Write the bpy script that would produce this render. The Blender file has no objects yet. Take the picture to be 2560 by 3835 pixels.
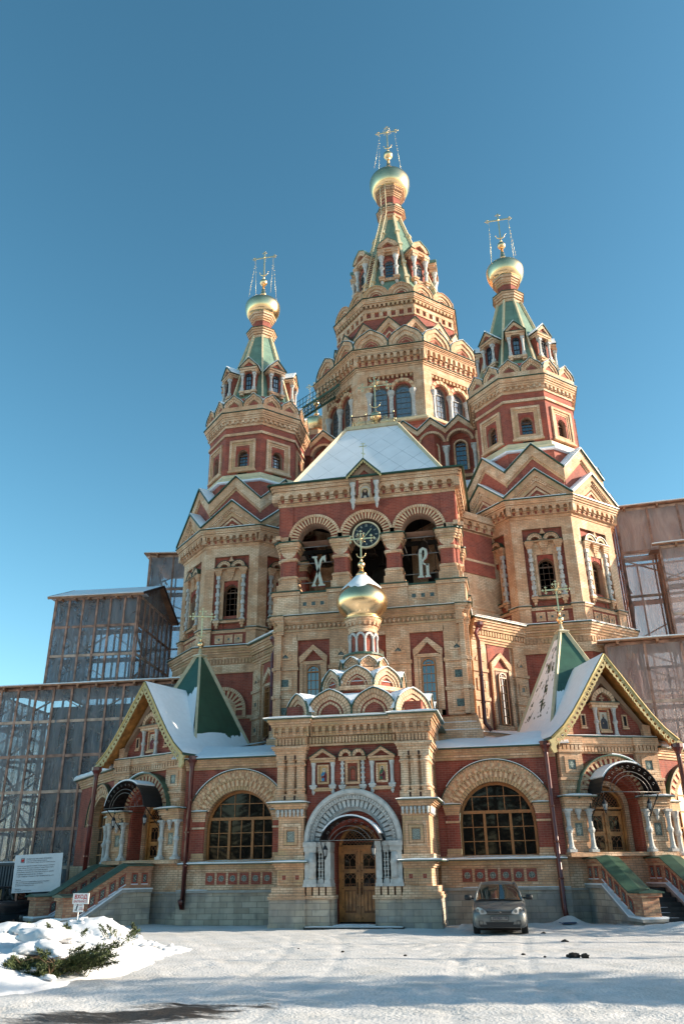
import bpy, math, random
import numpy as np
from mathutils import Matrix, Vector
random.seed(7); rng = np.random.default_rng(7)
R = math.radians
SC = 1.15            # everything is measured with the lens at 1.57 high; the whole scene is then brought to metres
scene = bpy.context.scene
COL = scene.collection

# ------------------------------------------------------------------ camera, sky, sun, exposure
CAM = (5.342, 0.0, 1.568)
YAW, PITCH, ROLL, FPX = -11.571, 24.644, -0.765, 2954.366
def _cam():
    c = bpy.data.cameras.new("camera"); o = bpy.data.objects.new("camera", c); COL.objects.link(o)
    y, t, r = R(YAW), R(PITCH), R(ROLL)
    f = Vector((math.sin(y)*math.cos(t), math.cos(y)*math.cos(t), math.sin(t)))
    rt = Vector((math.cos(y), -math.sin(y), 0)); up = rt.cross(f)
    r2 = rt*math.cos(r)+up*math.sin(r); u2 = -rt*math.sin(r)+up*math.cos(r)
    m = Matrix((r2, u2, -f)).transposed().to_4x4(); m.translation = Vector(CAM)*SC
    o.matrix_world = m
    c.sensor_fit = 'VERTICAL'; c.sensor_height = 36.0; c.sensor_width = 24.0
    c.lens = FPX/3835*36.0; c.clip_start = 0.1; c.clip_end = 6000
    scene.camera = o
_cam()
SUN_EL, SUN_AZ = 20.0, -8.0      # azimuth: degrees from +X (right) towards -Y (viewer); negative = slightly behind the facade
w = bpy.data.worlds.new("World"); scene.world = w; w.use_nodes = True
nt = w.node_tree; nt.nodes.clear()
sk = nt.nodes.new('ShaderNodeTexSky'); sk.sky_type = 'NISHITA'; sk.sun_disc = False
sk.sun_elevation = R(SUN_EL); sk.sun_rotation = R(90+SUN_AZ)
sk.altitude = 0; sk.air_density = 1.0; sk.dust_density = 0.6; sk.ozone_density = 1.0
hs = nt.nodes.new('ShaderNodeHueSaturation'); hs.inputs['Hue'].default_value = 0.473; hs.inputs['Saturation'].default_value = 1.12
bg = nt.nodes.new('ShaderNodeBackground'); bg.inputs['Strength'].default_value = 0.128
ow = nt.nodes.new('ShaderNodeOutputWorld')
m1 = nt.nodes.new('ShaderNodeMix'); m1.data_type = 'RGBA'; m1.blend_type = 'MULTIPLY'; m1.inputs[0].default_value = 1; m1.inputs[7].default_value = (.16, .16, .16, 1)
gm = nt.nodes.new('ShaderNodeGamma'); gm.inputs[1].default_value = 1.28       # a deeper zenith against a paler horizon
m2 = nt.nodes.new('ShaderNodeMix'); m2.data_type = 'RGBA'; m2.blend_type = 'MULTIPLY'; m2.clamp_result = False; m2.inputs[0].default_value = 1; m2.inputs[7].default_value = (7.0, 7.0, 7.0, 1)
nt.links.new(sk.outputs[0], m1.inputs[6]); nt.links.new(m1.outputs[2], gm.inputs[0]); nt.links.new(gm.outputs[0], m2.inputs[6]); nt.links.new(m2.outputs[2], hs.inputs['Color']); nt.links.new(hs.outputs[0], bg.inputs[0]); nt.links.new(bg.outputs[0], ow.inputs[0])
sl = bpy.data.lights.new("sun", 'SUN'); sl.energy = 5.0; sl.angle = R(0.5); sl.color = (1.0, 0.87, 0.69)
so = bpy.data.objects.new("sun", sl); COL.objects.link(so)
_d = Vector((math.cos(R(SUN_EL))*math.cos(R(SUN_AZ)), -math.cos(R(SUN_EL))*math.sin(R(SUN_AZ)), math.sin(R(SUN_EL))))
so.rotation_euler = _d.to_track_quat('Z', 'Y').to_euler(); so.location = _d*100
scene.view_settings.view_transform = 'Standard'; scene.view_settings.look = 'None'
scene.view_settings.exposure = 0.97; scene.view_settings.gamma = 1.0
scene.cycles.max_bounces = 6; scene.cycles.diffuse_bounces = 4; scene.cycles.glossy_bounces = 3
scene.cycles.transparent_max_bounces = 12; scene.cycles.transmission_bounces = 3
scene.cycles.caustics_reflective = False; scene.cycles.caustics_refractive = False
# ------------------------------------------------------------------ mesh builder
I4 = np.eye(4)
def TR(x=0, y=0, z=0): m = np.eye(4); m[:3, 3] = (x, y, z); return m
def RZ(a): c, s = math.cos(R(a)), math.sin(R(a)); m = np.eye(4); m[:2, :2] = ((c, -s), (s, c)); return m
def RX(a): c, s = math.cos(R(a)), math.sin(R(a)); m = np.eye(4); m[1:3, 1:3] = ((c, -s), (s, c)); return m
def RY(a): c, s = math.cos(R(a)), math.sin(R(a)); m = np.eye(4); m[0, 0] = c; m[0, 2] = s; m[2, 0] = -s; m[2, 2] = c; return m
def SCL(x, y=None, z=None): m = np.eye(4); m[0, 0] = x; m[1, 1] = x if y is None else y; m[2, 2] = x if z is None else z; return m
MIR = SCL(-1, 1, 1)
T8 = math.tan(R(22.5))
def FM(cx, cy, a, ang): return TR(cx, cy) @ RZ(ang) @ TR(0, -a)   # frame on a tower face: x along it, +y inward

class MB:
    def __init__(s, M=None):
        s.v = []; s.f = []; s.m = []; s.sm = []; s.uv = []; s.mats = []; s.M = I4 if M is None else M
    def add(s, vs, fs, mat, smooth=False, uvs=None):
        b = len(s.v); vs = np.asarray(vs, float); h = np.c_[vs, np.ones(len(vs))] @ s.M.T
        s.v += h[:, :3].tolist()
        if mat not in s.mats: s.mats.append(mat)
        k = s.mats.index(mat); flip = np.linalg.det(s.M[:3, :3]) < 0
        for i, f in enumerate(fs):
            u = uvs[i] if uvs else [(0, 0)]*len(f)
            f = [b+j for j in f]
            if flip: f = f[::-1]; u = u[::-1]
            s.f.append(f); s.m.append(k); s.sm.append(smooth); s.uv.append(u)
        return s
    def box(s, x0, x1, y0, y1, z0, z1, mat):
        if x0 > x1: x0, x1 = x1, x0
        v = [(x0,y0,z0),(x1,y0,z0),(x1,y1,z0),(x0,y1,z0),(x0,y0,z1),(x1,y0,z1),(x1,y1,z1),(x0,y1,z1)]
        return s.add(v, [(0,3,2,1),(4,5,6,7),(0,1,5,4),(1,2,6,5),(2,3,7,6),(3,0,4,7)], mat)
    def prism(s, poly, y0, y1, mat, back=True):
        a = sum(p[0]*q[1]-q[0]*p[1] for p, q in zip(poly, poly[1:]+poly[:1]))
        if a < 0: poly = poly[::-1]
        n = len(poly); v = [(x, y0, z) for x, z in poly]+[(x, y1, z) for x, z in poly]
        f = [tuple(range(n))]+[(i, i+n, (i+1) % n+n, (i+1) % n) for i in range(n)]
        if back: f.append(tuple(range(2*n-1, n-1, -1)))
        return s.add(v, f, mat)
    def prismx(s, poly, x0, x1, mat):            # polygon in (y,z) swept along x
        M = s.M; s.M = M @ np.array([[0,1,0,0],[1,0,0,0],[0,0,1,0],[0,0,0,1.]])
        s.prism(poly, x0, x1, mat); s.M = M; return s
    def arcwall(s, x0, x1, z0, z1, cx, zs, r, y0, y1, mat, n=12, rz=None, rev=None, sill=None):
        rz = rz or r; rev = rev or mat
        A = [(cx+r*math.cos(math.pi*i/n), zs+rz*math.sin(math.pi*i/n)) for i in range(n+1)]
        def q(p): s.add([(x, y0, z) for x, z in p], [tuple(range(len(p)))], mat)
        q([(x0,z0),(cx-r,z0),(cx-r,zs),(x0,zs)]); q([(cx+r,z0),(x1,z0),(x1,zs),(cx+r,zs)])
        q([(x0,zs),(cx-r,zs)]+[p for p in A[::-1][1:n//2+1]]+[(cx,z1),(x0,z1)])
        q([(cx+r,zs),(x1,zs),(x1,z1),(cx,z1)]+A[1:n//2+1][::-1])
        L = [(cx+r, z0)]+A+[(cx-r, z0)]
        v = [(x, y0, z) for x, z in L]+[(x, y1, z) for x, z in L]; k = len(L)
        s.add(v, [(i, i+k, i+1+k, i+1) for i in range(k-1)], rev)
        s.add([(cx-r,y0,z0),(cx+r,y0,z0),(cx+r,y1,z0),(cx-r,y1,z0)], [(0,1,2,3)], sill or rev)
        return s
    def arcband(s, cx, zc, r0, r1, y0, y1, mat, a0=0, a1=180, n=16, og=0, k=None):
        P = []
        for i in range(n+1):
            a = R(a0+(a1-a0)*i/n); e = og*math.exp(-((math.degrees(a)-90)/13.)**2) if og else 0
            c, t = math.cos(a), math.sin(a)
            P.append(((cx+r1*c, zc+r1*t+e*1.0), (cx+r0*c, zc+r0*t+e*(r0/r1)), a))
        v = []; 
        for o, i_, a in P: v += [(o[0], y0, o[1]), (i_[0], y0, i_[1]), (o[0], y1, o[1]), (i_[0], y1, i_[1])]
        f = []; uv = []; rm = (r0+r1)/2
        for i in range(n):
            b = 4*i; c = b+4; u0, u1 = P[i][2]*rm, P[i+1][2]*rm
            f += [(b+1, b, c, c+1), (b, b+2, c+2, c), (b+3, b+1, c+1, c+3)]
            d = y1-y0
            uv += [[(u0, r0), (u0, r1), (u1, r1), (u1, r0)], [(u0, 0), (u0, d), (u1, d), (u1, 0)], [(u0, d), (u0, 0), (u1, 0), (u1, d)]]
        if abs(a1-a0) < 359: 
            f += [(0, 1, 3, 2), (4*n, 4*n+2, 4*n+3, 4*n+1)]; uv += [[(0, 0)]*4, [(0, 0)]*4]
        return s.add(v, f, mat, False, uv)
    def zebra(s, cx, zc, r0, r1, y0, y1, nv, mA, mB, a0=0, a1=180, pro=0.015, n=1):
        d = (a1-a0)/nv; V = {'tan': 'v_tan', 'tan_arc': 'v_tan', 'tan_pink': 'v_pink', 'pink_arc': 'v_pink', 'red': 'v_red', 'red_arc': 'v_red'}; mA, mB = V[mA], V[mB]
        for i in range(nv):
            A = i % 2 == 0
            s.arcband(cx, zc, r0, r1, y0-(pro if A else 0), y1, mA if A else mB, a0+d*i, a0+d*(i+1), n)
        return s
    def disc(s, cx, zc, r, y, mat, a0=0, a1=180, n=14, og=0):
        v = [(cx+r*math.cos(R(a0+(a1-a0)*i/n)), y, zc+r*math.sin(R(a0+(a1-a0)*i/n))+(og*math.exp(-((a0+(a1-a0)*i/n-90)/13.)**2) if og else 0)) for i in range(n+1)]
        return s.add(v, [tuple(range(len(v)))], mat)
    def lathe(s, prof, cx=0, cy=0, n=12, mat=None, smooth=True, z0=0, rot=0.0):
        v = []; m = len(prof)
        for r, z in prof:
            for i in range(n):
                a = 2*math.pi*(i+rot)/n; v.append((cx+r*math.cos(a), cy+r*math.sin(a), z0+z))
        f = [(j*n+i, j*n+(i+1) % n, (j+1)*n+(i+1) % n, (j+1)*n+i) for j in range(m-1) for i in range(n)]
        if prof[0][0] > 1e-4: f.append(tuple(range(n-1, -1, -1)))
        if prof[-1][0] > 1e-4: f.append(tuple((m-1)*n+i for i in range(n)))
        return s.add(v, f, mat, smooth)
    def octa(s, lv, cx, cy, mat, n=8, rot=0.0, caps=True):
        c = math.cos(math.pi/n)
        pr = [(a/c, z) for a, z in lv]; v = []
        for r, z in pr:
            for i in range(n):
                a = -math.pi/2+math.pi/n*(1+2*i)+R(rot); v.append((cx+r*math.cos(a), cy+r*math.sin(a), z))
        m = len(pr)
        f = [(j*n+i, j*n+(i+1) % n, (j+1)*n+(i+1) % n, (j+1)*n+i) for j in range(m-1) for i in range(n)]
        if caps: f += [tuple(range(n-1, -1, -1)), tuple((m-1)*n+i for i in range(n))]
        return s.add(v, f, mat)
    def ring(s, a0, a1, z0, z1, cx, cy, mat, n=8, rot=0.0):   # octagonal collar
        return s.octa([(a0, z0), (a1, z0), (a1, z1), (a0, z1)], cx, cy, mat, n, rot, False)
    def tube(s, pts, r, mat, n=6, smooth=True, closed=False):
        P = [np.array(p, float) for p in pts]; v = []; m = len(P)
        rr = r if hasattr(r, '__len__') else [r]*m
        for i, p in enumerate(P):
            a, b = (P[i-1] if i or closed else P[0]), (P[(i+1) % m] if i < m-1 or closed else P[-1])
            d = b-a; d = d/(np.linalg.norm(d)+1e-9)
            h = np.array((0, 0, 1.)) if abs(d[2]) < .9 else np.array((1., 0, 0))
            u = np.cross(d, h); u /= np.linalg.norm(u); w_ = np.cross(u, d)
            for k in range(n):
                t = 2*math.pi*k/n; v.append(p+rr[i]*(u*math.cos(t)-w_*math.sin(t)))
        f = [(j*n+k, j*n+(k+1) % n, ((j+1) % m)*n+(k+1) % n, ((j+1) % m)*n+k) for j in range(m if closed else m-1) for k in range(n)]
        f = [q[::-1] for q in f]
        if not closed: f += [tuple(range(n)), tuple((m-1)*n+k for k in range(n-1, -1, -1))]
        return s.add(v, f, mat, smooth)
    def ball(s, c, r, mat, n=10, sz=1.0):
        pr = [(max(1e-5, r*math.sin(math.pi*i/n)), -r*sz*math.cos(math.pi*i/n)) for i in range(n+1)]
        return s.lathe(pr, c[0], c[1], max(6, n), mat, True, c[2])
    def bar(s, p, q, wd, mat, up=(0, 0, 1)):   # square timber from p to q
        p = np.array(p, float); q = np.array(q, float); d = q-p; L = np.linalg.norm(d); d /= L
        u = np.cross(d, up); 
        if np.linalg.norm(u) < 1e-3: u = np.cross(d, (1, 0, 0))
        u /= np.linalg.norm(u); w_ = np.cross(u, d); a, b = (wd if hasattr(wd, '__len__') else (wd, wd))
        v = [e+u*i*a/2+w_*j*b/2 for e in (p, q) for i, j in ((-1,-1),(1,-1),(1,1),(-1,1))]
        return s.add(v, [(0,1,2,3)[::-1],(4,5,6,7),(0,1,5,4),(1,2,6,5),(2,3,7,6),(3,0,4,7)], mat)
    def dentils(s, x0, x1, y0, y1, z0, z1, n, mat, fill=.55):
        d = (x1-x0)/n
        for i in range(n): s.box(x0+d*(i+.5-fill/2), x0+d*(i+.5+fill/2), y0, y1, z0, z1, mat)
        return s
    def arcade(s, x0, x1, y0, y1, z0, z1, n, mat, back, con=None):  # row of small arched niches with hanging consoles
        d = (x1-x0)/n; r = d*.27; zs = z1-r*1.35; yb = y0+(y1-y0)*.55
        s.add([(x0, yb, z0), (x1, yb, z0), (x1, yb, z1), (x0, yb, z1)], [(0, 1, 2, 3)], mat); s.add([(x0, yb, z0), (x0, y1+.02, z0), (x1, y1+.02, z0), (x1, yb, z0)], [(0, 1, 2, 3)], mat)
        for i in range(n): s.box(x0+d*(i+.36), x0+d*(i+.64), yb-.012, yb+.01, z0+.02, z0+(z1-z0)*.5, back)
        for i in range(n):
            a = x0+d*i; zb = z0+(z1-z0)*.42
            s.arcwall(a, a+d, zb, z1, a+d/2, zs, r, y0, yb, mat, 6)
            for p, q in ((a, a+d*.22), (a+d*.78, a+d)): s.box(p, q, y0+(y1-y0)*.22, yb, z0+(z1-z0)*.2, zb, mat); s.box(p, q, y0+(y1-y0)*.38, yb, z0, z0+(z1-z0)*.2, mat)
        return s
    def frame(s, x0, x1, z0, z1, t, y0, y1, mat):       # picture-frame moulding
        s.box(x0, x0+t, y0, y1, z0, z1, mat); s.box(x1-t, x1, y0, y1, z0, z1, mat)
        s.box(x0+t, x1-t, y0, y1, z0, z0+t, mat); s.box(x0+t, x1-t, y0, y1, z1-t, z1, mat); return s
    def snow(s, x0, x1, y0, y1, z, h, mat=None):        # soft slab of snow lying on a ledge
        P = [(y0, 0), (y0-.025, .35*h), (y0, .75*h), (y0+.3*(y1-y0)*.5, h), (y1, h*.9), (y1, 0)]
        nx = max(2, int((x1-x0)/.25)); v = []
        for i in range(nx+1):
            x = x0+(x1-x0)*i/nx; e = 1-.45*(i in (0, nx)); j = random.uniform(.8, 1.15)*e
            v += [(x, y, z+q*j) for y, q in P]
        k = len(P); f = [(i*k+a, (i+1)*k+a, (i+1)*k+(a+1) % k, i*k+(a+1) % k) for i in range(nx) for a in range(k)]
        f = [q[::-1] for q in f]
        f += [tuple(range(k)), tuple(nx*k+a for a in range(k-1, -1, -1))]
        return s.add(v, f, mat or 'snow', True)
    def square_tile(s, cx, cz, w, y, fr='tan', tile='tile', steps=2, t=.06, d=.03):
        h = w/2
        for i in range(steps):
            s.frame(cx-h, cx+h, cz-h, cz+h, t, y-d*(steps-i), y+.02, fr); h -= t
        s.box(cx-h, cx+h, y-.012, y+.02, cz-h, cz+h, tile); return s
    def mesh(s, name):
        me = bpy.data.meshes.new(name); me.from_pydata(s.v, [], s.f)
        for m in s.mats: me.materials.append(MAT[m])
        me.polygons.foreach_set('material_index', s.m); me.polygons.foreach_set('use_smooth', s.sm)
        u = me.uv_layers.new(name='UVMap'); u.data.foreach_set('uv', [c for q in s.uv for p in q for c in p])
        me.update(); return me
    def obj(s, name, parent=None, M=None): return place(s.mesh(name), name, parent, M)
WM = {}
def place(me, name, parent=None, M=None):
    o = bpy.data.objects.new(name, me); COL.objects.link(o); M = I4 if M is None else M
    WM[o.name] = M
    if parent: o.parent = parent; L = np.linalg.inv(WM[parent.name]) @ M
    else: L = M
    o.matrix_basis = Matrix(L.tolist()); return o
def tag(o, label, cat=None, group=None, kind=None):
    if label: o['label'] = label
    if cat: o['category'] = cat
    if group: o['group'] = group
    if kind: o['kind'] = kind
    return o
def thing(name, label, cat, M=None, group=None):
    return tag(place(None, name, None, M), label, cat, group)
def copy_tree(o, parent=None):
    c = o.copy(); COL.objects.link(c); c.parent = parent
    for ch in [x for x in bpy.data.objects if x.parent == o]: copy_tree(ch, c)
    return c
def text_mesh(txt, size, ext=.004, align='CENTER', bold=0.0):
    cu = bpy.data.curves.new('lettering', 'FONT'); cu.body = txt; cu.size = size; cu.extrude = ext; cu.align_x = align; cu.align_y = 'CENTER'; cu.resolution_u = 2; cu.offset = bold
    o = bpy.data.objects.new('lettering', cu); COL.objects.link(o); dg = bpy.context.evaluated_depsgraph_get()
    me = o.evaluated_get(dg).to_mesh(); v = [tuple(x.co) for x in me.vertices]; f = [tuple(p.vertices) for p in me.polygons]
    o.to_mesh_clear(); bpy.data.objects.remove(o); bpy.data.curves.remove(cu); return v, f
def put_text(mb, txt, size, M, mat, ext=.004, align='CENTER', bold=0.0, sx=1.0):
    v, f = text_mesh(txt, size, ext, align, bold)
    m = mb.M; mb.M = m @ M @ RX(90) @ SCL(sx, 1, 1); mb.add(v, f, mat); mb.M = m
# ------------------------------------------------------------------ materials
MAT = {}
def nm(name):
    m = bpy.data.materials.new(name); m.use_nodes = True; MAT[name] = m
    t = m.node_tree; b = t.nodes['Principled BSDF']; return m, t, b
def N(t, ty, **k):
    n = t.nodes.new(ty)
    for a, v in k.items():
        if a.startswith('i_'): n.inputs[a[2:].replace('_', ' ')].default_value = v
        else: setattr(n, a, v)
    return n
def L(t, a, b): t.links.new(a, b)
def mixc(t, fac, a, b, mode='MIX'):
    n = N(t, 'ShaderNodeMix', data_type='RGBA', blend_type=mode)
    for s, v in ((0, fac), (6, a), (7, b)):
        if isinstance(v, (int, float)): n.inputs[s].default_value = v
        elif isinstance(v, tuple): n.inputs[s].default_value = (*v, 1)
        else: L(t, v, n.inputs[s])
    return n.outputs[2]
def ramp(t, fac, stops):
    n = N(t, 'ShaderNodeValToRGB'); e = n.color_ramp.elements
    while len(e) < len(stops): e.new(.5)
    for i, (p, c) in enumerate(stops): e[i].position = p; e[i].color = (*c, 1) if isinstance(c, tuple) else (c, c, c, 1)
    L(t, fac, n.inputs[0]); return n.outputs[0]
def wall_uv(t, uv=False):
    """brick courses: along the wall and up it, for any wall direction"""
    if uv: return N(t, 'ShaderNodeUVMap', uv_map='UVMap').outputs[0]
    g = N(t, 'ShaderNodeNewGeometry')
    cr = N(t, 'ShaderNodeVectorMath', operation='CROSS_PRODUCT'); cr.inputs[1].default_value = (0, 0, 1); L(t, g.outputs['True Normal'], cr.inputs[0])
    no = N(t, 'ShaderNodeVectorMath', operation='NORMALIZE'); L(t, cr.outputs[0], no.inputs[0])
    dt = N(t, 'ShaderNodeVectorMath', operation='DOT_PRODUCT'); L(t, no.outputs[0], dt.inputs[0]); L(t, g.outputs['Position'], dt.inputs[1])
    sp = N(t, 'ShaderNodeSeparateXYZ'); L(t, g.outputs['Position'], sp.inputs[0])
    cb = N(t, 'ShaderNodeCombineXYZ'); L(t, dt.outputs['Value'], cb.inputs[0]); L(t, sp.outputs['Z'], cb.inputs[1]); return cb.outputs[0]
def brick(name, c1, c2, mort, bw, bh, alt=None, uv=False, ms=.012, altp=(.52, .6), rough=.8, bump=.25):
    m, t, b = nm(name); v = wall_uv(t, uv)
    k = dict(i_Scale=1.0, i_Brick_Width=bw, i_Row_Height=bh, i_Mortar_Size=ms, i_Mortar_Smooth=.15, i_Bias=0.0)
    br = N(t, 'ShaderNodeTexBrick', **k); L(t, v, br.inputs['Vector'])
    br.inputs['Color1'].default_value = (*c1, 1); br.inputs['Color2'].default_value = (*c2, 1); br.inputs['Mortar'].default_value = (*mort, 1)
    col = br.outputs['Color']
    pos = N(t, 'ShaderNodeNewGeometry').outputs['Position']
    if alt:
        b2 = N(t, 'ShaderNodeTexBrick', **k); L(t, v, b2.inputs['Vector'])
        b2.inputs['Color1'].default_value = (*alt[0], 1); b2.inputs['Color2'].default_value = (*alt[1], 1); b2.inputs['Mortar'].default_value = (*mort, 1)
        big = N(t, 'ShaderNodeTexBrick', **{**k, 'i_Brick_Width': bw*3, 'i_Row_Height': bh*4, 'i_Mortar_Size': 0.0}); L(t, v, big.inputs['Vector'])
        big.inputs['Color1'].default_value = (0, 0, 0, 1); big.inputs['Color2'].default_value = (1, 1, 1, 1)
        nz = N(t, 'ShaderNodeTexNoise', i_Scale=.7, i_Detail=3.0); L(t, pos, nz.inputs['Vector'])
        ad = N(t, 'ShaderNodeMath', operation='MULTIPLY_ADD'); L(t, big.outputs['Color'], ad.inputs[0]); ad.inputs[1].default_value = .18; L(t, nz.outputs['Fac'], ad.inputs[2])
        col = mixc(t, ramp(t, ad.outputs[0], [(altp[0], 0.0), (altp[1], 1.0)]), col, b2.outputs['Color'])
    n2 = N(t, 'ShaderNodeTexNoise', i_Scale=2.3, i_Detail=6.0); L(t, pos, n2.inputs['Vector'])
    col = mixc(t, .8, col, ramp(t, n2.outputs['Fac'], [(.25, .7), (.55, 1.0), (.8, 1.12)]), 'MULTIPLY')
    st = N(t, 'ShaderNodeTexNoise', i_Scale=1.3, i_Detail=5.0, i_Roughness=.6); ms_ = N(t, 'ShaderNodeMapping'); ms_.inputs['Scale'].default_value = (2.2, 2.2, .3); L(t, pos, ms_.inputs[0]); L(t, ms_.outputs[0], st.inputs['Vector'])
    col = mixc(t, .75, col, ramp(t, st.outputs['Fac'], [(.3, .72), (.5, 1.0), (.72, 1.1)]), 'MULTIPLY')
    L(t, col, b.inputs['Base Color']); b.inputs['Roughness'].default_value = rough
    bp_ = N(t, 'ShaderNodeBump', i_Strength=bump, i_Distance=.012); bp_.invert = True; L(t, br.outputs['Fac'], bp_.inputs['Height']); L(t, bp_.outputs[0], b.inputs['Normal'])
    return m
TAN = ((.70, .475, .31), (.80, .59, .405)); PNK = ((.58, .325, .18), (.68, .415, .25)); TM = (.40, .255, .16)
brick('tan', *TAN, TM, .25, .085, PNK)
brick('tan_pink', *PNK, TM, .25, .085, ((.50, .32, .16), (.56, .37, .2)), altp=(.58, .66))
brick('tan_arc', (.67, .435, .27), (.77, .545, .36), (.29, .185, .12), .105, .30, PNK, True, .012)
brick('pink_arc', *PNK, (.17, .10, .065), .105, .30, ((.50, .32, .16), (.56, .37, .2)), True, .012, altp=(.55, .63))
brick('red', (.29, .052, .030), (.38, .08, .045), (.31, .145, .10), .25, .085, ((.22, .045, .032), (.30, .068, .044)), ms=.007)
brick('red_arc', (.30, .055, .033), (.38, .085, .05), (.40, .25, .18), .09, .3, None, True, .008)
brick('stair_brick', (.44, .19, .105), (.55, .28, .165), (.30, .18, .12), .25, .085, ((.38, .15, .085), (.60, .36, .21)), ms=.009)
brick('grey_stone', (.42, .345, .26), (.56, .48, .38), (.26, .235, .20), .62, .21, ((.40, .335, .265), (.30, .275, .25)), ms=.012, bump=.5)

def plain(name, col, rough=.6, metal=0., var=.15, scale=4., bump=0., spec=None, coat=0.):
    m, t, b = nm(name); pos = N(t, 'ShaderNodeNewGeometry').outputs['Position']
    nz = N(t, 'ShaderNodeTexNoise', i_Scale=scale, i_Detail=5.0); L(t, pos, nz.inputs['Vector'])
    L(t, mixc(t, 1.0, col, ramp(t, nz.outputs['Fac'], [(.3, 1-var*1.6), (.7, 1+var*.6)]), 'MULTIPLY'), b.inputs['Base Color'])
    b.inputs['Roughness'].default_value = rough; b.inputs['Metallic'].default_value = metal
    if spec is not None: b.inputs['Specular IOR Level'].default_value = spec
    if coat: b.inputs['Coat Weight'].default_value = coat
    if bump:
        bp_ = N(t, 'ShaderNodeBump', i_Strength=bump, i_Distance=.02); L(t, nz.outputs['Fac'], bp_.inputs['Height']); L(t, bp_.outputs[0], b.inputs['Normal'])
    return m, t, b
plain('v_tan', (.72, .50, .305), .8, var=.22, scale=6); plain('v_pink', (.60, .345, .20), .8, var=.25, scale=6); plain('v_red', (.32, .06, .034), .8, var=.25, scale=6)
plain('white_stone', (.52, .515, .495), .7, var=.18, scale=5)
plain('ledge_stone', (.36, .34, .31), .75)
plain('green', (.055, .105, .07), .38, var=.2, scale=3)
plain('green_edge', (.018, .06, .035), .4)
plain('green_pale', (.10, .23, .15), .45, var=.2, scale=2)
plain('cream', (.62, .53, .34), .5, var=.1)
plain('cream_metal', (.50, .43, .28), .45, var=.12)
plain('yellow_wood', (.62, .45, .17), .5, var=.1)
plain('fretwork', (.52, .41, .19), .5, var=.1)
m, t, b = plain('gold', (.95, .66, .36), .25, 1.0, .12, 1.2); 
plain('gold_rough', (.93, .72, .40), .33, 1.0, .1)
plain('gold_pale', (.78, .66, .38), .36, .75, .1)
plain('iron', (.015, .015, .017), .45, .3)
plain('iron_pale', (.22, .21, .2), .4, .5)
plain('pipe', (.115, .018, .014), .33, var=.2, coat=.3)
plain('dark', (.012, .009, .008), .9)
plain('dark_brick', (.05, .022, .016), .9, var=.4)
plain('bronze', (.035, .028, .022), .45, .6)
plain('black_paint', (.008, .01, .014), .35)
plain('letter', (.42, .44, .37), .45, var=.08)
plain('letter_red', (.22, .02, .02), .4)
plain('tile', (.09, .13, .12), .3, var=.9, scale=26)
plain('tile_light', (.30, .33, .29), .3, var=.9, scale=30)
plain('tile_white', (.42, .42, .36), .35, var=.5, scale=30)
plain('wood', (.50, .215, .06), .4, var=.35, scale=3.5, coat=.15)
plain('wood_dark', (.25, .095, .028), .45, var=.3)
plain('win_frame', (.36, .15, .045), .4, var=.15)
plain('win_brown', (.15, .07, .033), .45)
plain('timber', (.40, .22, .16), .75, var=.4, scale=2.5)
plain('timber_pale', (.56, .38, .29), .75, var=.3, scale=2.5)
plain('plank', (.36, .17, .09), .7, var=.35, scale=2)
plain('board_white', (.55, .60, .64), .4, var=.05)
plain('sign_white', (.78, .78, .76), .4, var=.05)
plain('ink_red', (.45, .015, .02), .5, var=0)
plain('ink', (.015, .02, .04), .5, var=0)
plain('rubber', (.012, .012, .012), .8)
plain('plastic', (.012, .013, .015), .5)
plain('lamp_glass', (.35, .36, .36), .08, var=.1)
plain('mud', (.018, .014, .011), .9, var=.5, scale=9, bump=.6)
plain('step_stone', (.06, .055, .052), .7, var=.3)
plain('paint_dark', (.012, .014, .018), .25, coat=.6)
plain('cabin_blue', (.03, .055, .075), .5, var=.2)
plain('skin', (.50, .30, .19), .6); plain('hair', (.04, .022, .015), .7); plain('robe_blue', (.03, .22, .42), .6); plain('robe_red', (.17, .02, .03), .6)
plain('robe_green', (.04, .12, .06), .6); plain('icon_gold', (.60, .40, .18), .5); plain('icon_pale', (.58, .52, .42), .6); plain('robe_dark', (.04, .035, .045), .6)
plain('blue_plastic', (.02, .05, .12), .4)
plain('bark', (.06, .045, .035), .9, var=.4, scale=8)
plain('needles', (.03, .055, .022), .7, var=.5, scale=6)
plain('juniper', (.075, .10, .028), .7, var=.5, scale=9)
plain('twig', (.12, .075, .04), .8)
def seams(name, base, line, su, sv, rot=0., lw=.02, **k):
    m, t, b = plain(name, base, **k); g = wall_uv(t)
    mp = N(t, 'ShaderNodeMapping'); mp.inputs['Rotation'].default_value = (0, 0, R(rot)); L(t, g, mp.inputs['Vector'])
    br = N(t, 'ShaderNodeTexBrick', i_Scale=1.0, i_Brick_Width=su, i_Row_Height=sv, i_Mortar_Size=lw, i_Mortar_Smooth=.3); L(t, mp.outputs[0], br.inputs['Vector'])
    if rot: br.offset = 0.0
    old = b.inputs['Base Color'].links[0].from_socket
    nz = N(t, 'ShaderNodeTexNoise', i_Scale=.9); L(t, N(t, 'ShaderNodeNewGeometry').outputs['Position'], nz.inputs['Vector'])
    fm = N(t, 'ShaderNodeMath', operation='MULTIPLY'); L(t, br.outputs['Fac'], fm.inputs[0]); L(t, ramp(t, nz.outputs['Fac'], [(.4, .25), (.6, 1.0)]), fm.inputs[1])
    L(t, mixc(t, fm.outputs[0], old, line), b.inputs['Base Color']); return m, t, b
seams('green_roof', (.026, .082, .052), (.012, .04, .026), 1.1, .62, lw=.012, rough=.4, var=.15, scale=2)
seams('green_tent', (.15, .245, .185), (.07, .13, .10), 3, 1.0, lw=.02, rough=.5, var=.15, scale=2)
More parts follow.
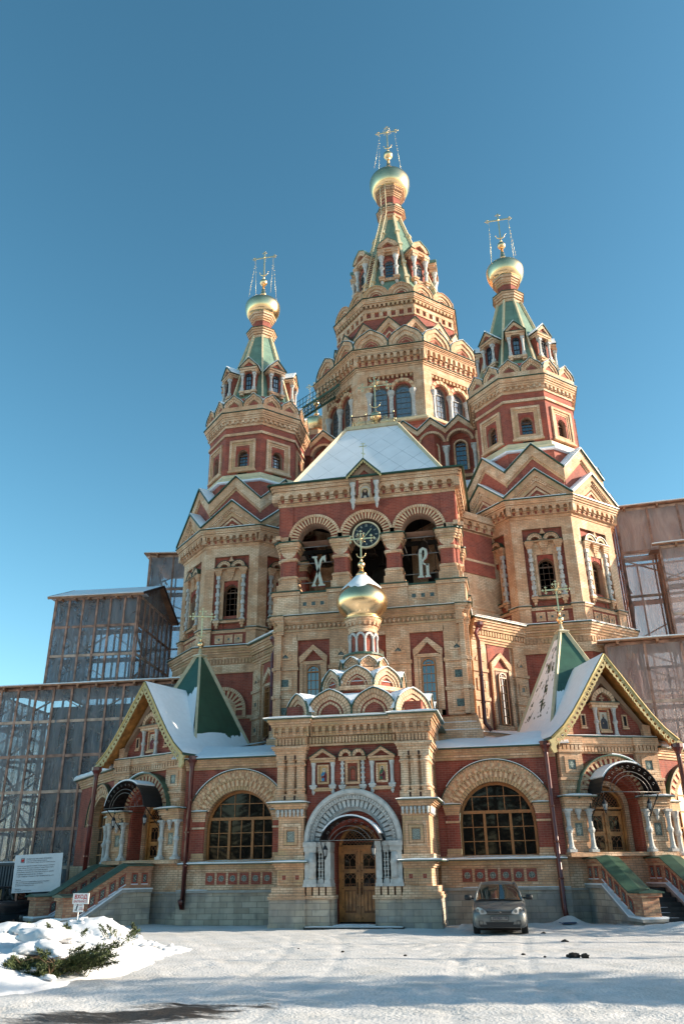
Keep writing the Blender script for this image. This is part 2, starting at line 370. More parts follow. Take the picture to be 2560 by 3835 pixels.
m, t, b = seams('snow_tiles', (.74, .76, .80), (.30, .34, .38), .92, .92, rot=42, lw=.012, rough=.6, var=.05, scale=1.5)

def snow(name, col, dirt=None, bump=.5, bs=5.):
    m, t, b = nm(name); pos = N(t, 'ShaderNodeNewGeometry').outputs['Position']
    n1 = N(t, 'ShaderNodeTexNoise', i_Scale=bs, i_Detail=8.0); L(t, pos, n1.inputs['Vector'])
    c = mixc(t, ramp(t, n1.outputs['Fac'], [(.3, 0.0), (.7, 1.0)]), tuple(x*.93 for x in col), col)
    if dirt:
        n2 = N(t, 'ShaderNodeTexNoise', i_Scale=.8, i_Detail=9.0, i_Roughness=.7); L(t, pos, n2.inputs['Vector'])
        c = mixc(t, ramp(t, n2.outputs['Fac'], [(.46, 0.0), (.68, .75)]), c, dirt)
    L(t, c, b.inputs['Base Color']); b.inputs['Roughness'].default_value = .65; b.inputs['Specular IOR Level'].default_value = .25
    bp_ = N(t, 'ShaderNodeBump', i_Strength=bump, i_Distance=.03); L(t, n1.outputs['Fac'], bp_.inputs['Height']); L(t, bp_.outputs[0], b.inputs['Normal'])
    return m, t, b
snow('snow', (.82, .84, .87)); snow('snow_bank', (.71, .72, .74), None, .8, 4)
# ground: packed snow, grit and a bare wet patch where the wheels have worn it through
m, t, b = snow('packed_snow', (.66, .64, .625), (.50, .475, .44), .8, 17.)
pos = N(t, 'ShaderNodeNewGeometry').outputs['Position']
sp = N(t, 'ShaderNodeSeparateXYZ'); L(t, pos, sp.inputs[0])
n3 = N(t, 'ShaderNodeTexNoise', i_Scale=1.5, i_Detail=9.0, i_Roughness=.72); mp = N(t, 'ShaderNodeMapping'); mp.inputs['Scale'].default_value = (.55, 2.2, 1); L(t, pos, mp.inputs[0]); L(t, mp.outputs[0], n3.inputs['Vector'])
def mth(t, op, a, b_=None, c=None):
    n = N(t, 'ShaderNodeMath', operation=op)
    for i, v in enumerate((a, b_, c)):
        if v is None: continue
        if isinstance(v, (int, float)): n.inputs[i].default_value = v
        else: L(t, v, n.inputs[i])
    return n.outputs[0]
PX, PY = .35*SC, 10.95*SC
dx = mth(t, 'DIVIDE', mth(t, 'SUBTRACT', sp.outputs['X'], PX), 2.3); dy = mth(t, 'DIVIDE', mth(t, 'SUBTRACT', mth(t, 'MULTIPLY_ADD', sp.outputs['X'], -.42, sp.outputs['Y']), PY-.42*PX), 1.15)
rr = mth(t, 'ADD', mth(t, 'MULTIPLY', dx, dx), mth(t, 'MULTIPLY', dy, dy))
msk = mth(t, 'SUBTRACT', mth(t, 'MULTIPLY_ADD', n3.outputs['Fac'], 3.0, -.75), rr)
mk = ramp(t, msk, [(.05, 0.0), (.5, .97)])
oldc = b.inputs['Base Color'].links[0].from_socket
# coarse grit over the lot
n4 = N(t, 'ShaderNodeTexNoise', i_Scale=19., i_Detail=9.0, i_Roughness=.75); L(t, pos, n4.inputs['Vector'])
oldc = mixc(t, ramp(t, n4.outputs['Fac'], [(.52, 0.0), (.72, .6)]), oldc, (.33, .295, .26))
L(t, mixc(t, mk, oldc, (.022, .018, .016)), b.inputs['Base Color'])
L(t, mth(t, 'MULTIPLY_ADD', mk, -.35, .7), b.inputs['Roughness'])
# glass: a dark slightly wavy pane
def glass(name, col, wav=.07):
    m, t, b = nm(name); b.inputs['Base Color'].default_value = (*col, 1); b.inputs['Roughness'].default_value = .03; b.inputs['IOR'].default_value = 2.0
    b.inputs['Specular IOR Level'].default_value = .8
    pos = N(t, 'ShaderNodeNewGeometry').outputs['Position']; nz = N(t, 'ShaderNodeTexNoise', i_Scale=.8, i_Detail=1.0); L(t, pos, nz.inputs['Vector'])
    bp_ = N(t, 'ShaderNodeBump', i_Strength=wav, i_Distance=.05); L(t, nz.outputs['Fac'], bp_.inputs['Height']); L(t, bp_.outputs[0], b.inputs['Normal'])
glass('glass', (.012, .014, .016)); glass('glass_dark', (.010, .009, .008)); MAT['glass_dark'].node_tree.nodes['Principled BSDF'].inputs['IOR'].default_value = 1.42; MAT['glass_dark'].node_tree.nodes['Principled BSDF'].inputs['Specular IOR Level'].default_value = .4; glass('glass_pale', (.10, .12, .14), .12); glass('car_glass', (.014, .02, .02), .1)
# scaffold sheeting: cloudy plastic film
def film(name, dcol, tcol, lo, hi, tint):
    m, t, b = nm(name); o = t.nodes['Material Output']
    tp = N(t, 'ShaderNodeBsdfTransparent'); tp.inputs[0].default_value = (*tint, 1)
    df = N(t, 'ShaderNodeBsdfDiffuse'); df.inputs[0].default_value = (*dcol, 1); tl = N(t, 'ShaderNodeBsdfTranslucent'); tl.inputs[0].default_value = (*tcol, 1)
    gl = N(t, 'ShaderNodeBsdfGlossy'); gl.inputs['Roughness'].default_value = .22
    pos = N(t, 'ShaderNodeNewGeometry').outputs['Position']
    nz = N(t, 'ShaderNodeTexNoise', i_Scale=1.1, i_Detail=6.0, i_Distortion=1.2); mp = N(t, 'ShaderNodeMapping'); mp.inputs['Scale'].default_value = (1, 1, .35); L(t, pos, mp.inputs[0]); L(t, mp.outputs[0], nz.inputs['Vector'])
    n5 = N(t, 'ShaderNodeTexNoise', i_Scale=3.2, i_Detail=3.0, i_Distortion=2.5); m5 = N(t, 'ShaderNodeMapping'); m5.inputs['Scale'].default_value = (1.6, 1.6, .22); m5.inputs['Rotation'].default_value = (0, .25, 0); L(t, pos, m5.inputs[0]); L(t, m5.outputs[0], n5.inputs['Vector'])
    hh = mth(t, 'MULTIPLY_ADD', n5.outputs['Fac'], .6, nz.outputs['Fac'])
    bp_ = N(t, 'ShaderNodeBump', i_Strength=.8, i_Distance=.14); L(t, hh, bp_.inputs['Height'])
    for q in (df, tl, gl): L(t, bp_.outputs[0], q.inputs['Normal'])
    m1 = N(t, 'ShaderNodeMixShader'); m1.inputs[0].default_value = .5; L(t, df.outputs[0], m1.inputs[1]); L(t, tl.outputs[0], m1.inputs[2])
    m2 = N(t, 'ShaderNodeMixShader'); L(t, ramp(t, nz.outputs['Fac'], [(.3, lo), (.7, hi)]), m2.inputs[0]); L(t, tp.outputs[0], m2.inputs[1]); L(t, m1.outputs[0], m2.inputs[2])
    fr = N(t, 'ShaderNodeFresnel'); fr.inputs[0].default_value = 1.4; L(t, bp_.outputs[0], fr.inputs['Normal'])
    m3 = N(t, 'ShaderNodeMixShader'); L(t, fr.outputs[0], m3.inputs[0]); L(t, m2.outputs[0], m3.inputs[1]); L(t, gl.outputs[0], m3.inputs[2]); L(t, m3.outputs[0], o.inputs[0])
film('film', (.56, .59, .66), (.80, .82, .88), .20, .44, (.78, .82, .88)); film('film_sunlit', (.90, .74, .69), (.95, .84, .80), .30, .52, (.88, .80, .78))  # same sheeting twice: bluish for skylight, pink for sunlight, put into the colour
# dusty silver car paint
m, t, b = plain('car_paint', (.17, .175, .17), .35, .4, .2, 3, coat=.35)
nz = N(t, 'ShaderNodeTexNoise', i_Scale=9., i_Detail=6.0); L(t, N(t, 'ShaderNodeNewGeometry').outputs['Position'], nz.inputs['Vector'])
L(t, ramp(t, nz.outputs['Fac'], [(.35, .28), (.65, .6)]), b.inputs['Roughness'])
# ------------------------------------------------------------------ shared pieces of the church
def arch_poly(w, h, n=12):
    r = w/2; zs = h-r
    return [(-r, 0), (r, 0), (r, zs)]+[(r*math.cos(math.pi*i/n), zs+r*math.sin(math.pi*i/n)) for i in range(1, n)]+[(-r, zs)]
def window_mesh(name, w, h, cols, rows, fr='win_frame', gl='glass', t=.045, b=.016, transom=True):
    """arched casement, base centre at the origin, glass at y=.04"""
    mb = MB(); r = w/2; zs = h-r; P = arch_poly(w, h)
    mb.add([(x, .04, z) for x, z in P], [tuple(range(len(P)))], gl)
    mb.box(-r, -r+t, -.02, .05, 0, zs, fr); mb.box(r-t, r, -.02, .05, 0, zs, fr); mb.box(-r+t, r-t, -.02, .05, 0, t, fr)
    mb.arcband(0, zs, r-t, r, -.02, .05, fr, n=12)
    if transom: mb.box(-r+t, r-t, -.03, .05, zs-t*.6, zs+t*.4, fr)
    for i in range(1, cols):
        x = -r+w*i/cols; e = math.sqrt(max(0, (r-t)**2-x*x)) if transom else 0
        mb.box(x-b/2, x+b/2, 0, .045, t, zs+(e if cols < 6 else 0), fr)
    for j in range(1, rows): z = t+(zs-t)*j/rows; mb.box(-r+t, r-t, 0, .045, z-b/2, z+b/2, fr)
    mb.arcband(0, zs, r*.45-b, r*.45, 0, .045, fr, n=8)
    return mb.mesh(name)
def kok_mesh(w, h, d, bands, og=.07, name='gable_arch', snow=True, edge='green_edge', back='red'):
    """arch-shaped gable, base centre at the origin, facing -y; bands = (outer radius share, recess, material)"""
    mb = MB(); r = w/2; zc = h-r-og; ogs = [og*(b[0]) for b in bands]
    if zc > 0.01: mb.box(-r, r, 0, d, 0, zc, {'tan_arc': 'tan', 'pink_arc': 'tan_pink'}[bands[0][2]])
    for i, (s, y, mt) in enumerate(bands):
        nx = bands[i+1][0] if i+1 < len(bands) else 0
        if nx: mb.arcband(0, max(0, zc), r*nx, r*s, y, d if i == 0 else y+.15, mt, n=18, og=ogs[i])
        else: mb.disc(0, max(0, zc), r*s, y, mt, og=ogs[i])
    mb.arcband(0, max(0, zc), r, r*1.045, -.05, d+.05, edge, n=18, og=og)
    if snow:
        for a, c in ((8, 82), (98, 172)): mb.arcband(0, max(0, zc), r*1.04, r*1.04+.045, .03, d+.05, 'snow', a, c, 9, og)
        mb.arcband(0, max(0, zc), r*1.045, r*1.045+.02, -.05, .03, 'snow', 40, 140, 8, og)
    return mb.mesh(name)
def cross_mesh(h, arm, t=.045, name='cross', plain_bars=False, za=.74, crescent=True, mat='gold_rough', ornate=1.0, rays=True):
    t *= .8; mb = MB(); ha = h*za; c = 'gold_pale'
    mb.box(-t, t, -t*.5, t*.5, 0, h*.93, c); mb.box(-arm*.9, arm*.9, -t*.5, t*.5, ha-t, ha+t, c)
    if plain_bars:
        mb.box(-arm*.5, arm*.5, -t*.4, t*.4, h*.88, h*.88+t*1.6, c)
        M = mb.M; mb.M = M @ TR(0, 0, h*.3) @ RY(25); mb.box(-arm*.5, arm*.5, -t*.4, t*.4, -t, t, c); mb.M = M
        return mb.mesh(name)
    def tip(x, z, dx, dz):     # open trefoil end
        s = arm*.20*ornate; px, pz = -dz, dx
        mb.tube([(x+s*.45*math.cos(a), 0, z+s*.45*math.sin(a)) for a in np.linspace(0, 2*math.pi, 9)[:-1]], t*.45, mat, 5, closed=True)
        for ex, ez in ((dx, dz), (px, pz), (-px, -pz)):
            q = (x+ex*s*1.15, z+ez*s*1.15); fx, fz = -ez, ex
            mb.prism([(q[0]+ex*s*.7, q[1]+ez*s*.7), (q[0]+fx*s*.42, q[1]+fz*s*.42), (q[0]-ex*s*.45, q[1]-ez*s*.45), (q[0]-fx*s*.42, q[1]-fz*s*.42)], -t*.45, t*.45, mat)
            mb.ball((x+ex*s*1.15+fx*s*.5, 0, z+ez*s*1.15+fz*s*.5), t*.55, mat, 5); mb.ball((x+ex*s*1.15-fx*s*.5, 0, z+ez*s*1.15-fz*s*.5), t*.55, mat, 5)
    tip(0, h*.9, 0, 1); tip(-arm*.84, ha, -1, 0); tip(arm*.84, ha, 1, 0)
    mb.ball((0, -t*.3, ha), t*2.0, mat, 7)
    for a in range(12, 360, 22) if rays else ():
        if a % 90 < 14 or a % 90 > 76: continue
        q = arm*(.34 if (a//22) % 2 else .44); mb.tube([(0, 0, ha), (q*math.cos(R(a)), 0, ha+q*math.sin(R(a)))], t*.22, mat, 4); mb.ball((q*math.cos(R(a)), 0, ha+q*math.sin(R(a))), t*.6, mat, 5)
    if crescent:
        rc = arm*.36; zc = h*.12+rc
        mb.tube([(rc*math.cos(R(a)), 0, zc+rc*math.sin(R(a))) for a in range(195, 346, 15)], [t*.3]+[t*(.5+.6*math.sin(R(a-195)*1.2)) for a in range(210, 331, 15)]+[t*.3], mat, 5)
        for s in (-1, 1): mb.ball((s*rc*.98, 0, zc-rc*.1), t*.9, mat, 5)
    mb.lathe([(t*2.2, -.02), (t*1.6, .05*h), (t, .09*h)], 0, 0, 8, mat)
    return mb.mesh(name)
def dome_profile(rn, rm, z0, zm, zt, rt):   # neck, widest, tip
    P = [(rn, z0)]
    for i in range(1, 9): a = i/8*math.pi/2; P.append((rn+(rm-rn)*math.sin(a)**.8, z0+(zm-z0)*(1-math.cos(a))))
    for i in range(1, 15):
        u = i/14; 
        r = rm*math.cos(u*math.pi/2)**.62*(1-u**2.2)+rt*u**2.2 if u < 1 else rt
        P.append((max(rt, r), zm+(zt-zm)*u))
    return P
def dome_obj(parent, cx, cy, P, spike, ballr, ballz, name='dome', mat='gold', snowcap=None):
    mb = MB(); mb.lathe(P, cx, cy, 40, mat)
    rt, zt = P[-1]; mb.lathe([(rt*1.25, zt-.03), (rt*1.1, zt+.05), (rt*.75, zt+(spike-zt)*.4), (rt*.35, spike)], cx, cy, 16, mat)
    mb.lathe([(rt*.3, spike-.05), (ballr*.55, spike+.02), (ballr*.3, ballz-ballr*.9)], cx, cy, 12, mat)
    mb.ball((cx, cy, ballz), ballr, mat, 16); mb.lathe([(ballr*.5, ballz+ballr*.85), (ballr*.2, ballz+ballr*1.4)], cx, cy, 10, mat)
    if snowcap:
        z0, z1, jit = snowcap; n = 40; v = []; rows = 10
        prof = sorted(P, key=lambda p: p[1]); zz = [p[1] for p in prof]; rr_ = [p[0] for p in prof]
        for j in range(rows+1):
            for i in range(n):
                a = 2*math.pi*i/n; e = jit*(math.sin(2.2*a+.8)*.5+math.sin(5*a)*.25+math.sin(11*a+1)*.18+math.sin(17*a)*.12)
                lo = z0+e+(.35 if -2.2 < (a if a < math.pi else a-2*math.pi) < -.75 else 0)*jit
                z = lo+(z1-lo)*j/rows; rad = np.interp(z, zz, rr_)+(.03 if 0 < j < rows else .002); v.append((cx+rad*math.cos(a), cy+rad*math.sin(a), z+(.012 if j else 0)))
        mb.add(v, [(j*n+i, j*n+(i+1) % n, (j+1)*n+(i+1) % n, (j+1)*n+i) for j in range(rows) for i in range(n)], 'snow', True)
    return mb.obj(name, parent)
def guys(parent, cx, cy, zc, arm, rad, z0):
    for dx, dy in ((-1, -1), (-1, 1), (1, -1), (1, 1)):
        mb = MB(); p = np.array((cx+dx*arm, cy, zc)); q = np.array((cx+dx*rad*.72, cy+dy*rad*.72, z0))
        mb.tube([p, q], .007, 'gold_pale', 4)
        for i in range(2, 12): 
            if random.random() < .8: mb.ball(p+(q-p)*(i/12+random.uniform(-.02, .02)), .027, 'gold_pale', 5)
        mb.obj('guy_chain', parent)
def baluster(h, r, n=8):     # turned white stone column
    return [(r*1.45, 0), (r*1.45, .05*h), (r*1.1, .08*h), (r*.95, .14*h), (r*.82, .3*h), (r*.85, .42*h), (r*1.15, .45*h), (r*1.4, .5*h), (r*1.15, .55*h), (r*.85, .58*h), (r*.8, .75*h), (r*.95, .82*h), (r*1.15, .85*h), (r*1.0, .87*h), (r*1.45, .97*h), (r*1.5, h)]

ch = thing('cathedral', 'tall red and cream brick cathedral with gold onion domes and snowy ledges', 'cathedral', TR(0, 29, 0))

# ------------------------------------------------------------------ portal
pm = MB()
def mirrored(mb, fn):
    for s in (1, -1):
        M = mb.M; mb.M = M @ (I4 if s == 1 else MIR); fn(mb, s); mb.M = M
def pier(mb, s):
    mb.box(1.53, 2.77, 26.99, 29.3, 0, .13, 'grey_stone'); mb.box(1.55, 2.74, 27.02, 29.3, .13, .85, 'grey_stone')
    mb.box(.66, 1.55, 27.06, 27.7, 0, .1, 'grey_stone'); mb.box(.78, 1.55, 27.1, 27.72, .1, .84, 'grey_stone'); mb.box(.66, .78, 27.22, 27.72, .1, .84, 'grey_stone')
    mb.box(1.54, 2.78, 26.97, 29.3, .85, .93, 'tan'); mb.box(1.56, 2.74, 27.0, 29.3, .93, 1.02, 'tan'); mb.box(1.58, 2.68, 27.05, 29.3, 1.02, 1.2, 'tan')
    mb.box(.62, 1.54, 27.02, 27.7, .85, .95, 'tan'); 
    for i in range(4): mb.box(.7+.22*i, .86+.22*i, 27.06, 27.7, .95, 1.2, 'tan')
    mb.box(1.62, 2.5, 27.12, 29.3, 1.2, 1.75, 'tan')
    for i in (0, 1):
        cx = 1.84+.44*i
        for k, (h, m_) in enumerate(((.2, 'tan_pink'), (.13, 'tan_pink'), (.06, 'red'))): mb.box(cx-h, cx+h, 27.115-.004*k+.0, 27.2, 1.48-h*1.05, 1.48+h*1.05, m_)
        mb.frame(cx-.215, cx+.215, 1.26, 1.7, .05, 27.085, 27.2, 'tan_pink')
    for i in range(3): mb.box(1.6, 2.52+.05*i+.04, 27.1-.04*i, 29.3, 1.72+.06*i, 1.78+.06*i, 'tan')
    mb.box(1.5, 2.86, 26.88, 29.3, 1.90, 1.935, 'green'); mb.snow(1.47, 2.88, 26.86, 29.2, 1.935, .07)
    mb.box(1.58, 2.6, 27.06, 29.3, 1.93, 2.12, 'tan'); mb.box(1.64, 2.5, 27.12, 29.3, 2.12, 3.32, 'tan_pink')
    mb.frame(1.72, 2.42, 2.32, 3.1, .1, 27.08, 27.13, 'tan'); mb.frame(1.84, 2.3, 2.44, 2.98, .09, 27.06, 27.13, 'tan_pink')
    mb.box(1.94, 2.2, 27.1, 27.14, 2.54, 2.86, 'tile_light')
    mb.box(1.6, 2.53, 27.09, 29.3, 3.28, 3.34, 'tan')
    mb.box(1.62, 2.56, 27.07, 29.3, 3.34, 3.54, 'tan_pink')
    for k in range(7): mb.lathe([(.01, 3.30), (.045, 3.36), (.03, 3.40), (.05, 3.45), (.055, 3.53)], 1.68+.135*k, 27.03, 6, 'white_stone')
    for k in range(10): mb.lathe([(.01, 3.30), (.045, 3.36), (.03, 3.40), (.05, 3.45), (.055, 3.53)], 2.56, 27.14+.14*k, 6, 'white_stone')
    for i in range(4): mb.box(1.58-.02*i, 2.6+.05*i, 27.02-.035*i, 29.3, 3.54+.045*i, 3.585+.045*i, 'tan_pink' if i % 2 else 'tan')
    mb.box(1.5, 2.84, 26.86, 29.35, 3.72, 3.75, 'green'); mb.snow(1.48, 2.86, 26.84, 29.2, 3.75, .065)
    mb.box(1.66, 2.5, 27.24, 29.3, 3.75, 5.3, 'tan')
    mb.box(1.6, 2.62, 27.06, 29.3, 3.75, 4.02, 'tan'); mb.box(1.6, 2.62, 27.06, 29.3, 5.12, 5.34, 'tan')
    cols = [(1.78, 27.2), (2.11, 27.2), (2.46, 27.2), (2.46, 27.55), (2.46, 27.9), (2.46, 28.3)]
    for x, y in cols:
        mb.lathe([(.15, 3.95), (.15, 4.13), (.14, 4.15), (.14, 5.02), (.15, 5.04), (.15, 5.2)], x, y, 12, 'tan')
        mb.lathe([(.16, 4.12), (.185, 4.15), (.185, 4.19), (.16, 4.22)], x, y, 12, 'tan'); mb.lathe([(.16, 4.92), (.185, 4.95), (.185, 4.99), (.16, 5.02)], x, y, 12, 'tan')
    for x in (1.945, 2.285): mb.box(x-.03, x+.03, 27.04, 27.1, 5.13, 5.27, 'dark_brick'); mb.box(x-.03, x+.03, 27.04, 27.1, 3.83, 3.97, 'dark_brick')
    mb.box(1.57, 2.66, 27.03, 29.3, 5.34, 5.44, 'tan'); mb.box(1.53, 2.72, 26.96, 29.3, 5.44, 5.5, 'tan'); mb.box(1.5, 2.76, 26.92, 29.3, 5.5, 5.57, 'tan')
    mb.box(1.55, 2.62, 27.06, 29.3, 5.57, 5.88, 'tan_pink'); mb.dentils(1.57, 2.66, 27.0, 27.1, 5.6, 5.82, 9, 'tan_pink', .7)
    M = mb.M; mb.M = M @ TR(2.62, 28.1) @ RZ(90); mb.dentils(-1.05, 1.1, -.05, .1, 5.6, 5.82, 16, 'tan_pink', .7); mb.arcade(-1.1, 1.1, -.13, .02, 5.88, 6.22, 8, 'tan', 'tan_pink'); mb.M = M
    mb.arcade(1.45, 2.72, 26.93, 27.06, 5.88, 6.22, 5, 'tan_pink', 'tan_pink')
    mb.box(1.42, 2.78, 26.9, 29.3, 6.22, 6.3, 'tan_pink'); mb.box(1.38, 2.84, 26.86, 29.3, 6.3, 6.38, 'tan'); mb.box(1.34, 2.9, 26.82, 29.3, 6.38, 6.45, 'tan_pink')
    mb.box(1.3, 3.0, 26.74, 29.4, 6.45, 6.485, 'green'); mb.snow(1.27, 3.02, 26.72, 29.3, 6.485, .085)
    # white portal column block
    for x0, x1, y in ((1.18, 1.62, 27.0), (.95, 1.18, 27.12), (.72, .95, 27.05)):
        mb.box(x0, x1, y-.04, 27.7, 2.38, 2.52, 'white_stone'); mb.box(x0+.02, x1-.02, y, 27.7, 2.24, 2.38, 'white_stone'); mb.box(x0+.04, x1-.04, y+.03, 27.7, 2.2, 2.24, 'white_stone')
        mb.box(x0, x1, y-.03, 27.7, 1.2, 1.3, 'white_stone'); mb.box(x0+.02, x1-.02, y, 27.7, 1.3, 1.4, 'white_stone'); mb.box(x0+.04, x1-.04, y+.02, 27.7, 1.4, 1.44, 'white_stone')
    mb.box(1.3, 1.58, 27.06, 27.7, 1.44, 2.2, 'white_stone'); mb.lathe([(.13, 1.44), (.12, 1.55), (.13, 1.85), (.15, 1.9), (.13, 1.95), (.11, 2.2)], 1.34, 27.1, 12, 'white_stone')
    mb.box(1.0, 1.14, 27.2, 27.7, 1.44, 2.2, 'dark'); mb.box(.74, .93, 27.1, 27.7, 1.44, 2.2, 'white_stone')
    for x in (1.02, 1.12):
        for k in range(3): z = 1.45+.26*k; mb.lathe([(.05, z), (.045, z+.03), (.015, z+.06), (.042, z+.12), (.015, z+.19), (.05, z+.23), (.05, z+.25)], x, 27.17, 6, 'white_stone')
    mb.box(.72, 1.0, 27.7, 28.22, .1, 2.56, 'red')
mirrored(pm, pier)
# recessed centre wall with the great white arch
pm.arcwall(-1.6, 1.6, 2.52, 5.62, 0, 2.52, 1.08, 27.36, 27.75, 'red', 20)
pm.arcwall(-1.2, 1.2, .1, 3.9, 0, 2.36, .78, 27.74, 28.24, 'red', 16)
pm.arcwall(-1.2, 1.2, .1, 3.9, 0, 2.33, .69, 28.2, 28.4, 'red', 16)
pm.zebra(0, 2.36, .78, .98, 27.73, 27.8, 25, 'red', 'red_arc', pro=.01)
pm.arcband(0, 2.52, 1.44, 1.62, 27.08, 27.4, 'white_stone', n=32); pm.arcband(0, 2.52, 1.48, 1.58, 27.03, 27.1, 'white_stone', n=32)
pm.arcband(0, 2.52, 1.30, 1.44, 27.16, 27.4, 'white_stone', n=32)
for k in range(46): pm.arcband(0, 2.52, 1.33, 1.42, 27.12, 27.2, 'white_stone', 180*(k+.2)/46, 180*(k+.75)/46, 1)
pm.arcband(0, 2.52, 1.04, 1.30, 27.34, 27.5, 'white_stone', n=32)
for k in range(25): pm.arcband(0, 2.52, 1.07, 1.29, 27.22, 27.4, 'white_stone', 180*(k+.12)/25, 180*(k+.82)/25, 1)
pm.arcband(0, 2.52, .96, 1.04, 27.42, 27.76, 'white_stone', n=32)
# centre cornice
pm.box(-1.55, 1.55, 27.22, 29, 5.57, 5.64, 'tan_pink'); pm.box(-1.55, 1.55, 27.3, 29, 5.64, 5.9, 'tan_pink'); pm.dentils(-1.5, 1.5, 27.2, 27.32, 5.66, 5.86, 26, 'tan_pink', .7)
pm.arcade(-1.45, 1.45, 27.12, 27.3, 5.9, 6.24, 12, 'tan_pink', 'tan_pink')
pm.box(-1.42, 1.42, 27.08, 29, 6.24, 6.36, 'tan_pink'); pm.box(-1.4, 1.4, 27.02, 29, 6.36, 6.45, 'tan')
pm.box(-1.32, 1.32, 26.93, 29, 6.45, 6.485, 'green'); pm.snow(-1.3, 1.3, 26.91, 28, 6.485, .07)
pm.box(-2.62, 2.62, 29.3, 31.6, 0, 6.45, 'tan'); pm.box(-2.9, 2.9, 29.3, 31.7, 6.45, 6.5, 'green')
pm.box(-.72, .72, 27.1, 28.3, 0, .1, 'step_stone'); pm.box(-1.55, 1.6, 26.8, 27.1, 0, .07, 'step_stone'); pm.snow(-.66, .66, 27.05, 27.6, .1, .04); pm.snow(-1.5, 1.55, 26.78, 27.05, .07, .03)
# cores carrying the gable arches
pm.box(-2.4, 2.4, 27.55, 31.3, 6.48, 7.0, 'red'); pm.octa([(2.35, 6.9), (1.55, 7.55)], 0, 29.9, 'snow'); pm.octa([(1.26, 7.0), (1.26, 8.1)], 0, 29.9, 'red'); pm.octa([(1.46, 8.0), (.95, 8.45)], 0, 29.9, 'snow')
pm.octa([(.66, 8.1), (.66, 8.75)], 0, 29.9, 'red', 8, 22.5); pm.octa([(.85, 8.7), (.72, 9.2)], 0, 29.9, 'tan', 16); pm.octa([(.80, 9.2), (.80, 9.26), (.66, 9.32)], 0, 29.9, 'green', 16)
portal = pm.obj('portal', ch)
KB = [(1, 0, 'tan_arc'), (.80, .04, 'tan_arc'), (.62, .09, 'red_arc'), (.54, .05, 'tan_arc'), (.44, .1, 'red')]
k1 = kok_mesh(1.56, .98, .95, KB, .07); k2 = kok_mesh(1.26, .84, .75, KB, .07); k3 = kok_mesh(.72, .56, .5, KB, .06)
for M in [TR(-.78, 27.3, 6.5), TR(.78, 27.3, 6.5), TR(2.1, 27.78, 6.5) @ RZ(45), TR(-2.1, 27.78, 6.5) @ RZ(-45)]+[TR(s*2.6, y, 6.5) @ RZ(90*s) for s in (-1, 1) for y in (29.1, 30.65)]: place(k1, 'gable_arch', portal, M)
for a in range(-90, 91, 45): place(k2, 'gable_arch', portal, FM(0, 29.9, 1.52, a) @ TR(0, 0, 7.7))
for k in range(-3, 3): place(k3, 'gable_arch', portal, FM(0, 29.9, .88, 22.5+45*k) @ TR(0, 0, 8.52))
# little drum with white colonnettes, onion dome and cross
mb = MB(); mb.lathe([(.5, 9.28), (.5, 10.3)], 0, 29.9, 20, 'red', False)
mb.lathe([(.56, 10.12), (.6, 10.16), (.56, 10.2), (.56, 10.3), (.6, 10.34), (.6, 10.38)], 0, 29.9, 24, 'tan')
for k in range(10):
    a = 36*k; M = mb.M; mb.M = FM(0, 29.9, .54, a+18); mb.lathe([(.07, 9.28), (.07, 9.36), (.05, 9.4), (.045, 9.85), (.07, 9.9), (.07, 9.98)], 0, 0, 8, 'white_stone'); mb.M = FM(0, 29.9, .52, a)
    mb.arcband(0, 9.95, .09, .17, -.07, .06, 'white_stone', n=7); mb.M = M
for k in range(20):
    mb.M = FM(0, 29.9, .58, 18*k); mb.box(-.04, .04, -.09, .1, 10.4, 10.62, 'tan'); mb.M = I4
mb.lathe([(.55, 10.36), (.55, 10.42), (.7, 10.6), (.74, 10.68)], 0, 29.9, 24, 'tan'); mb.lathe([(.74, 10.68), (.78, 10.7), (.78, 10.73), (.7, 10.76)], 0, 29.9, 24, 'gold_rough')
mb.obj('drum', portal)
dome_obj(portal, 0, 29.9, [(.70, 10.75), (.66, 10.82), (.74, 10.9), (.93, 11.12), (1.01, 11.32), (1.03, 11.5), (1.0, 11.68), (.88, 11.9), (.68, 12.12), (.46, 12.33), (.3, 12.5), (.2, 12.64)], 12.95, .155, 13.1, snowcap=(11.93, 12.58, .2))
place(cross_mesh(1.36, .52, .035), 'cross', portal, TR(0, 29.9, 13.25))
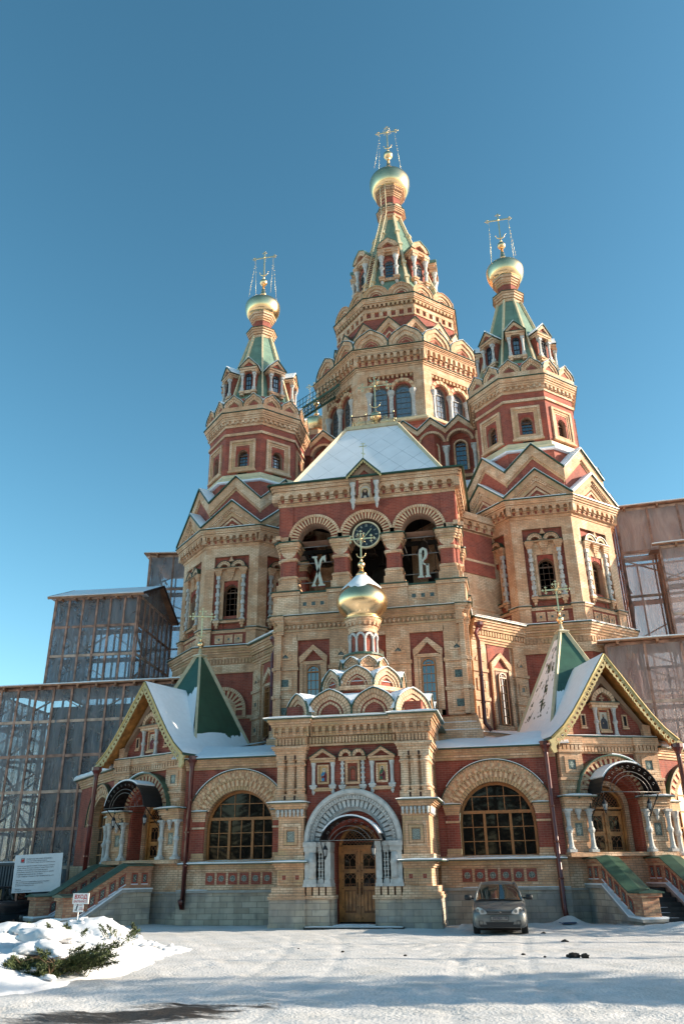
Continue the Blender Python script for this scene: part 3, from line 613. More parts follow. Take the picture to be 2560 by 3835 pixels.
# doors
mb = MB()
mb.box(-.69, -.63, 28.16, 28.3, .1, 2.36, 'wood'); mb.box(.63, .69, 28.16, 28.3, .1, 2.36, 'wood'); mb.box(-.69, .69, 28.14, 28.3, 2.32, 2.4, 'wood')
mb.box(-.66, .66, 28.1, 28.3, .1, .15, 'dark')
def leaf(mb, x0, x1, z0=.15, z1=2.32, y=28.2):
    w_ = x1-x0; mb.box(x0, x1, y+.03, y+.06, z0, z1, 'wood_dark')
    for a, b_ in ((x0, x0+.12), (x1-.12, x1)): mb.box(a, b_, y, y+.03, z0, z1, 'wood')
    lv = [z0, z0+.27, .99, 1.1, 1.53, 1.63, 2.06, z1] if z0 < 1 else None
    h = z1-z0; fr = [(0, .12), (.43, .48), (.66, .72), (.93, 1)]
    for a, b_ in fr: mb.box(x0+.12, x1-.12, y, y+.03, z0+h*a, z0+h*b_, 'wood')
    for a, b_ in ((.48, .66), (.72, .93)):
        c0, c1, d0, d1 = x0+.12, x1-.12, z0+h*a, z0+h*b_; mb.box(c0, c1, y+.02, y+.028, d0, d1, 'glass_dark')
        cx = (c0+c1)/2; zt = d1-(c1-c0)*.5; q = 'wood_dark'; yy = y+.008
        for p, e in (((c0, d1), (cx, zt)), ((c1, d1), (cx, zt)), ((c0, zt), (cx-.0, d1)), ((c1, zt), (cx, d1)), ((cx, zt), (cx, d0)), ((c0, d0+.07), (c1, d0+.07)), ((c0+.06, d0), (c0+.06, d0+.07)), ((c1-.06, d0), (c1-.06, d0+.07)), ((cx-.05, d0), (cx-.05, d0+.07)), ((cx+.05, d0), (cx+.05, d0+.07))):
            mb.bar((p[0], yy, p[1]), (e[0], yy, e[1]), .018, q)
    for i in range(3): c = x0+.12+(w_-.24)*(i+.5)/3; mb.box(c-.045, c+.045, y+.008, y+.03, z0+h*.15, z0+h*.41, 'wood')
    for z in (.05, .2, .45, .57, .69, .8, .96):
        for x in (x0+.06, x1-.06): mb.ball((x, y-.004, z0+h*z), .02, 'wood_dark', 5)
leaf(mb, -.63, -.01); leaf(mb, .01, .63); mb.box(-.03, .03, 28.17, 28.2, .15, 2.32, 'wood')
door = mb.obj('door', portal)
mb = MB()
for s in (-1, 1): mb.tube([(s*.07, 28.18, .95), (s*.07, 28.12, 1.0), (s*.07, 28.12, 1.25), (s*.07, 28.18, 1.3)], .014, 'iron', 5)
mb.obj('handle', portal)
def fanlight(mb, cx, zc, r, y, t=.07):
    mb.arcband(cx, zc, r-t, r+.03, y-.06, y+.08, 'wood', n=18); mb.box(cx-r, cx+r, y-.06, y+.08, zc-.03, zc+.04, 'wood'); mb.disc(cx, zc, r-t, y+.04, 'glass_dark')
    st = r*.19
    for k in range(-8, 9):
        for sg in (1, -1):
            p = []                      # clip the diagonal x-cx = sg*z+k*st to the half disc
            for u in np.linspace(0, r-t, 30):
                x = sg*u+k*st
                if x*x+u*u < (r-t)**2: p.append((cx+x, y+.02, zc+u))
            if len(p) > 2: mb.bar(p[0], p[-1], .02, 'wood_dark')
mb = MB(); fanlight(mb, 0, 2.4, .64, 28.22); mb.obj('fanlight', portal)
# canopies and their iron brackets
def canopy_mesh(rad, dep, rise, a0, name='canopy', sn=((0, 1),)):
    """barrel canopy; spring line at z=0, back at y=0, front at y=-dep"""
    mb = MB(); t = .025; n = 20
    zc = -(rad*rad-rise*rise)/(2*rise) if rise < rad else 0; rr_ = rise-zc; aa = math.degrees(math.asin(min(1, -zc/rr_)))
    mb.arcband(0, zc, rr_-t, rr_, -dep, 0, 'iron', aa, 180-aa, n)
    for f0, f1 in sn: mb.arcband(0, zc, rr_, rr_+.05, -dep+.02, -.02, 'snow', 180-aa-(180-2*aa)*f1, 180-aa-(180-2*aa)*f0, 12)
    mb.tube([(-rad, -dep, 0), (rad, -dep, 0)], .012, 'iron_pale', 5)
    for q in (.98, .72, .6): mb.tube([(rr_*q*math.cos(R(a)), -dep-.005, zc+rr_*q*math.sin(R(a))) for a in np.linspace(max(aa, math.degrees(math.asin(min(.99, -zc/(rr_*q))))), 180-max(aa, math.degrees(math.asin(min(.99, -zc/(rr_*q))))), 15)], .01, 'iron_pale' if q < .9 else 'iron', 4)
    for a in range(25, 156, 13):
        if a < aa+8 or a > 172-aa: continue
        c = np.array((rr_*.85*math.cos(R(a)), -dep-.005, zc+rr_*.85*math.sin(R(a)))); s_ = .055
        mb.tube([c+np.array((s_*math.cos(b)*(1-.08*i), 0, s_*math.sin(b)*(1-.08*i))) for i, b in enumerate(np.linspace(0, 5.2, 8))], .008, 'iron_pale', 4)
    for s in (-1, 1):
        x = s*(rad-.03); mb.box(x-.02, x+.02, -.05, 0, -.85, 0, 'iron'); mb.bar((x, -.02, -.75), (x, -dep*.85, -.04), .025, 'iron'); mb.box(x-.02, x+.02, -dep, 0, -.03, 0, 'iron')
        for z_, r_ in ((-.25, .1), (-.5, .07), (-.13, .06)):
            mb.tube([(x, -.12-(.1 if r_ < .07 else 0)+r_*math.cos(b), z_+r_*math.sin(b)) for b in np.linspace(0, 6.0, 10)], .01, 'iron', 4)
    return mb.mesh(name)
place(canopy_mesh(1.0, .9, .72, 0, sn=((.12, .92),)), 'canopy', portal, TR(0.02, 27.42, 2.54))
# icon aedicules over the arch
def pendant_col(mb, x, y, z0, z1, beads=False):
    h = z1-z0
    if beads: mb.lathe([(.05, z0)]+[q for k in range(5) for q in ((.045, z0+h*(k+.1)/5), (.075, z0+h*(k+.3)/5), (.075, z0+h*(k+.5)/5), (.045, z0+h*(k+.7)/5))]+[(.06, z1)], x, y, 8, 'white_stone', False)
    else: mb.lathe([(.085, z0), (.075, z0+.05*h), (.06, z0+.14*h), (.062, z0+.8*h), (.075, z0+.84*h), (.09, z1-.05*h), (.095, z1)], x, y, 10, 'white_stone', False)
    mb.box(x-.12, x+.12, y-.1, y+.12, z0-.06, z0, 'white_stone'); mb.box(x-.1, x+.1, y-.08, y+.12, z0-.12, z0-.06, 'white_stone')
    mb.lathe([(.01, z0-.32), (.055, z0-.25), (.065, z0-.2), (.05, z0-.17), (.08, z0-.12)], x, y, 8, 'white_stone', False)
mb = MB()
for cx, w_ in ((-1.02, .42), (1.0, .42)):
    for s in (-1, 1): pendant_col(mb, cx+s*.335, 27.3, 4.3, 5.02)
    mb.box(cx-w_, cx+w_, 27.22, 27.4, 5.02, 5.1, 'tan_pink'); mb.box(cx-w_-.03, cx+w_+.03, 27.18, 27.4, 5.1, 5.17, 'tan')
    mb.prism([(cx-w_-.05, 5.17), (cx+w_+.05, 5.17), (cx, 5.47)], 27.3, 27.38, 'red')
    for s in (-1, 1): mb.prism([(cx, 5.47), (cx, 5.36), (cx+s*(w_-.12), 5.17), (cx+s*(w_+.05), 5.17)], 27.16, 27.36, 'tan'); mb.prism([(cx, 5.5), (cx, 5.47), (cx+s*(w_+.05), 5.17), (cx+s*(w_+.1), 5.165)], 27.13, 27.38, 'green_edge')
    mb.frame(cx-.2, cx+.2, 4.33, 4.96, .06, 27.28, 27.37, 'tan' if cx > 0 else 'tan_pink'); mb.box(cx-.33, cx+.33, 27.25, 27.37, 4.1, 4.22, 'tan_pink')
for s in (-1, 1): pendant_col(mb, s*.35, 27.3, 4.28, 5.06, True)
mb.frame(-.25, .25, 4.3, 5.06, .08, 27.26, 27.37, 'tan_pink'); mb.box(-.47, .47, 27.2, 27.4, 5.06, 5.18, 'tan_pink'); mb.box(-.26, .26, 27.24, 27.37, 4.08, 4.24, 'tan_pink')
for s in (-1, 1): mb.arcband(s*.225, 5.2, .12, .225, 27.17, 27.37, 'tan_arc', n=12); mb.disc(s*.225, 5.2, .12, 27.33, 'red'); mb.arcband(s*.225, 5.2, .225, .245, 27.14, 27.37, 'green_edge', n=12)
mb.obj('icon_frame', portal)
place(window_mesh('window', .26, .5, 1, 1, 'win_brown', transom=False), 'window', portal, TR(0, 27.33, 4.38))
def icon_figure(mb, cx, z, h, y, robe, cloak, beard, bg_='icon_gold'):
    P = lambda pts, m_, d=0: mb.prism([(cx+a*h, z+b*h) for a, b in pts], y-.004-d, y, m_)
    mb.box(cx-.14*h/.4, cx+.14*h/.4, y, y+.02, z-.02*h, z+1.12*h, bg_)
    mb.disc(cx, z+.88*h, .15*h, y-.003, 'icon_pale', 0, 360, 14)
    P([(-.2, .0), (.22, .0), (.24, .5), (.12, .72), (-.12, .72), (-.24, .5)], robe, .002); P([(.02, 0), (.22, 0), (.24, .5), (.12, .72), (.0, .45)], cloak, .005)
    P([(-.2, .38), (-.22, .2), (.1, .28), (.12, .42)], cloak, .005)
    mb.disc(cx, z+.87*h, .085*h, y-.009, 'skin', 0, 360, 10); P([(-.08, .84), (.08, .84), (.03, .66), (-.03, .66)], beard, .009); mb.disc(cx, z+.89*h, .09*h, y-.0095, beard, 20, 160, 8)
    mb.disc(cx-.05*h, z+.42*h, .04*h, y-.01, 'skin', 0, 360, 8)
mb = MB(); icon_figure(mb, -1.0, 4.43, .42, 27.35, 'robe_blue', 'robe_red', 'icon_pale'); tag(mb.obj('icon', portal), 'small mosaic of a white-haired saint in blue and dark red robes')
mb = MB(); icon_figure(mb, 1.0, 4.43, .42, 27.35, 'robe_green', 'robe_red', 'hair'); tag(mb.obj('icon', portal), 'small mosaic of a dark-bearded saint in green and dark red robes')
# ------------------------------------------------------------------ gallery wings between portal and porches
WY = 29.15
def wing(s):
    mb = MB(I4 if s == 1 else MIR); x0, x1 = 2.6, 6.75; cx = 4.6
    mb.box(x0, x1, WY-.1, WY+2, 0, 1.02, 'grey_stone'); mb.box(x0, x1, WY-.16, WY, 1.02, 1.1, 'ledge_stone')
    mb.snow(3.3 if s == 1 else 5.6, x1, WY-.15, WY-.05, 1.1, .03)
    mb.box(x0, x1, WY-.08, WY+2, 1.1, 1.24, 'tan'); mb.box(x0, x1, WY, WY+2, 1.24, 1.7, 'tan'); mb.box(x0, x1, WY-.05, WY+2, 1.7, 1.78, 'tan'); mb.box(x0, x1, WY-.09, WY+2, 1.78, 1.92, 'tan_pink')
    mb.box(x0, x1, WY-.2, WY, 1.92, 1.95, 'green'); mb.snow(x0, x1, WY-.22, WY+.1, 1.95, .07)
    for k in range(6):
        x = 3.46+.42*k; mb.box(x-.165, x+.165, WY-.015, WY+.02, 1.28, 1.66, 'red'); mb.disc(x, 1.47, .1, WY-.02, 'tile_white', 0, 360, 14); mb.disc(x, 1.47, .085, WY-.023, 'tile', 0, 360, 14)
        mb.box(x-.012, x+.012, WY-.03, WY, 1.39, 1.55, 'tile_white'); mb.box(x-.07, x+.07, WY-.03, WY, 1.46, 1.48, 'tile_white')
        for i in (-1, 1): mb.tube([(x+i*.045+.03*math.cos(a), WY-.024, 1.47+.05*math.sin(a)) for a in np.linspace(0, 6.28, 8)[:-1]], .007, 'tile_white', 4, closed=True)
    mb.box(x0, x1, WY+.05, WY+2, 1.95, 2.05, 'tan')
    mb.arcwall(x0, x1, 2.02, 5.3, cx, 3.14, 1.3, WY+.1, WY+.5, 'red', 24, rev='tan_pink')
    for i in (-1, 1):      # piers with imposts
        a, b = (cx-1.78, cx-1.26) if i < 0 else (cx+1.26, cx+1.78)
        mb.box(a, b, WY+.02, WY+.3, 1.95, 2.12, 'tan'); mb.box(a+.03, b-.03, WY+.05, WY+.3, 2.12, 2.3, 'tan_pink'); mb.box(a+.06, b-.02, WY+.07, WY+.3, 2.3, 3.36, 'red')
        mb.box(a+.03, b-.01, WY+.03, WY+.3, 3.1, 3.17, 'tan')
        for q in range(4): mb.box(a+.03-.02*q, b-.01+.02*q, WY+.05-.03*q, WY+.3, 3.36+.08*q, 3.44+.08*q, 'tan_pink' if q % 2 else 'tan')
        mb.box(a-.06, b+.06, WY-.09, WY+.3, 3.68, 3.71, 'green'); mb.snow(a-.06, b+.06, WY-.1, WY+.1, 3.71, .05)
    # the layered brick arch
    AC = 3.14
    def ang(r): q = math.degrees(math.asin(.58/r)); return q, 180-q
    def band(r0, r1, dy, m_, n=28): q = ang(r1); mb.arcband(cx, AC, r0, r1, WY+dy, WY+.3, m_, q[0], q[1], n)
    def zeb(r0, r1, dy, n, mA, mB, pro): q = ang(r1); mb.zebra(cx, AC, r0, r1, WY+dy, WY+.3, n, mA, mB, q[0], q[1], pro)
    band(1.28, 1.42, .03, 'pink_arc'); zeb(1.42, 1.62, .035, 43, 'tan', 'pink_arc', .04); band(1.62, 1.68, -.025, 'pink_arc')
    zeb(1.68, 1.76, -.012, 35, 'tan', 'tan_pink', .03); zeb(1.76, 1.90, -.022, 35, 'pink_arc', 'tan', .035); band(1.90, 1.97, -.052, 'tan_arc'); band(1.97, 2.0, -.12, 'green_edge')
    mb.arcband(cx, AC, 2.0, 2.02, WY-.12, WY+.2, 'snow', 35, 145, 20)
    for q in range(4): mb.box(x0, x1, WY+.04-.045*q, WY+2, 5.16+.09*q, 5.25+.09*q, 'tan_pink' if q % 2 == 0 else 'tan')
    mb.box(x0, x1+.1, WY-.25, WY+.4, 5.52, 5.56, 'green_edge')
    mb.add([(x0, WY-.25, 5.56), (x1+.6, WY-.25, 5.56), (x1+.6, 33.4, 6.55), (x0, 33.4, 6.55)], [(0, 1, 2, 3)], 'green')
    # thick drifting snow with an uneven top
    nx, ny = 26, 10; v = []
    for j in range(ny+1):
        for i in range(nx+1):
            x = x0+(x1+.5-x0)*i/nx; y = WY-.24+(33.4-WY+.24)*j/ny; z = 5.56+(6.55-5.56)*(y-WY+.25)/(33.4-WY+.25)
            h = .09+.05*math.sin(x*2.1+s)+.05*math.sin(y*1.7+x)+.22*math.exp(-((j-3)/2.)**2)*(.6+.4*math.sin(x*1.3)); h = max(.03, h)
            if s == 1: h *= .9
            v.append((x, y, z+(h if 0 < j else .03)))
    b = len(v); v += [(x0+(x1+.5-x0)*i/nx, WY-.25, 5.562) for i in range(nx+1)]
    f = [(j*(nx+1)+i, j*(nx+1)+i+1, (j+1)*(nx+1)+i+1, (j+1)*(nx+1)+i) for j in range(ny) for i in range(nx)]+[(b+i, b+i+1, i+1, i) for i in range(nx)]
    mb.add(v, f, 'snow', True)
    o = mb.obj('wing_wall', ch)
    # arched window, three lights under a fan of panes
    mb = MB(I4 if s == 1 else MIR); y = WY+.42; r = 1.28
    AC = 3.14; P = [(cx-r, 2.04), (cx+r, 2.04)]+[(cx+r*math.cos(a), AC+r*math.sin(a)) for a in np.linspace(0, math.pi, 20)]
    mb.add([(x, y, z) for x, z in P], [tuple(range(len(P)))], 'glass_dark')
    mb.arcband(cx, AC, r-.09, r, y-.09, y+.02, 'win_frame', n=26); mb.box(cx-r, cx-r+.08, y-.09, y+.02, 2.04, AC, 'win_frame'); mb.box(cx+r-.08, cx+r, y-.09, y+.02, 2.04, AC, 'win_frame')
    mb.box(cx-r+.04, cx+r-.04, y-.1, y+.02, 3.40, 3.5, 'win_frame'); mb.box(cx-r, cx+r, y-.088, y+.02, 2.04, 2.1, 'win_frame')
    for q in (-.44, .44): mb.box(cx+q-.045, cx+q+.045, y-.08, y+.02, 2.1, 3.42, 'win_frame')
    for q in (-.85, 0, .85): mb.box(cx+q-.014, cx+q+.014, y-.03, y+.02, 2.1, 3.42, 'win_frame')
    for z in (2.52, 2.97): mb.box(cx-r+.04, cx+r-.04, y-.034, y+.02, z-.013, z+.013, 'win_frame')
    for q in (-.82, -.28, .28, .82): mb.box(cx+q-.013, cx+q+.013, y-.03, y+.02, 3.5, AC+math.sqrt(r*r-q*q)-.05, 'win_frame')
    mb.box(cx-math.sqrt(r*r-.82**2)+.03, cx+math.sqrt(r*r-.82**2)-.03, y-.034, y+.02, 3.95, 3.976, 'win_frame')
    mb.box(cx-r, cx+r, y-.14, y+.02, 2.02, 2.045, 'pipe'); mb.snow(cx-r, cx+r, y-.16, y-.09, 2.045, .025)
    mb.obj('window', o)
wing(1); wing(-1)
def downspout(pts, hopper=True):
    mb = MB(); mb.tube(pts, .085, 'pipe', 10)
    if hopper: x, y, z = pts[0]; mb.lathe([(.09, -.25), (.12, -.14), (.2, -.02), (.2, .1), (.16, .12)], x, y, 10, 'pipe', False, z)
    for k in range(1, int((pts[0][2]-pts[-1][2])/1.1)): 
        z = pts[-1][2]+1.1*k
        for p, q in zip(pts, pts[1:]):
            if q[2] <= z <= p[2] and abs(p[2]-q[2]) > .3: u = (p[2]-z)/(p[2]-q[2]); mb.lathe([(.088, -.03), (.105, -.02), (.105, .02), (.088, .03)], p[0]+(q[0]-p[0])*u, p[1]+(q[1]-p[1])*u, 10, 'pipe', False, z)
    return mb.obj('downspout', ch)
for s in (-1, 1): downspout([(s*6.44, 29.0, 5.55), (s*6.44, 29.0, 5.2), (s*6.46, 28.96, .5), (s*6.5, 28.8, .25 if s == 1 else .8)])
for s in (1, -1): downspout([(s*4.45, 32.6, 11.0), (s*4.3, 32.4, 10.6), (s*4.38, 32.2, 10.2), (s*4.38, 32.2, 6.9), (s*4.6, 32.1, 6.6)])
for s in (1, -1): downspout([(s*5.15, 36.4, 17.5), (s*5.12, 36.4, 14.), (s*5.1, 36.4, 11.9)])

# ------------------------------------------------------------------ porches, turned outward
def porch(s):
    PM = (I4 if s == 1 else MIR) @ TR(8.62, 29.83) @ RZ(22.5)
    mb = MB(PM); FY = 0.0                       # local: x along the front, y inward, pier front at y=0
    mb.box(-1.95, 1.95, .25, 4.2, 0, 1.0, 'grey_stone'); mb.box(-2.0, 2.0, .2, 4.2, 1.0, 1.06, 'ledge_stone')
    mb.box(-1.9, 1.9, .25, 4.2, 1.06, 2.0, 'tan'); mb.box(-1.98, 1.98, -.02, 4.2, 2.0, 2.12, 'tan')
    for i in (-1, 1):
        c = 1.44*i
        mb.box(c-.46, c+.46, .12, 1.2, 2.12, 3.45, 'tan'); mb.box(c-.5, c+.5, -.14, .4, 1.98, 2.1, 'tan')
        mb.frame(c-.3, c+.3, 2.45, 3.2, .12, .07, .14, 'tan'); mb.frame(c-.2, c+.2, 2.55, 3.1, .07, .09, .14, 'tan_pink'); mb.box(c-.14, c+.14, .1, .14, 2.6, 3.02, 'tile')
        mb.add([(c+.1*math.cos(a)*(1 if k % 2 else .7), .096, 2.81+.17*math.sin(a)*(1 if k % 2 else .75)) for k, a in enumerate(np.linspace(0, 2*math.pi, 17)[:-1])][::1], [tuple(range(16))], 'tile_light')
        mb.lathe([(.01, 3.1), (.05, 3.17), (.07, 3.22), (.05, 3.25), (.12, 3.4), (.13, 3.46)], c, .02, 8, 'white_stone', False)
        for q in range(4): mb.box(c-.47-.02*q, c+.47+.02*q, -.02-.04*q, 1.2, 3.45+.095*q, 3.545+.095*q, 'tan_pink' if q % 2 else 'tan')
        mb.box(c-.62, c+.62, -.28, 1.2, 3.83, 3.86, 'green'); mb.snow(c-.6, c+.6, -.29, .2, 3.86, .07)
        mb.box(c-.47, c+.47, .0, 1.2, 3.86, 4.1, 'tan_pink'); mb.dentils(c-.45, c+.45, -.03, .02, 3.9, 4.06, 6, 'tan_pink', .6); mb.box(c-.46, c+.46, -.03, 1.2, 4.1, 4.2, 'tan')
        mb.box(c-.47, c+.47, -.0, 1.2, 4.2, 4.38, 'tan'); mb.dentils(c-.44, c+.44, -.02, .02, 4.22, 4.36, 7, 'tan_pink', .6); mb.box(c-.5, c+.5, -.05, 1.2, 4.38, 4.47, 'tan')
        mb.box(c-.42, c+.42, .03, 1.2, 4.47, 5.3, 'tan'); mb.frame(c-.26, c+.26, 4.62, 5.18, .12, -.01, .05, 'tan'); mb.box(c-.15, c+.15, .015, .05, 4.74, 5.06, 'tile')
        mb.add([(c, .012, 4.78), (c+.09, .012, 4.9), (c, .012, 5.02), (c-.09, .012, 4.9)], [(0, 1, 2, 3)], 'tile_light')
        mb.box(c-.46, c+.46, -.03, 1.2, 5.3, 5.38, 'tan'); mb.dentils(c-.44, c+.44, -.03, .05, 5.38, 5.56, 6, 'tan', .7); mb.box(c-.42, c+.42, .02, 1.2, 5.38, 5.56, 'tan_pink'); mb.box(c-.48, c+.48, -.05, 1.2, 5.56, 5.82, 'tan')
    mb.box(-1.0, 1.0, .12, 1.0, 5.28, 5.82, 'tan'); mb.dentils(-1.0, 1.0, .07, .14, 5.34, 5.5, 16, 'tan', .7); mb.box(-1.0, 1.0, .06, 1, 5.52, 5.6, 'tan'); mb.box(-1.0, 1.0, .02, 1, 5.6, 5.82, 'tan')
    mb.arcwall(-1.05, 1.05, 2.0, 5.3, 0, 3.6, .86, .22, .8, 'red', 18, rev='red')
    mb.arcwall(-1.05, 1.05, .9, 5.0, 0, 3.58, .7, .78, 1.1, 'tan', 18, rev='tan_pink')
    for z in range(14):
        for i in (-1, 1): mb.box(i*.72 if i > 0 else -.8, .8 if i > 0 else -.72, .74, .8, 2.0+.12*z, 2.085+.12*z, 'tan')
    mb.zebra(0, 3.78, .98, 1.32, .0, .4, 41, 'tan', 'red', pro=.02); mb.arcband(0, 3.78, 1.32, 1.4, -.06, .4, 'tan_arc', n=24); mb.arcband(0, 3.78, .86, .98, .05, .4, 'red_arc', n=24)
    mb.arcband(0, 3.78, 1.4, 1.44, -.2, .3, 'green', n=24); mb.arcband(0, 3.78, 1.44, 1.48, -.18, .25, 'snow', 20, 90, 12)
    # tympanum and sides
    gx = .1
    mb.prism([(-1.75+gx, 5.82), (1.75+gx, 5.82), (0+gx, 8.2)], .25, .4, 'red'); mb.box(-1.85+gx, 1.85+gx, -.0, .4, 5.82, 5.87, 'green_edge'); mb.snow(-1.8+gx, 1.8+gx, -.02, .25, 5.87, .035)
    for i in (-1, 1):
        mb.prism([(gx, 8.15), (gx, 7.75), (gx+i*1.3, 6.35), (gx+i*1.42, 5.87), (gx+i*1.75, 5.87)], .06, .3, 'tan_arc'); mb.prism([(gx+i*1.35, 5.87), (gx+i*1.62, 5.87), (gx+i*1.62, 6.25), (gx+i*1.35, 6.3)], .0, .2, 'tan')
        mb.lathe(baluster(.98, .07, 8), 0, 0, 8, 'white_stone', False, 0) if False else None
        M = mb.M; mb.M = M @ TR(gx+i*.36, .1, 5.88); mb.lathe(baluster(.98, .07), 0, 0, 8, 'white_stone', False); mb.M = M
        mb.box(gx+i*.8-.1, gx+i*.8+.1, .19, .3, 6.2, 6.66, 'tan'); mb.box(gx+i*.8-.05, gx+i*.8+.05, .18, .3, 6.26, 6.6, 'dark'); mb.box(gx+i*.8-.12, gx+i*.8+.12, .16, .3, 6.14, 6.2, 'tan')
    mb.box(gx-.5, gx+.5, .0, .3, 6.86, 6.97, 'tan'); mb.box(gx-.56, gx+.56, -.04, .3, 6.97, 7.04, 'tan_pink'); mb.box(gx-.58, gx+.58, -.06, .3, 7.04, 7.065, 'green_edge')
    mb.arcband(gx, 7.07, .3, .46, .04, .3, 'tan_arc', n=14, og=.06); mb.disc(gx, 7.07, .3, .2, 'red'); mb.box(gx-.03, gx+.03, .15, .22, 7.1, 7.34, 'tan'); mb.box(gx-.1, gx+.1, .15, .22, 7.19, 7.25, 'tan')
    mb.box(gx-.22, gx+.22, .12, .3, 6.0, 6.08, 'tan'); mb.frame(gx-.22, gx+.22, 6.08, 6.86, .06, .17, .28, 'tan_pink')
    mb.box(-1.9, 1.9, .35, 4.0, 5.02, 5.7, 'tan'); mb.box(-1.86, 1.86, 1.15, 4.0, 1.0, 5.02, 'tan'); mb.box(-1.86, -1.0, .5, 1.2, 2.1, 5.02, 'tan'); mb.box(1.0, 1.86, .5, 1.2, 2.1, 5.02, 'tan')
    o = mb.obj('porch', ch)
    # white turned columns
    mb = MB(PM)
    for x in (-1.83, -1.05, 1.05, 1.83):
        c = MB(PM @ TR(x, .0, 2.12)); c.box(-.13, .13, -.13, .13, 0, .09, 'white_stone'); c.lathe([(q[0]*.085/.085, q[1]) for q in baluster(1.25, .085, 12)], 0, 0, 12, 'white_stone', False, .06); c.box(-.13, .13, -.13, .13, 1.27, 1.34, 'white_stone'); c.obj('column', o)
    # icon in the gable niche
    mb = MB(PM); icon_figure(mb, gx, 6.12, .55, .24, 'robe_red' if s < 0 else 'robe_dark', 'robe_red' if s < 0 else 'robe_dark', 'robe_dark', 'icon_pale'); mb.obj('icon', o)
    # doors
    mb = MB(PM @ TR(0, 0.95-.0, 0)); SM = mb.M
    mb.box(-.72, -.62, -.06, .1, 1.06, 3.5, 'wood'); mb.box(.62, .72, -.06, .1, 1.06, 3.5, 'wood')
    leaf(mb, -.62, -.01, 1.06, 3.46, 0.0); leaf(mb, .01, .62, 1.06, 3.46, 0.0); mb.box(-.035, .035, -.04, 0, 1.06, 3.46, 'wood')
    fanlight(mb, 0, 3.55, .66, .02); mb.obj('door', o)
    place(canopy_mesh(1.08, .95, .95, 0, sn=((.16, .62),) if s == 1 else ((.3, .97),)), 'canopy', o, PM @ TR(.05, -.02, 3.92))
    # gable roof with flared eaves and carved bargeboards; it runs back into the pyramid roof
    prof = [(0, 8.72), (.55, 7.95), (1.05, 7.22), (1.5, 6.6), (1.9, 6.14), (2.38, 5.74)]
    mb = MB(PM @ TR(gx)); y0, y1 = -.42, 2.9
    for i in (-1, 1):
        for a, b in zip(prof, prof[1:]):
            mb.prism([(i*a[0], a[1]), (i*b[0], b[1]), (i*b[0], b[1]-.07), (i*a[0], a[1]-.07)], y0, y1, 'green')
            mb.prism([(i*a[0], a[1]-.07), (i*b[0], b[1]-.07), (i*b[0], b[1]-.16), (i*a[0], a[1]-.16)], y0+.03, y1, 'wood')
    mb.obj('gable_roof', o)
    mb = MB(PM @ TR(gx))
    for i in (-1, 1):       # snow: sheltered slope thick, the sunny one thin with bare patches near the pyramid
        full = i == -1
        if full or True:
            n = 24; L_ = []
            for k in range(n+1):
                u = k/n*(len(prof)-1); q = min(int(u), len(prof)-2); f_ = u-q
                L_.append((prof[q][0]+(prof[q+1][0]-prof[q][0])*f_, prof[q][1]+(prof[q+1][1]-prof[q][1])*f_))
            rows = 16; v = []
            for k in range(n+1):
                x, z = L_[k]; nx_, nz_ = .6, .8
                for j in range(rows+1):
                    y = y0+.0+(y1-y0)*j/rows; h = .05+.06*min(1, k/4)*(.6+.4*math.sin(y*2+k*.3))+(.35*max(0, j/rows-.55)*(k/n))
                    if k in (0, n): h = .02
                    if j == 0: h = .025
                    v.append((i*(x+nx_*h*.7), y, z+nz_*h))
            f = [(k*(rows+1)+j, k*(rows+1)+j+1, (k+1)*(rows+1)+j+1, (k+1)*(rows+1)+j) for k in range(n) for j in range(rows)]
            if i < 0: f = [q[::-1] for q in f]
            mb.add(v, [q[::-1] for q in f], 'snow', True)
    mb.obj('roof_snow', o)
    mb = MB(PM @ TR(gx))
    for i in (-1, 1):
        for (a, b) in zip(prof, prof[1:]):
            L_ = math.hypot(b[0]-a[0], b[1]-a[1]); m_ = max(2, round(L_/.2)); dx, dz = (b[0]-a[0])/L_, (b[1]-a[1])/L_
            for k in range(m_):
                p = (a[0]+(b[0]-a[0])*k/m_, a[1]-.08+(b[1]-a[1])*k/m_); q = (a[0]+(b[0]-a[0])*(k+1)/m_, a[1]-.08+(b[1]-a[1])*(k+1)/m_)
                mb.prism([(i*p[0], p[1]), (i*q[0], q[1]), (i*q[0], q[1]-.13), (i*p[0], p[1]-.13)], y0-.035, y0, 'fretwork')
                c = ((p[0]+q[0])/2+dz*.19*1.0, (p[1]+q[1])/2-dx*.0-.2)
                c = ((p[0]+q[0])/2, (p[1]+q[1])/2-.2); mb.arcband(i*c[0], c[1], .055, .1, y0-.035, y0, 'fretwork', 0, 360, 10)
                mb.prism([(i*c[0]-.035, c[1]-.09), (i*c[0]+.035, c[1]-.09), (i*c[0], c[1]-.2)], y0-.035, y0, 'fretwork')
        mb.tube([(i*p[0], y0-.045, p[1]-.03) for p in prof], .03, 'yellow_wood', 5)
        mb.prism([(i*2.28, 5.72), (i*2.5, 5.62), (i*2.42, 5.5), (i*2.46, 5.36), (i*2.36, 5.2), (i*2.24, 5.24), (i*2.26, 5.45)], y0-.04, y0+.05, 'fretwork')
    mb.obj('bargeboard', o)
    # four-sided tent roof
    mb = MB((I4 if s == 1 else MIR) @ TR(7.74, 32.3) @ RZ(22.5)); a = 1.71; zt, zb = 10.3, 6.28; ta = .13
    C = [(-1, -1), (1, -1), (1, 1), (-1, 1)]
    mb.add([(x*a, y*a, zb) for x, y in C]+[(x*ta, y*ta, zt) for x, y in C], [(0, 1, 5, 4), (1, 2, 6, 5), (2, 3, 7, 6), (3, 0, 4, 7)], 'green_roof')
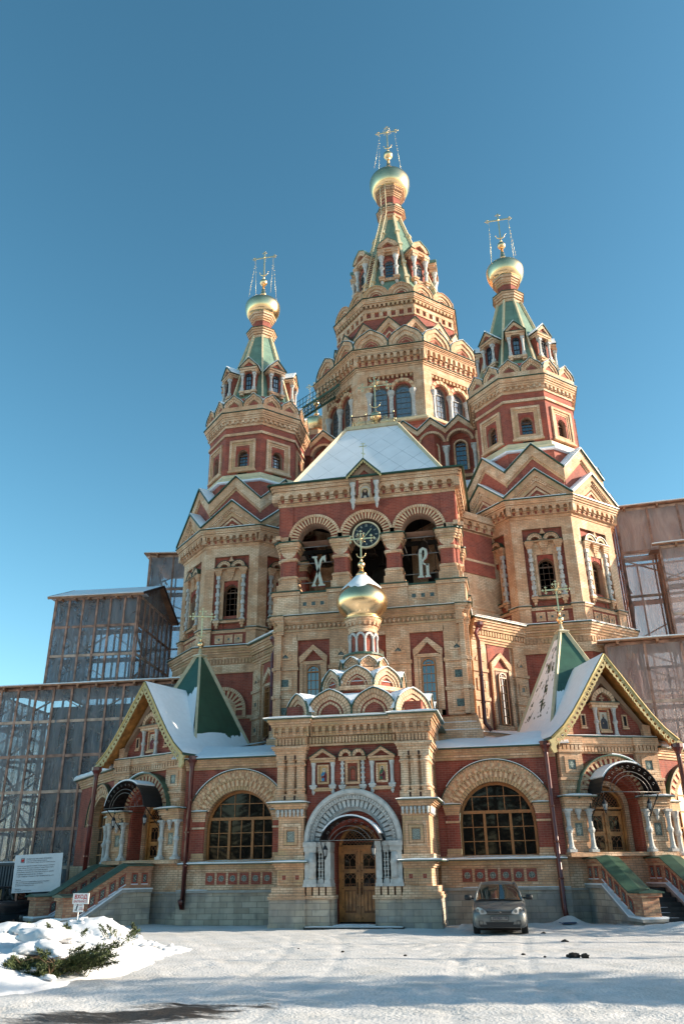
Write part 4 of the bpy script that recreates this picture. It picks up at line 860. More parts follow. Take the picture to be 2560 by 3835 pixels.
    for x, y in C: mb.bar((x*a*1.01, y*a*1.01, zb), (x*ta, y*ta, zt+.02), (.17, .1), 'cream_metal', up=(y, -x, 0))
    mb.box(-.2, .2, -.2, .2, zt, zt+.05, 'cream_metal'); mb.box(-.23, .23, -.23, .23, zt+.05, zt+.1, 'cream_metal'); mb.snow(-.2, .2, -.2, .2, zt+.1, .04)
    mb.lathe([(.12, zt+.1), (.05, zt+.42)], 0, 0, 8, 'cream_metal'); mb.ball((0, 0, zt+.6), .15, 'gold', 12); mb.lathe([(.06, zt+.42), (.08, zt+.45), (.05, zt+.47)], 0, 0, 8, 'gold'); mb.lathe([(.06, zt+.73), (.03, zt+.85)], 0, 0, 8, 'gold')
    t_ = mb.obj('tent_roof', o)
    mb = MB((I4 if s == 1 else MIR) @ TR(7.74, 32.3) @ RZ(22.5))
    def face(k, lo, hi, jag, patch):   # snow clinging to one roof face
        M = mb.M; mb.M = M @ RZ(90*k); n = 110
        hs_ = []
        for i in range(n+1):
            x = i/n; nn = math.sin(x*9+k)+.6*math.sin(x*23+k)+.4*math.sin(x*51+1)+.3*math.sin(x*117); hs_.append(max(.02, hi(x)+jag*nn))
        rows = 12 if not patch else 90; v = []
        for j in range(rows+1):
            for i in range(n+1):
                u = hs_[i]*j/rows if not patch else j/rows; half = a+(ta-a)*u; x = -half*.96+2*half*.96*i/n
                th = .03+.10*(1-j/rows)**2 if not patch else .03
                v.append((x, -half-th*(0 if (j == rows and not patch) else 1)-.006, zb+(zt-zb)*u+.01))
        f = []
        for j in range(rows):
            for i in range(n):
                if patch:
                    x = (i+.5)/n; u = (j+.5)/rows; X_, Y_ = x*9+1.3*math.sin(u*9), u*16+math.sin(x*11); q_ = math.sin(X_*1.7+Y_*.9)+math.sin(X_*.8-Y_*2.1+.4)+.7*math.sin(X_*3.9+Y_*3.1+2.2)+.6*math.sin(-X_*6.3+Y_*4.7)+.4*math.sin(X_*13+Y_*11)
                    if u > .93 or (.16 < u < .86 and q_ > .15+3.4*abs(x-.58+.12*(u-.5))+(1 if (u*7) % 1 < .1 else 0)): continue
                f.append((j*(n+1)+i, j*(n+1)+i+1, (j+1)*(n+1)+i+1, (j+1)*(n+1)+i))
        mb.add(v, f, 'snow', True); mb.M = M
    if s == 1: face(0, 0, lambda x: .34, .02, 0); face(3, 0, lambda x: .16, .05, 1); face(1, 0, lambda x: .2, .03, 0)
    else: face(0, 0, lambda x: .62-.3*x, .03, 0); face(1, 0, lambda x: .2, .02, 0); face(3, 0, lambda x: .2-.16*x, .02, 0)
    mb.obj('roof_snow', t_)
    if s == 1: place(cross_mesh(1.5, .5, .035), 'cross', t_, TR(7.74, 32.3, 11.08))
    else: place(cross_mesh(1.5, .5, .035), 'cross', t_, TR(-7.74, 32.3, 11.08) @ RZ(18))
    # low skirt roof with snow between pyramid and wing
    mb = MB(PM); mb.add([(-2.1, .3, 5.75), (2.4, .3, 5.75), (2.4, 4.6, 6.75), (-2.6, 4.6, 6.75)], [(0, 1, 2, 3)], 'snow'); mb.box(-2.1, 2.2, .3, 4.6, 5.6, 5.74, 'green_edge'); mb.obj('low_roof', o)
    # stair with side walls
    so_ = .6 if s < 0 else 0; SR = RZ(13 if s < 0 else 0)
    mb = MB(PM @ TR(so_ if s < 0 else 0) @ SR)
    for k in range(8): mb.box(-.72, .85, -2.55+.26*k, .95, .0, .13*(k+1), 'step_stone'); mb.snow(-.5+.1*(k % 3), .1+.1*(k % 2), -2.55+.26*k, -2.45+.26*k, .13*(k+1), .015)
    mb.obj('steps', o)
    for i in (-1, 1):
        xo = (-1.0 if i < 0 else 1.2)
        mb = MB(PM @ TR(so_ if s < 0 else 0) @ SR @ TR(xo)); w_ = .27; oi = -1 if i < 0 else 1
        y_end, y_bot, y_top = -2.95, -2.42, -.72; zt_, zb_ = 1.93, .97
        side = [(y_end, .1), (.3, .1), (.3, zt_-.04), (y_top, zt_-.04), (y_bot, zb_-.04), (y_end, zb_-.04)]
        mb.prismx(side, -w_, w_, 'stair_brick')
        mb.prismx([(y_end-.07, zb_-.12), (y_bot+.02, zb_-.12), (y_top+.02, zt_-.12), (.3, zt_-.12), (.3, zt_-.02), (y_top-.02, zt_-.02), (y_bot-.0, zb_-.02), (y_end-.07, zb_-.02)], -w_-.07, w_+.07, 'stair_brick')
        mb.prismx([(y_end-.12, zb_-.02), (y_bot-.0, zb_-.02), (y_top-.02, zt_-.02), (.3, zt_-.02), (.3, zt_+.02), (y_top, zt_+.02), (y_bot, zb_+.02), (y_end-.12, zb_+.02)], -w_-.13, w_+.13, 'green')
        # faceted metal coping
        for (ya, za), (yb, zb2) in (((y_end-.12, zb_+.02), (y_bot, zb_+.02)), ((y_bot, zb_+.02), (y_top, zt_+.02)), ((y_top, zt_+.02), (.3, zt_+.02))):
            v = [(-w_-.13, ya, za), (0, ya, za+.07), (w_+.13, ya, za), (-w_-.13, yb, zb2), (0, yb, zb2+.07), (w_+.13, yb, zb2)]; mb.add(v, [(0, 1, 4, 3), (1, 2, 5, 4), (0, 2, 1), (3, 4, 5)], 'green')
        sl = (zt_-zb_)/(y_top-y_bot)
        for k in range(7):         # red tile panels stepping down the side wall
            y = .02-.4*k if k < 2 else -.86-.36*(k-2); zc = (zt_ if y > y_top else zt_+(y-y_top)*sl)-.42
            if y < y_end+.4: continue
            for sd in (-1, 1):
                xx = sd*(w_+.012); e = sl*.12 if y < y_top else 0; p = [(y-.12, zc-.17-e), (y+.12, zc-.17+e), (y+.12, zc+.19+e), (y-.12, zc+.19-e)]
                mb.prismx(p, min(sd*w_*.9, xx), max(sd*w_*.9, xx), 'red')
                mb.prismx([(y-.065, zc-.12-e*.5), (y+.065, zc-.12+e*.5), (y+.065, zc+.13+e*.5), (y-.065, zc+.13-e*.5)], min(sd*w_, sd*(w_+.018)), max(sd*w_, sd*(w_+.018)), 'tile')
                for dy, dz in ((.03, .04), (-.03, .04), (.03, -.05), (-.03, -.05), (0, 0)): mb.prismx([(y+dy-.018, zc+dz+dy*sl), (y+dy, zc+dz-.026+dy*sl), (y+dy+.018, zc+dz+dy*sl), (y+dy, zc+dz+.026+dy*sl)], min(sd*w_, sd*(w_+.024)), max(sd*w_, sd*(w_+.024)), 'tile_white')
                mb.prismx([(y-.13, zc-.2-e), (y+.13, zc-.2+e), (y+.13, zc-.17+e), (y-.13, zc-.17-e)], min(sd*w_, sd*(w_+.04)), max(sd*w_, sd*(w_+.04)), 'snow')
        # ledge and rough plinth below
        low = .22; q0 = [(y_end-.05, .0), (.3, .0), (.3, 1.06), (y_top-.15, 1.06), (y_bot+.15, .22), (y_end-.05, .2)]
        mb.prismx(q0, -w_-.05, w_+.05, 'grey_stone')
        q1 = [(y_end-.1, .2), (y_bot+.15, .22), (y_top-.15, 1.06), (.3, 1.06), (.3, 1.16), (y_top-.18, 1.16), (y_bot+.1, .31), (y_end-.1, .28)]
        mb.prismx(q1, -w_-.14, w_+.14, 'ledge_stone'); q2 = [(y, z+.09+.0) for y, z in q1[:4]]+[(y, z+.05) for y, z in q1[4:]]; mb.prismx([(y_end-.1, .28), (y_bot+.1, .31), (y_top-.18, 1.16), (.3, 1.16), (.3, 1.2), (y_top-.2, 1.2), (y_bot+.08, .36), (y_end-.1, .33)], -w_-.16, w_+.16, 'snow')
        mb.obj('stair_wall', o)
    # gallery running on behind the porch
    mb = MB((I4 if s == 1 else MIR) @ TR(10.45, 30.75) @ RZ(45))
    mb.box(0, 5.5, .2, 1.0, 0, 1.1, 'grey_stone'); mb.box(0, 5.5, .1, 1, 1.1, 2.0, 'tan'); mb.arcwall(0, 3.4, 2.0, 5.3, 1.7, 3.5, 1.1, .2, .6, 'red', 18, rev='tan_pink')
    mb.arcband(1.7, 3.5, 1.1, 1.24, .12, .5, 'pink_arc', n=20); mb.zebra(1.7, 3.5, 1.24, 1.5, .12, .4, 33, 'tan', 'red', pro=.03); mb.arcband(1.7, 3.5, 1.5, 1.6, .05, .4, 'tan_arc', n=20); mb.arcband(1.7, 3.5, 1.6, 1.63, .0, .4, 'green_edge', n=20)
    mb.box(3.4, 5.5, .2, .7, 2.0, 5.3, 'red')
    for q in range(4): mb.box(0, 5.5, .16-.045*q, 1, 5.16+.09*q, 5.25+.09*q, 'tan_pink' if q % 2 == 0 else 'tan')
    mb.box(0, 5.5, -.1, .4, 5.52, 5.56, 'green_edge'); mb.snow(0, 5.5, -.12, 1.5, 5.56, .22); mb.box(0, .5, .05, .6, 2.0, 3.5, 'tan'); mb.box(0, .55, .0, .6, 3.4, 3.7, 'tan_pink'); mb.box(-.05, .6, -.06, .6, 3.7, 3.73, 'green'); mb.snow(0, .6, -.06, .3, 3.73, .05)
    mb.lathe(baluster(1.4, .1), .15, -.05, 10, 'white_stone', False, 2.0)
    g = mb.obj('gallery_wall', ch)
    mb = MB((I4 if s == 1 else MIR) @ TR(10.45, 30.75) @ RZ(45)); r = 1.1; P = [(1.7-r, 2.0), (1.7+r, 2.0)]+[(1.7+r*math.cos(a), 3.5+r*math.sin(a)) for a in np.linspace(0, math.pi, 16)]
    mb.add([(x, .5, z) for x, z in P], [tuple(range(len(P)))], 'glass_pale' if s == 1 else 'glass'); mb.arcband(1.7, 3.5, r-.07, r, .42, .52, 'win_frame', n=16)
    for q in (-.5, 0, .5): mb.box(1.7+q-.02, 1.7+q+.02, .44, .51, 2, 3.5+(r*r-q*q)**.5-.05, 'win_frame')
    for z in (2.4, 2.9, 3.45, 4.0): mb.box(.65, 2.75, .44, .51, z-.02, z+.02, 'win_frame')
    mb.obj('window', g)
    return PM
PORCH = {s: porch(s) for s in (1, -1)}
downspout([(10.95, 30.2, 5.45), (10.95, 30.2, 5.1), (11.0, 30.2, 1.2)]); downspout([(-10.95, 30.2, 5.45), (-10.95, 30.2, 5.1), (-11.0, 30.2, 1.2)])
# ------------------------------------------------------------------ bell tower
BC = 35.2          # its centre (y); half width 4
mb = MB()
mb.box(-3.95, 3.95, 31.75, 38.5, 5, 10.72, 'tan')
mb.box(-4.3, 4.3, 31.35, 38.6, 5, 6.55, 'tan'); mb.box(-4.22, 4.22, 31.42, 38.6, 6.55, 6.85, 'tan'); mb.snow(-4.2, 4.2, 31.38, 31.6, 6.55, .05); mb.box(-4.15, 4.15, 31.48, 38.6, 6.85, 7.1, 'tan'); mb.snow(-4.1, 4.1, 31.45, 31.65, 6.85, .05); mb.box(-4.1, 4.1, 31.55, 38.6, 7.1, 7.2, 'tan')
def bell_side(mb, face):
    # lower storey: pilasters, red window bays
    for c, w_ in ((-3.55, 1.02), (-1.18, .98), (1.18, .98), (3.55, 1.02)):
        mb.box(c-w_/2, c+w_/2, 0, .2, 7.15, 10.72, 'tan')
        for z in (8.15, 9.3): mb.box(c-w_/2-.05, c+w_/2+.05, -.06, .2, z-.07, z+.07, 'tan')
        for z in (7.58, 8.72): mb.square_tile(c, z, .62, .0, 'tan', 'tile', 2, .08, .028)
        mb.arcband(c, 9.75, .13, .28, -.04, .05, 'tan_arc', n=12, og=.1); mb.disc(c, 9.75, .14, -.012, 'tile', og=.02)
        mb.tube([(c-.06+.12*i/3, -.02, 9.77+.05*(i % 2)) for i in range(4)], .018, 'tile_white', 4); mb.box(c-.3, c+.3, -.04, .05, 9.68, 9.75, 'tan')
    for c in (-2.37, 0, 2.37):
        mb.box(c-.7, c+.7, .12, .2, 7.1, 10.55, 'red'); mb.box(c-.7, c+.7, 0, .2, 10.5, 10.72, 'tan')
        for i in (-1, 1): mb.box(c+i*.5-.07, c+i*.5+.07, .0, .15, 7.15, 9.55, 'tan'); mb.box(c+i*.37-.07, c+i*.37+.07, .06, .15, 7.2, 9.5, 'tan')
        mb.box(c-.57, c+.57, .0, .15, 7.15, 7.35, 'tan'); mb.box(c-.44, c+.44, .02, .15, 9.46, 9.6, 'tan')
        for i in (-1, 1): mb.prism([(c, 10.28), (c, 10.06), (c+i*.43, 9.6), (c+i*.58, 9.52), (c+i*.6, 9.78)], -.02, .15, 'tan')
        mb.box(c-.3, c+.3, .09, .16, 7.3, 9.46, 'red_arc')
    # cornice below the belfry
    mb.box(-4.1, 4.1, -.0, .3, 10.72, 10.86, 'tan'); mb.box(-4.14, 4.14, -.05, .3, 10.86, 10.95, 'tan_pink'); mb.box(-4.1, 4.1, .02, .3, 10.95, 11.2, 'tan_pink')
    for k in range(42): mb.lathe([(.02, 10.97), (.07, 11.02), (.07, 11.1), (.05, 11.16)], -4.05+8.1*(k+.5)/42, .0, 6, 'tan')
    for q in range(4): mb.box(-4.12-.04*q, 4.12+.04*q, -.04-.06*q, .3, 11.2+.075*q, 11.275+.075*q, 'tan' if q % 2 else 'tan_pink')
    mb.box(-4.3, 4.3, -.3, .3, 11.5, 11.53, 'green_edge'); mb.snow(-4.28, 4.28, -.31, -.1, 11.53, .03)
    # parapet
    mb.box(-4.0, 4.0, -.1, .35, 11.52, 12.5, 'tan')
    for c, w_ in ((-3.5, 1.1), (-1.16, 1.05), (1.16, 1.05), (3.5, 1.1)):
        mb.box(c-w_/2, c+w_/2, -.2, .2, 11.52, 12.45, 'tan'); mb.box(c-w_/2-.04, c+w_/2+.04, -.24, .2, 11.52, 11.66, 'tan'); mb.box(c-w_/2-.05, c+w_/2+.05, -.27, .2, 12.42, 12.58, 'tan'); mb.box(c-w_/2-.08, c+w_/2+.08, -.32, .35, 12.58, 12.62, 'green_edge')
    mb.box(-3.0, 3.0, -.2, .35, 12.5, 12.56, 'green_edge')
    for c in (-2.33, 0, 2.33):
        mb.box(c-.64, c+.64, -.14, .1, 12.3, 12.5, 'tan'); mb.box(c-.64, c+.64, -.14, .1, 11.6, 11.75, 'tan')
        for i in (-1, 0, 1): mb.square_tile(c+i*.38, 12.03, .27, -.1, 'tan', 'tile', 1, .05, .03)
    # pillars
    for c in (-3.42, -1.13, 1.17, 3.52):
        c = {-3.42: -3.46, 3.52: 3.46, 1.17: 1.15, -1.13: -1.15}[c]
        mb.box(c-.44, c+.44, -.14, .74, 12.6, 12.68, 'snow'); mb.box(c-.42, c+.42, -.12, .72, 12.6, 13.0, 'tan'); mb.box(c-.36, c+.36, -.05, .66, 13.0, 13.22, 'tan')
        def rp(h, z0, z1, m_):   # pillar with rounded corners
            e = .12; P = []
            for sx, sy, a0 in ((1, -1, -90), (1, 1, 0), (-1, 1, 90), (-1, -1, 180)):
                for k in range(4): a = R(a0+30*k); P.append((c+sx*(h-e)+e*math.cos(a), .3+sy*(h-e)+e*math.sin(a)))
            n = len(P); mb.add([(x, y, z0) for x, y in P]+[(x, y, z1) for x, y in P], [(i, (i+1) % n, (i+1) % n+n, i+n) for i in range(n)]+[tuple(range(n-1, -1, -1)), tuple(range(n, 2*n))], m_)
        rp(.32, 13.2, 14.35, 'red'); rp(.38, 13.22, 13.36, 'tan'); rp(.40, 13.25, 13.33, 'tan'); rp(.37, 14.06, 14.2, 'tan'); rp(.39, 14.09, 14.17, 'tan')
        rp(.34, 14.2, 14.5, 'red')
        for k, (h0, h1) in enumerate(((.36, .4), (.4, .44), (.44, .48), (.48, .5))): rp(h1, 14.5+.1*k, 14.6+.1*k, 'tan' if k % 2 else 'tan_pink')
        mb.disc(c, 14.52, .33, -.075, 'tan', 180, 360); mb.arcband(c, 14.52, .0, .33, -.07, .1, 'tan', 180, 360, 12)
        rp(.55, 14.9, 14.95, 'green_edge')
    # three arches
    for c in (-2.31, 0, 2.31):
        mb.arcwall(c-1.155, c+1.155, 14.95, 16.72, c, 15.02, .76, .0, .6, 'red', 18, rev='red_arc')
        mb.zebra(c, 15.02, .76, 1.06, -.03, .2, 41, 'tan', 'red', pro=.04); mb.arcband(c, 15.02, 1.06, 1.18, -.1, .1, 'tan_arc', n=24)
    for c in (-3.8, -1.155, 1.155, 3.8): mb.box(c-(.42 if abs(c) > 2 else .12), c+(.42 if abs(c) > 2 else .12), -.1, .1, 15.02, 15.2, 'tan')
    for i in (-1, 1): mb.box(i*3.46 if i > 0 else -3.95, 3.95 if i > 0 else -3.46, .0, .6, 14.95, 16.72, 'red')
    # cornice
    mb.box(-3.98, 3.98, -.06, .3, 16.68, 16.78, 'tan'); mb.box(-4.0, 4.0, -.08, .3, 16.78, 16.84, 'tan')
    for i in (-1, 1) if face == 0 else (): mb.box(i*3.96, i*4.22, -.32, .12, 16.845, 17.238, 'tan')
    for a, b in ((-3.97, -.65), (.65, 3.97)): mb.arcade(a, b, -.3, -.02, 16.84, 17.24, 8, 'tan', 'red')
    mb.box(-4.12, 4.12, -.3, .3, 17.24, 17.38, 'tan'); mb.box(-4.18, 4.18, -.37, .3, 17.38, 17.52, 'tan'); mb.box(-4.24, 4.24, -.42, .3, 17.52, 17.63, 'tan')
    mb.box(-4.36, 4.36, -.54, .5, 17.63, 17.7, 'green_edge')
for k in range(4):
    mb.M = TR(0, BC) @ RZ(90*k) @ TR(0, -3.9 if k else -3.9); 
    if k in (0, 1, 3): bell_side(mb, k)
mb.M = I4
mb.box(-3.9, 3.9, 38.4, 39.2, 11, 17.6, 'dark'); mb.box(-3.95, 3.95, 31.6, 39.0, 12.4, 12.52, 'dark'); mb.box(-3.95, 3.95, 31.5, 39.0, 16.7, 17.6, 'dark')  # near-black walls, floor and blocks: the belfry's shade put into the colour
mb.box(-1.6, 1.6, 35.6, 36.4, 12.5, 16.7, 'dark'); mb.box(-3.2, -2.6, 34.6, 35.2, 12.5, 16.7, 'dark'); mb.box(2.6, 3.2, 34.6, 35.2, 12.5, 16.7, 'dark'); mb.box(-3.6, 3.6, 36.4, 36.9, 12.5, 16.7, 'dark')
for c in (-2.31, 2.31):
    for z in (13.05, 13.95, 14.72): mb.tube([(c-.9, 31.42, z), (c+.9, 31.42, z)], .022, 'iron_pale', 6)
for x in (-2.9, -1.5, 1.5, 2.9): mb.box(x-.05, x+.05, 31.9, 35, 14.6, 14.7, 'dark')
mb.box(-3.6, 3.6, 33.2, 33.3, 15.1, 15.3, 'dark')
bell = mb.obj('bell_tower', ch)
for c in (-2.37, 2.37, 0): place(window_mesh('window', .56, 2.1, 3, 5), 'window', bell, TR(c, 31.33, 7.32))
for c in (-2.37, 2.37): place(window_mesh('window', .56, 2.1, 3, 5), 'window', bell, TR(3.87, BC+c, 7.32) @ RZ(90))
# icon gable breaking the cornice
mb = MB(TR(.05, 30.72))
mb.prism([(-.66, 16.85), (.66, 16.85), (.66, 17.75), (0, 18.42), (-.66, 17.75)], .3, .7, 'tan')
for i in (-1, 1):
    mb.prism([(0, 18.34), (0, 17.98), (i*.38, 17.6), (i*.38, 17.3), (i*.7, 17.3), (i*.7, 17.62)], .12, .4, 'tan_arc'); mb.prism([(0, 17.98), (0, 17.8), (i*.28, 17.5), (i*.28, 16.8), (i*.38, 16.8), (i*.38, 17.6)], .2, .4, 'red')
    mb.prism([(0, 18.5), (0, 18.42), (i*.78, 17.6), (i*.78, 17.7)], -.08, .7, 'green_edge')
    for k in range(8):
        p = (i*.78*k/8, 18.42-.82*k/8); q = (i*.78*(k+1)/8, 18.42-.82*(k+1)/8); mb.prism([p, q, (q[0], q[1]-.07), ((p[0]+q[0])/2, (p[1]+q[1])/2-.15), (p[0], p[1]-.07)], -.06, -.03, 'fretwork')
    c = MB(TR(.05, 30.72)); mb.lathe([(.01, 16.08), (.06, 16.2), (.075, 16.3), (.06, 16.34), (.1, 16.42), (.13, 16.5), (.13, 16.58), (.08, 16.6), (.08, 16.78), (.11, 16.84), (.11, 16.92), (.08, 16.98), (.075, 17.15), (.1, 17.22), (.14, 17.32), (.14, 17.38)], i*.53, .18, 10, 'white_stone', False)
mb.arcband(0, 17.05, .22, .31, .2, .4, 'tan_arc', n=14); mb.box(-.31, -.22, .2, .4, 16.6, 17.05, 'tan'); mb.box(.22, .31, .2, .4, 16.6, 17.05, 'tan'); mb.box(-.45, .45, .15, .4, 16.42, 16.6, 'tan')
mb.obj('icon_gable', bell)
mb = MB(TR(.05, 30.98)); P = arch_poly(.44, .66); mb.prism([(x, z+16.61) for x, z in P], 0, .04, 'icon_pale'); mb.disc(0, 16.98, .17, -.004, 'icon_gold', 0, 360, 14)
mb.prism([(-.19, 16.62), (.19, 16.62), (.13, 16.78), (-.13, 16.78)], -.006, 0, 'robe_dark'); mb.prism([(-.07, 16.62), (.07, 16.62), (.04, 16.8), (-.04, 16.8)], -.008, 0, 'icon_pale')
mb.disc(0, 16.98, .115, -.008, 'hair', 0, 360, 12); mb.prism([(-.12, 16.98), (.12, 16.98), (.13, 16.76), (-.13, 16.76)], -.008, 0, 'hair'); mb.disc(0, 16.98, .075, -.011, 'skin', 0, 360, 12); mb.prism([(-.06, 16.95), (.06, 16.95), (.03, 16.79), (-.03, 16.79)], -.013, 0, 'hair'); mb.box(-.02, .02, -.015, 0, 16.9, 16.98, 'skin')
tag(mb.obj('icon', bell), 'icon of a dark-haired bearded saint in an arched frame')
place(cross_mesh(.85, .19, .025, plain_bars=True), 'cross', bell, TR(.05, 30.75, 18.5))
# snow-covered hipped roof with a railed platform
mb = MB(); zr, ze, ht = 21.95, 17.72, 1.3
mb.box(-4.36, 4.36, BC-4.36, BC+4.36, 17.66, 17.71, 'green_edge'); mb.octa([(6.1/1.414, 17.71), (3.6, 17.9)], 0, BC, 'snow', 4)
A = [(-3.66, BC-3.66), (3.66, BC-3.66), (3.66, BC+3.66), (-3.66, BC+3.66)]; B_ = [(-ht, BC-ht), (ht, BC-ht), (ht, BC+ht), (-ht, BC+ht)]
mb.add([(x, y, ze) for x, y in A]+[(x, y, zr) for x, y in B_], [(0, 1, 5, 4), (1, 2, 6, 5), (2, 3, 7, 6), (3, 0, 4, 7)], 'snow_tiles')
for (x, y), (u, v) in zip(A, B_): mb.bar((x*.99, y, ze+.02), (u, v, zr+.02), (.2, .1), 'cream_metal', up=(y-BC, -x, 0))
for k in range(4): a, b = B_[k], B_[(k+1) % 4]; mb.bar((a[0], a[1], zr+.04), (b[0], b[1], zr+.04), (.22, .18), 'cream_metal')
mb.box(-ht, ht, BC-ht, BC+ht, zr-.05, zr+.06, 'cream_metal'); mb.snow(-4.3, -.8, BC-4.36, BC-4.1, ze-.01, .05); mb.snow(.9, 4.3, BC-4.36, BC-4.1, ze-.01, .025)
roof = mb.obj('hipped_roof', bell)
mb = MB(); w_ = 1.08; yc = BC; z0 = zr+.16; z1 = z0+.68
for k in range(4):
    mb.M = TR(0, yc, 0) @ RZ(90*k) @ TR(0, -w_)
    mb.bar((-w_, 0, z0), (w_, 0, z0), .035, 'iron'); mb.bar((-w_, 0, z1), (w_, 0, z1), .035, 'iron')
    for i in range(4): x = -w_+2*w_*i/3; mb.bar((x, 0, z0-.1), (x, 0, z1+.03), .035, 'iron'); mb.ball((x, 0, z1+.1), .055, 'gold_pale', 6)
    for i in range(3):
        c = -w_+2*w_*(i+.5)/3
        mb.box(c-.3, c+.3, -.006, .006, z0+.24, z0+.26, 'gold_pale'); mb.box(c-.01, c+.01, -.008, .008, z0+.05, z1-.05, 'gold_pale'); mb.ball((c, 0, z0+.25), .05, 'gold_pale', 6)
        for q in range(10): a = random.uniform(0, 6.28); d = random.uniform(.1, .26); mb.tube([(c+d*math.cos(a)+.06*math.cos(b), 0, z0+.33+d*math.sin(a)+.06*math.sin(b)) for b in np.linspace(0, 6.28, 7)[:-1]], .009, 'gold_pale', 3, closed=True)
mb.M = I4; mb.obj('railing', roof)
mb = MB(); mb.lathe([(.3, zr+.05), (.16, zr+.25), (.12, zr+.6), (.2, zr+.75)], 0, BC, 10, 'cream_metal'); mb.lathe([(.12, 22.72), (.16, 22.78), (.1, 22.86), (.09, 23.0)], 0, BC, 10, 'gold'); mb.ball((0, BC, 23.33), .32, 'gold', 16); mb.lathe([(.09, 23.62), (.05, 23.75)], 0, BC, 8, 'gold'); mb.obj('finial', roof)
place(cross_mesh(2.15, .78, .036), 'cross', roof, TR(0, BC, 23.66))

# diagonal bays joining bell tower and corner towers
def bay(s):
    mb = MB((I4 if s == 1 else MIR) @ TR(4.1, 33.25) @ RZ(45)); W_ = 3.1
    mb.box(0, W_, .1, 1.5, 5.5, 11.0, 'tan'); mb.box(0, W_, -.05, 1.5, 5.5, 6.75, 'tan'); mb.snow(0, W_, -.06, .1, 6.75, .05)
    for x in (.33, W_-.36):
        mb.box(x-.38, x+.38, 0, .2, 6.7, 10.8, 'tan')
        for z in (8.1, 9.3): mb.box(x-.42, x+.42, -.06, .2, z-.07, z+.07, 'tan')
        for z in (7.55, 8.7): mb.square_tile(x, z, .5, 0., 'tan', 'tile', 2, .08, .025)
        mb.arcband(x, 9.7, .1, .25, -.04, .05, 'tan_arc', n=10, og=.09); mb.disc(x, 9.7, .1, -.01, 'tile')
    c = W_/2-.02; mb.box(c-.65, c+.65, .06, .15, 6.7, 10.5, 'red')
    for i in (-1, 1): mb.box(c+i*.5-.07, c+i*.5+.07, -.03, .15, 6.95, 9.5, 'tan'); mb.prism([(c, 10.2), (c, 9.98), (c+i*.43, 9.5), (c+i*.58, 9.45), (c+i*.58, 9.7)], -.05, .15, 'tan')
    mb.box(c-.57, c+.57, -.03, .15, 6.85, 7.1, 'tan'); mb.box(c-.44, c+.44, 0, .15, 9.38, 9.5, 'tan'); mb.box(c-.32, c+.32, .03, .12, 7.1, 9.38, 'red_arc')
    for q in range(3): mb.box(0, W_, .02-.05*q, 1.5, 10.5+.1*q, 10.6+.1*q, 'tan' if q % 2 else 'tan_pink')
    mb.dentils(0, W_, -.12, 0, 10.82, 11.02, 20, 'tan_pink', .6); mb.box(0, W_, -.06, 1.5, 10.8, 11.06, 'tan_pink')
    for q in range(4): mb.box(0, W_, -.14-.05*q, 1.5, 11.06+.11*q, 11.17+.11*q, 'tan' if q % 2 else 'tan_pink')
    mb.box(-.1, W_, -.4, 1.6, 11.5, 11.56, 'green_edge'); mb.snow(-.1, W_, -.42, 1.0, 11.56, .05 if s == 1 else .1)
    # taller wall behind, closing the gap up to the bell chamber
    mb.box(-.2, W_+.6, 1.4, 3.5, 11.4, 17.3, 'tan'); mb.box(-.2, W_+.6, 1.36, 1.5, 12.6, 12.72, 'tan')
    for z in (12.0, 12.4, 13.0, 13.5): mb.square_tile(.45, z+.2, .34, 1.38, 'tan', 'tile', 1, .06, .03)
    mb.box(-.2, W_, 1.34, 1.5, 14.3, 14.9, 'red'); mb.box(-.2, W_, 1.32, 1.5, 14.9, 15.02, 'tan'); mb.box(-.2, W_, 1.34, 1.5, 15.02, 16.4, 'red'); mb.arcade(-.2, W_+.2, 1.15, 1.36, 16.5, 16.95, 7, 'tan', 'red'); mb.box(-.2, W_+.6, 1.05, 1.5, 16.95, 17.3, 'tan')
    o = mb.obj('bay_wall', ch)
    place(window_mesh('window', .46, 2.2, 3, 6), 'window', o, (I4 if s == 1 else MIR) @ TR(4.1, 33.25) @ RZ(45) @ TR(c, -.05, 7.12))
bay(1); bay(-1)
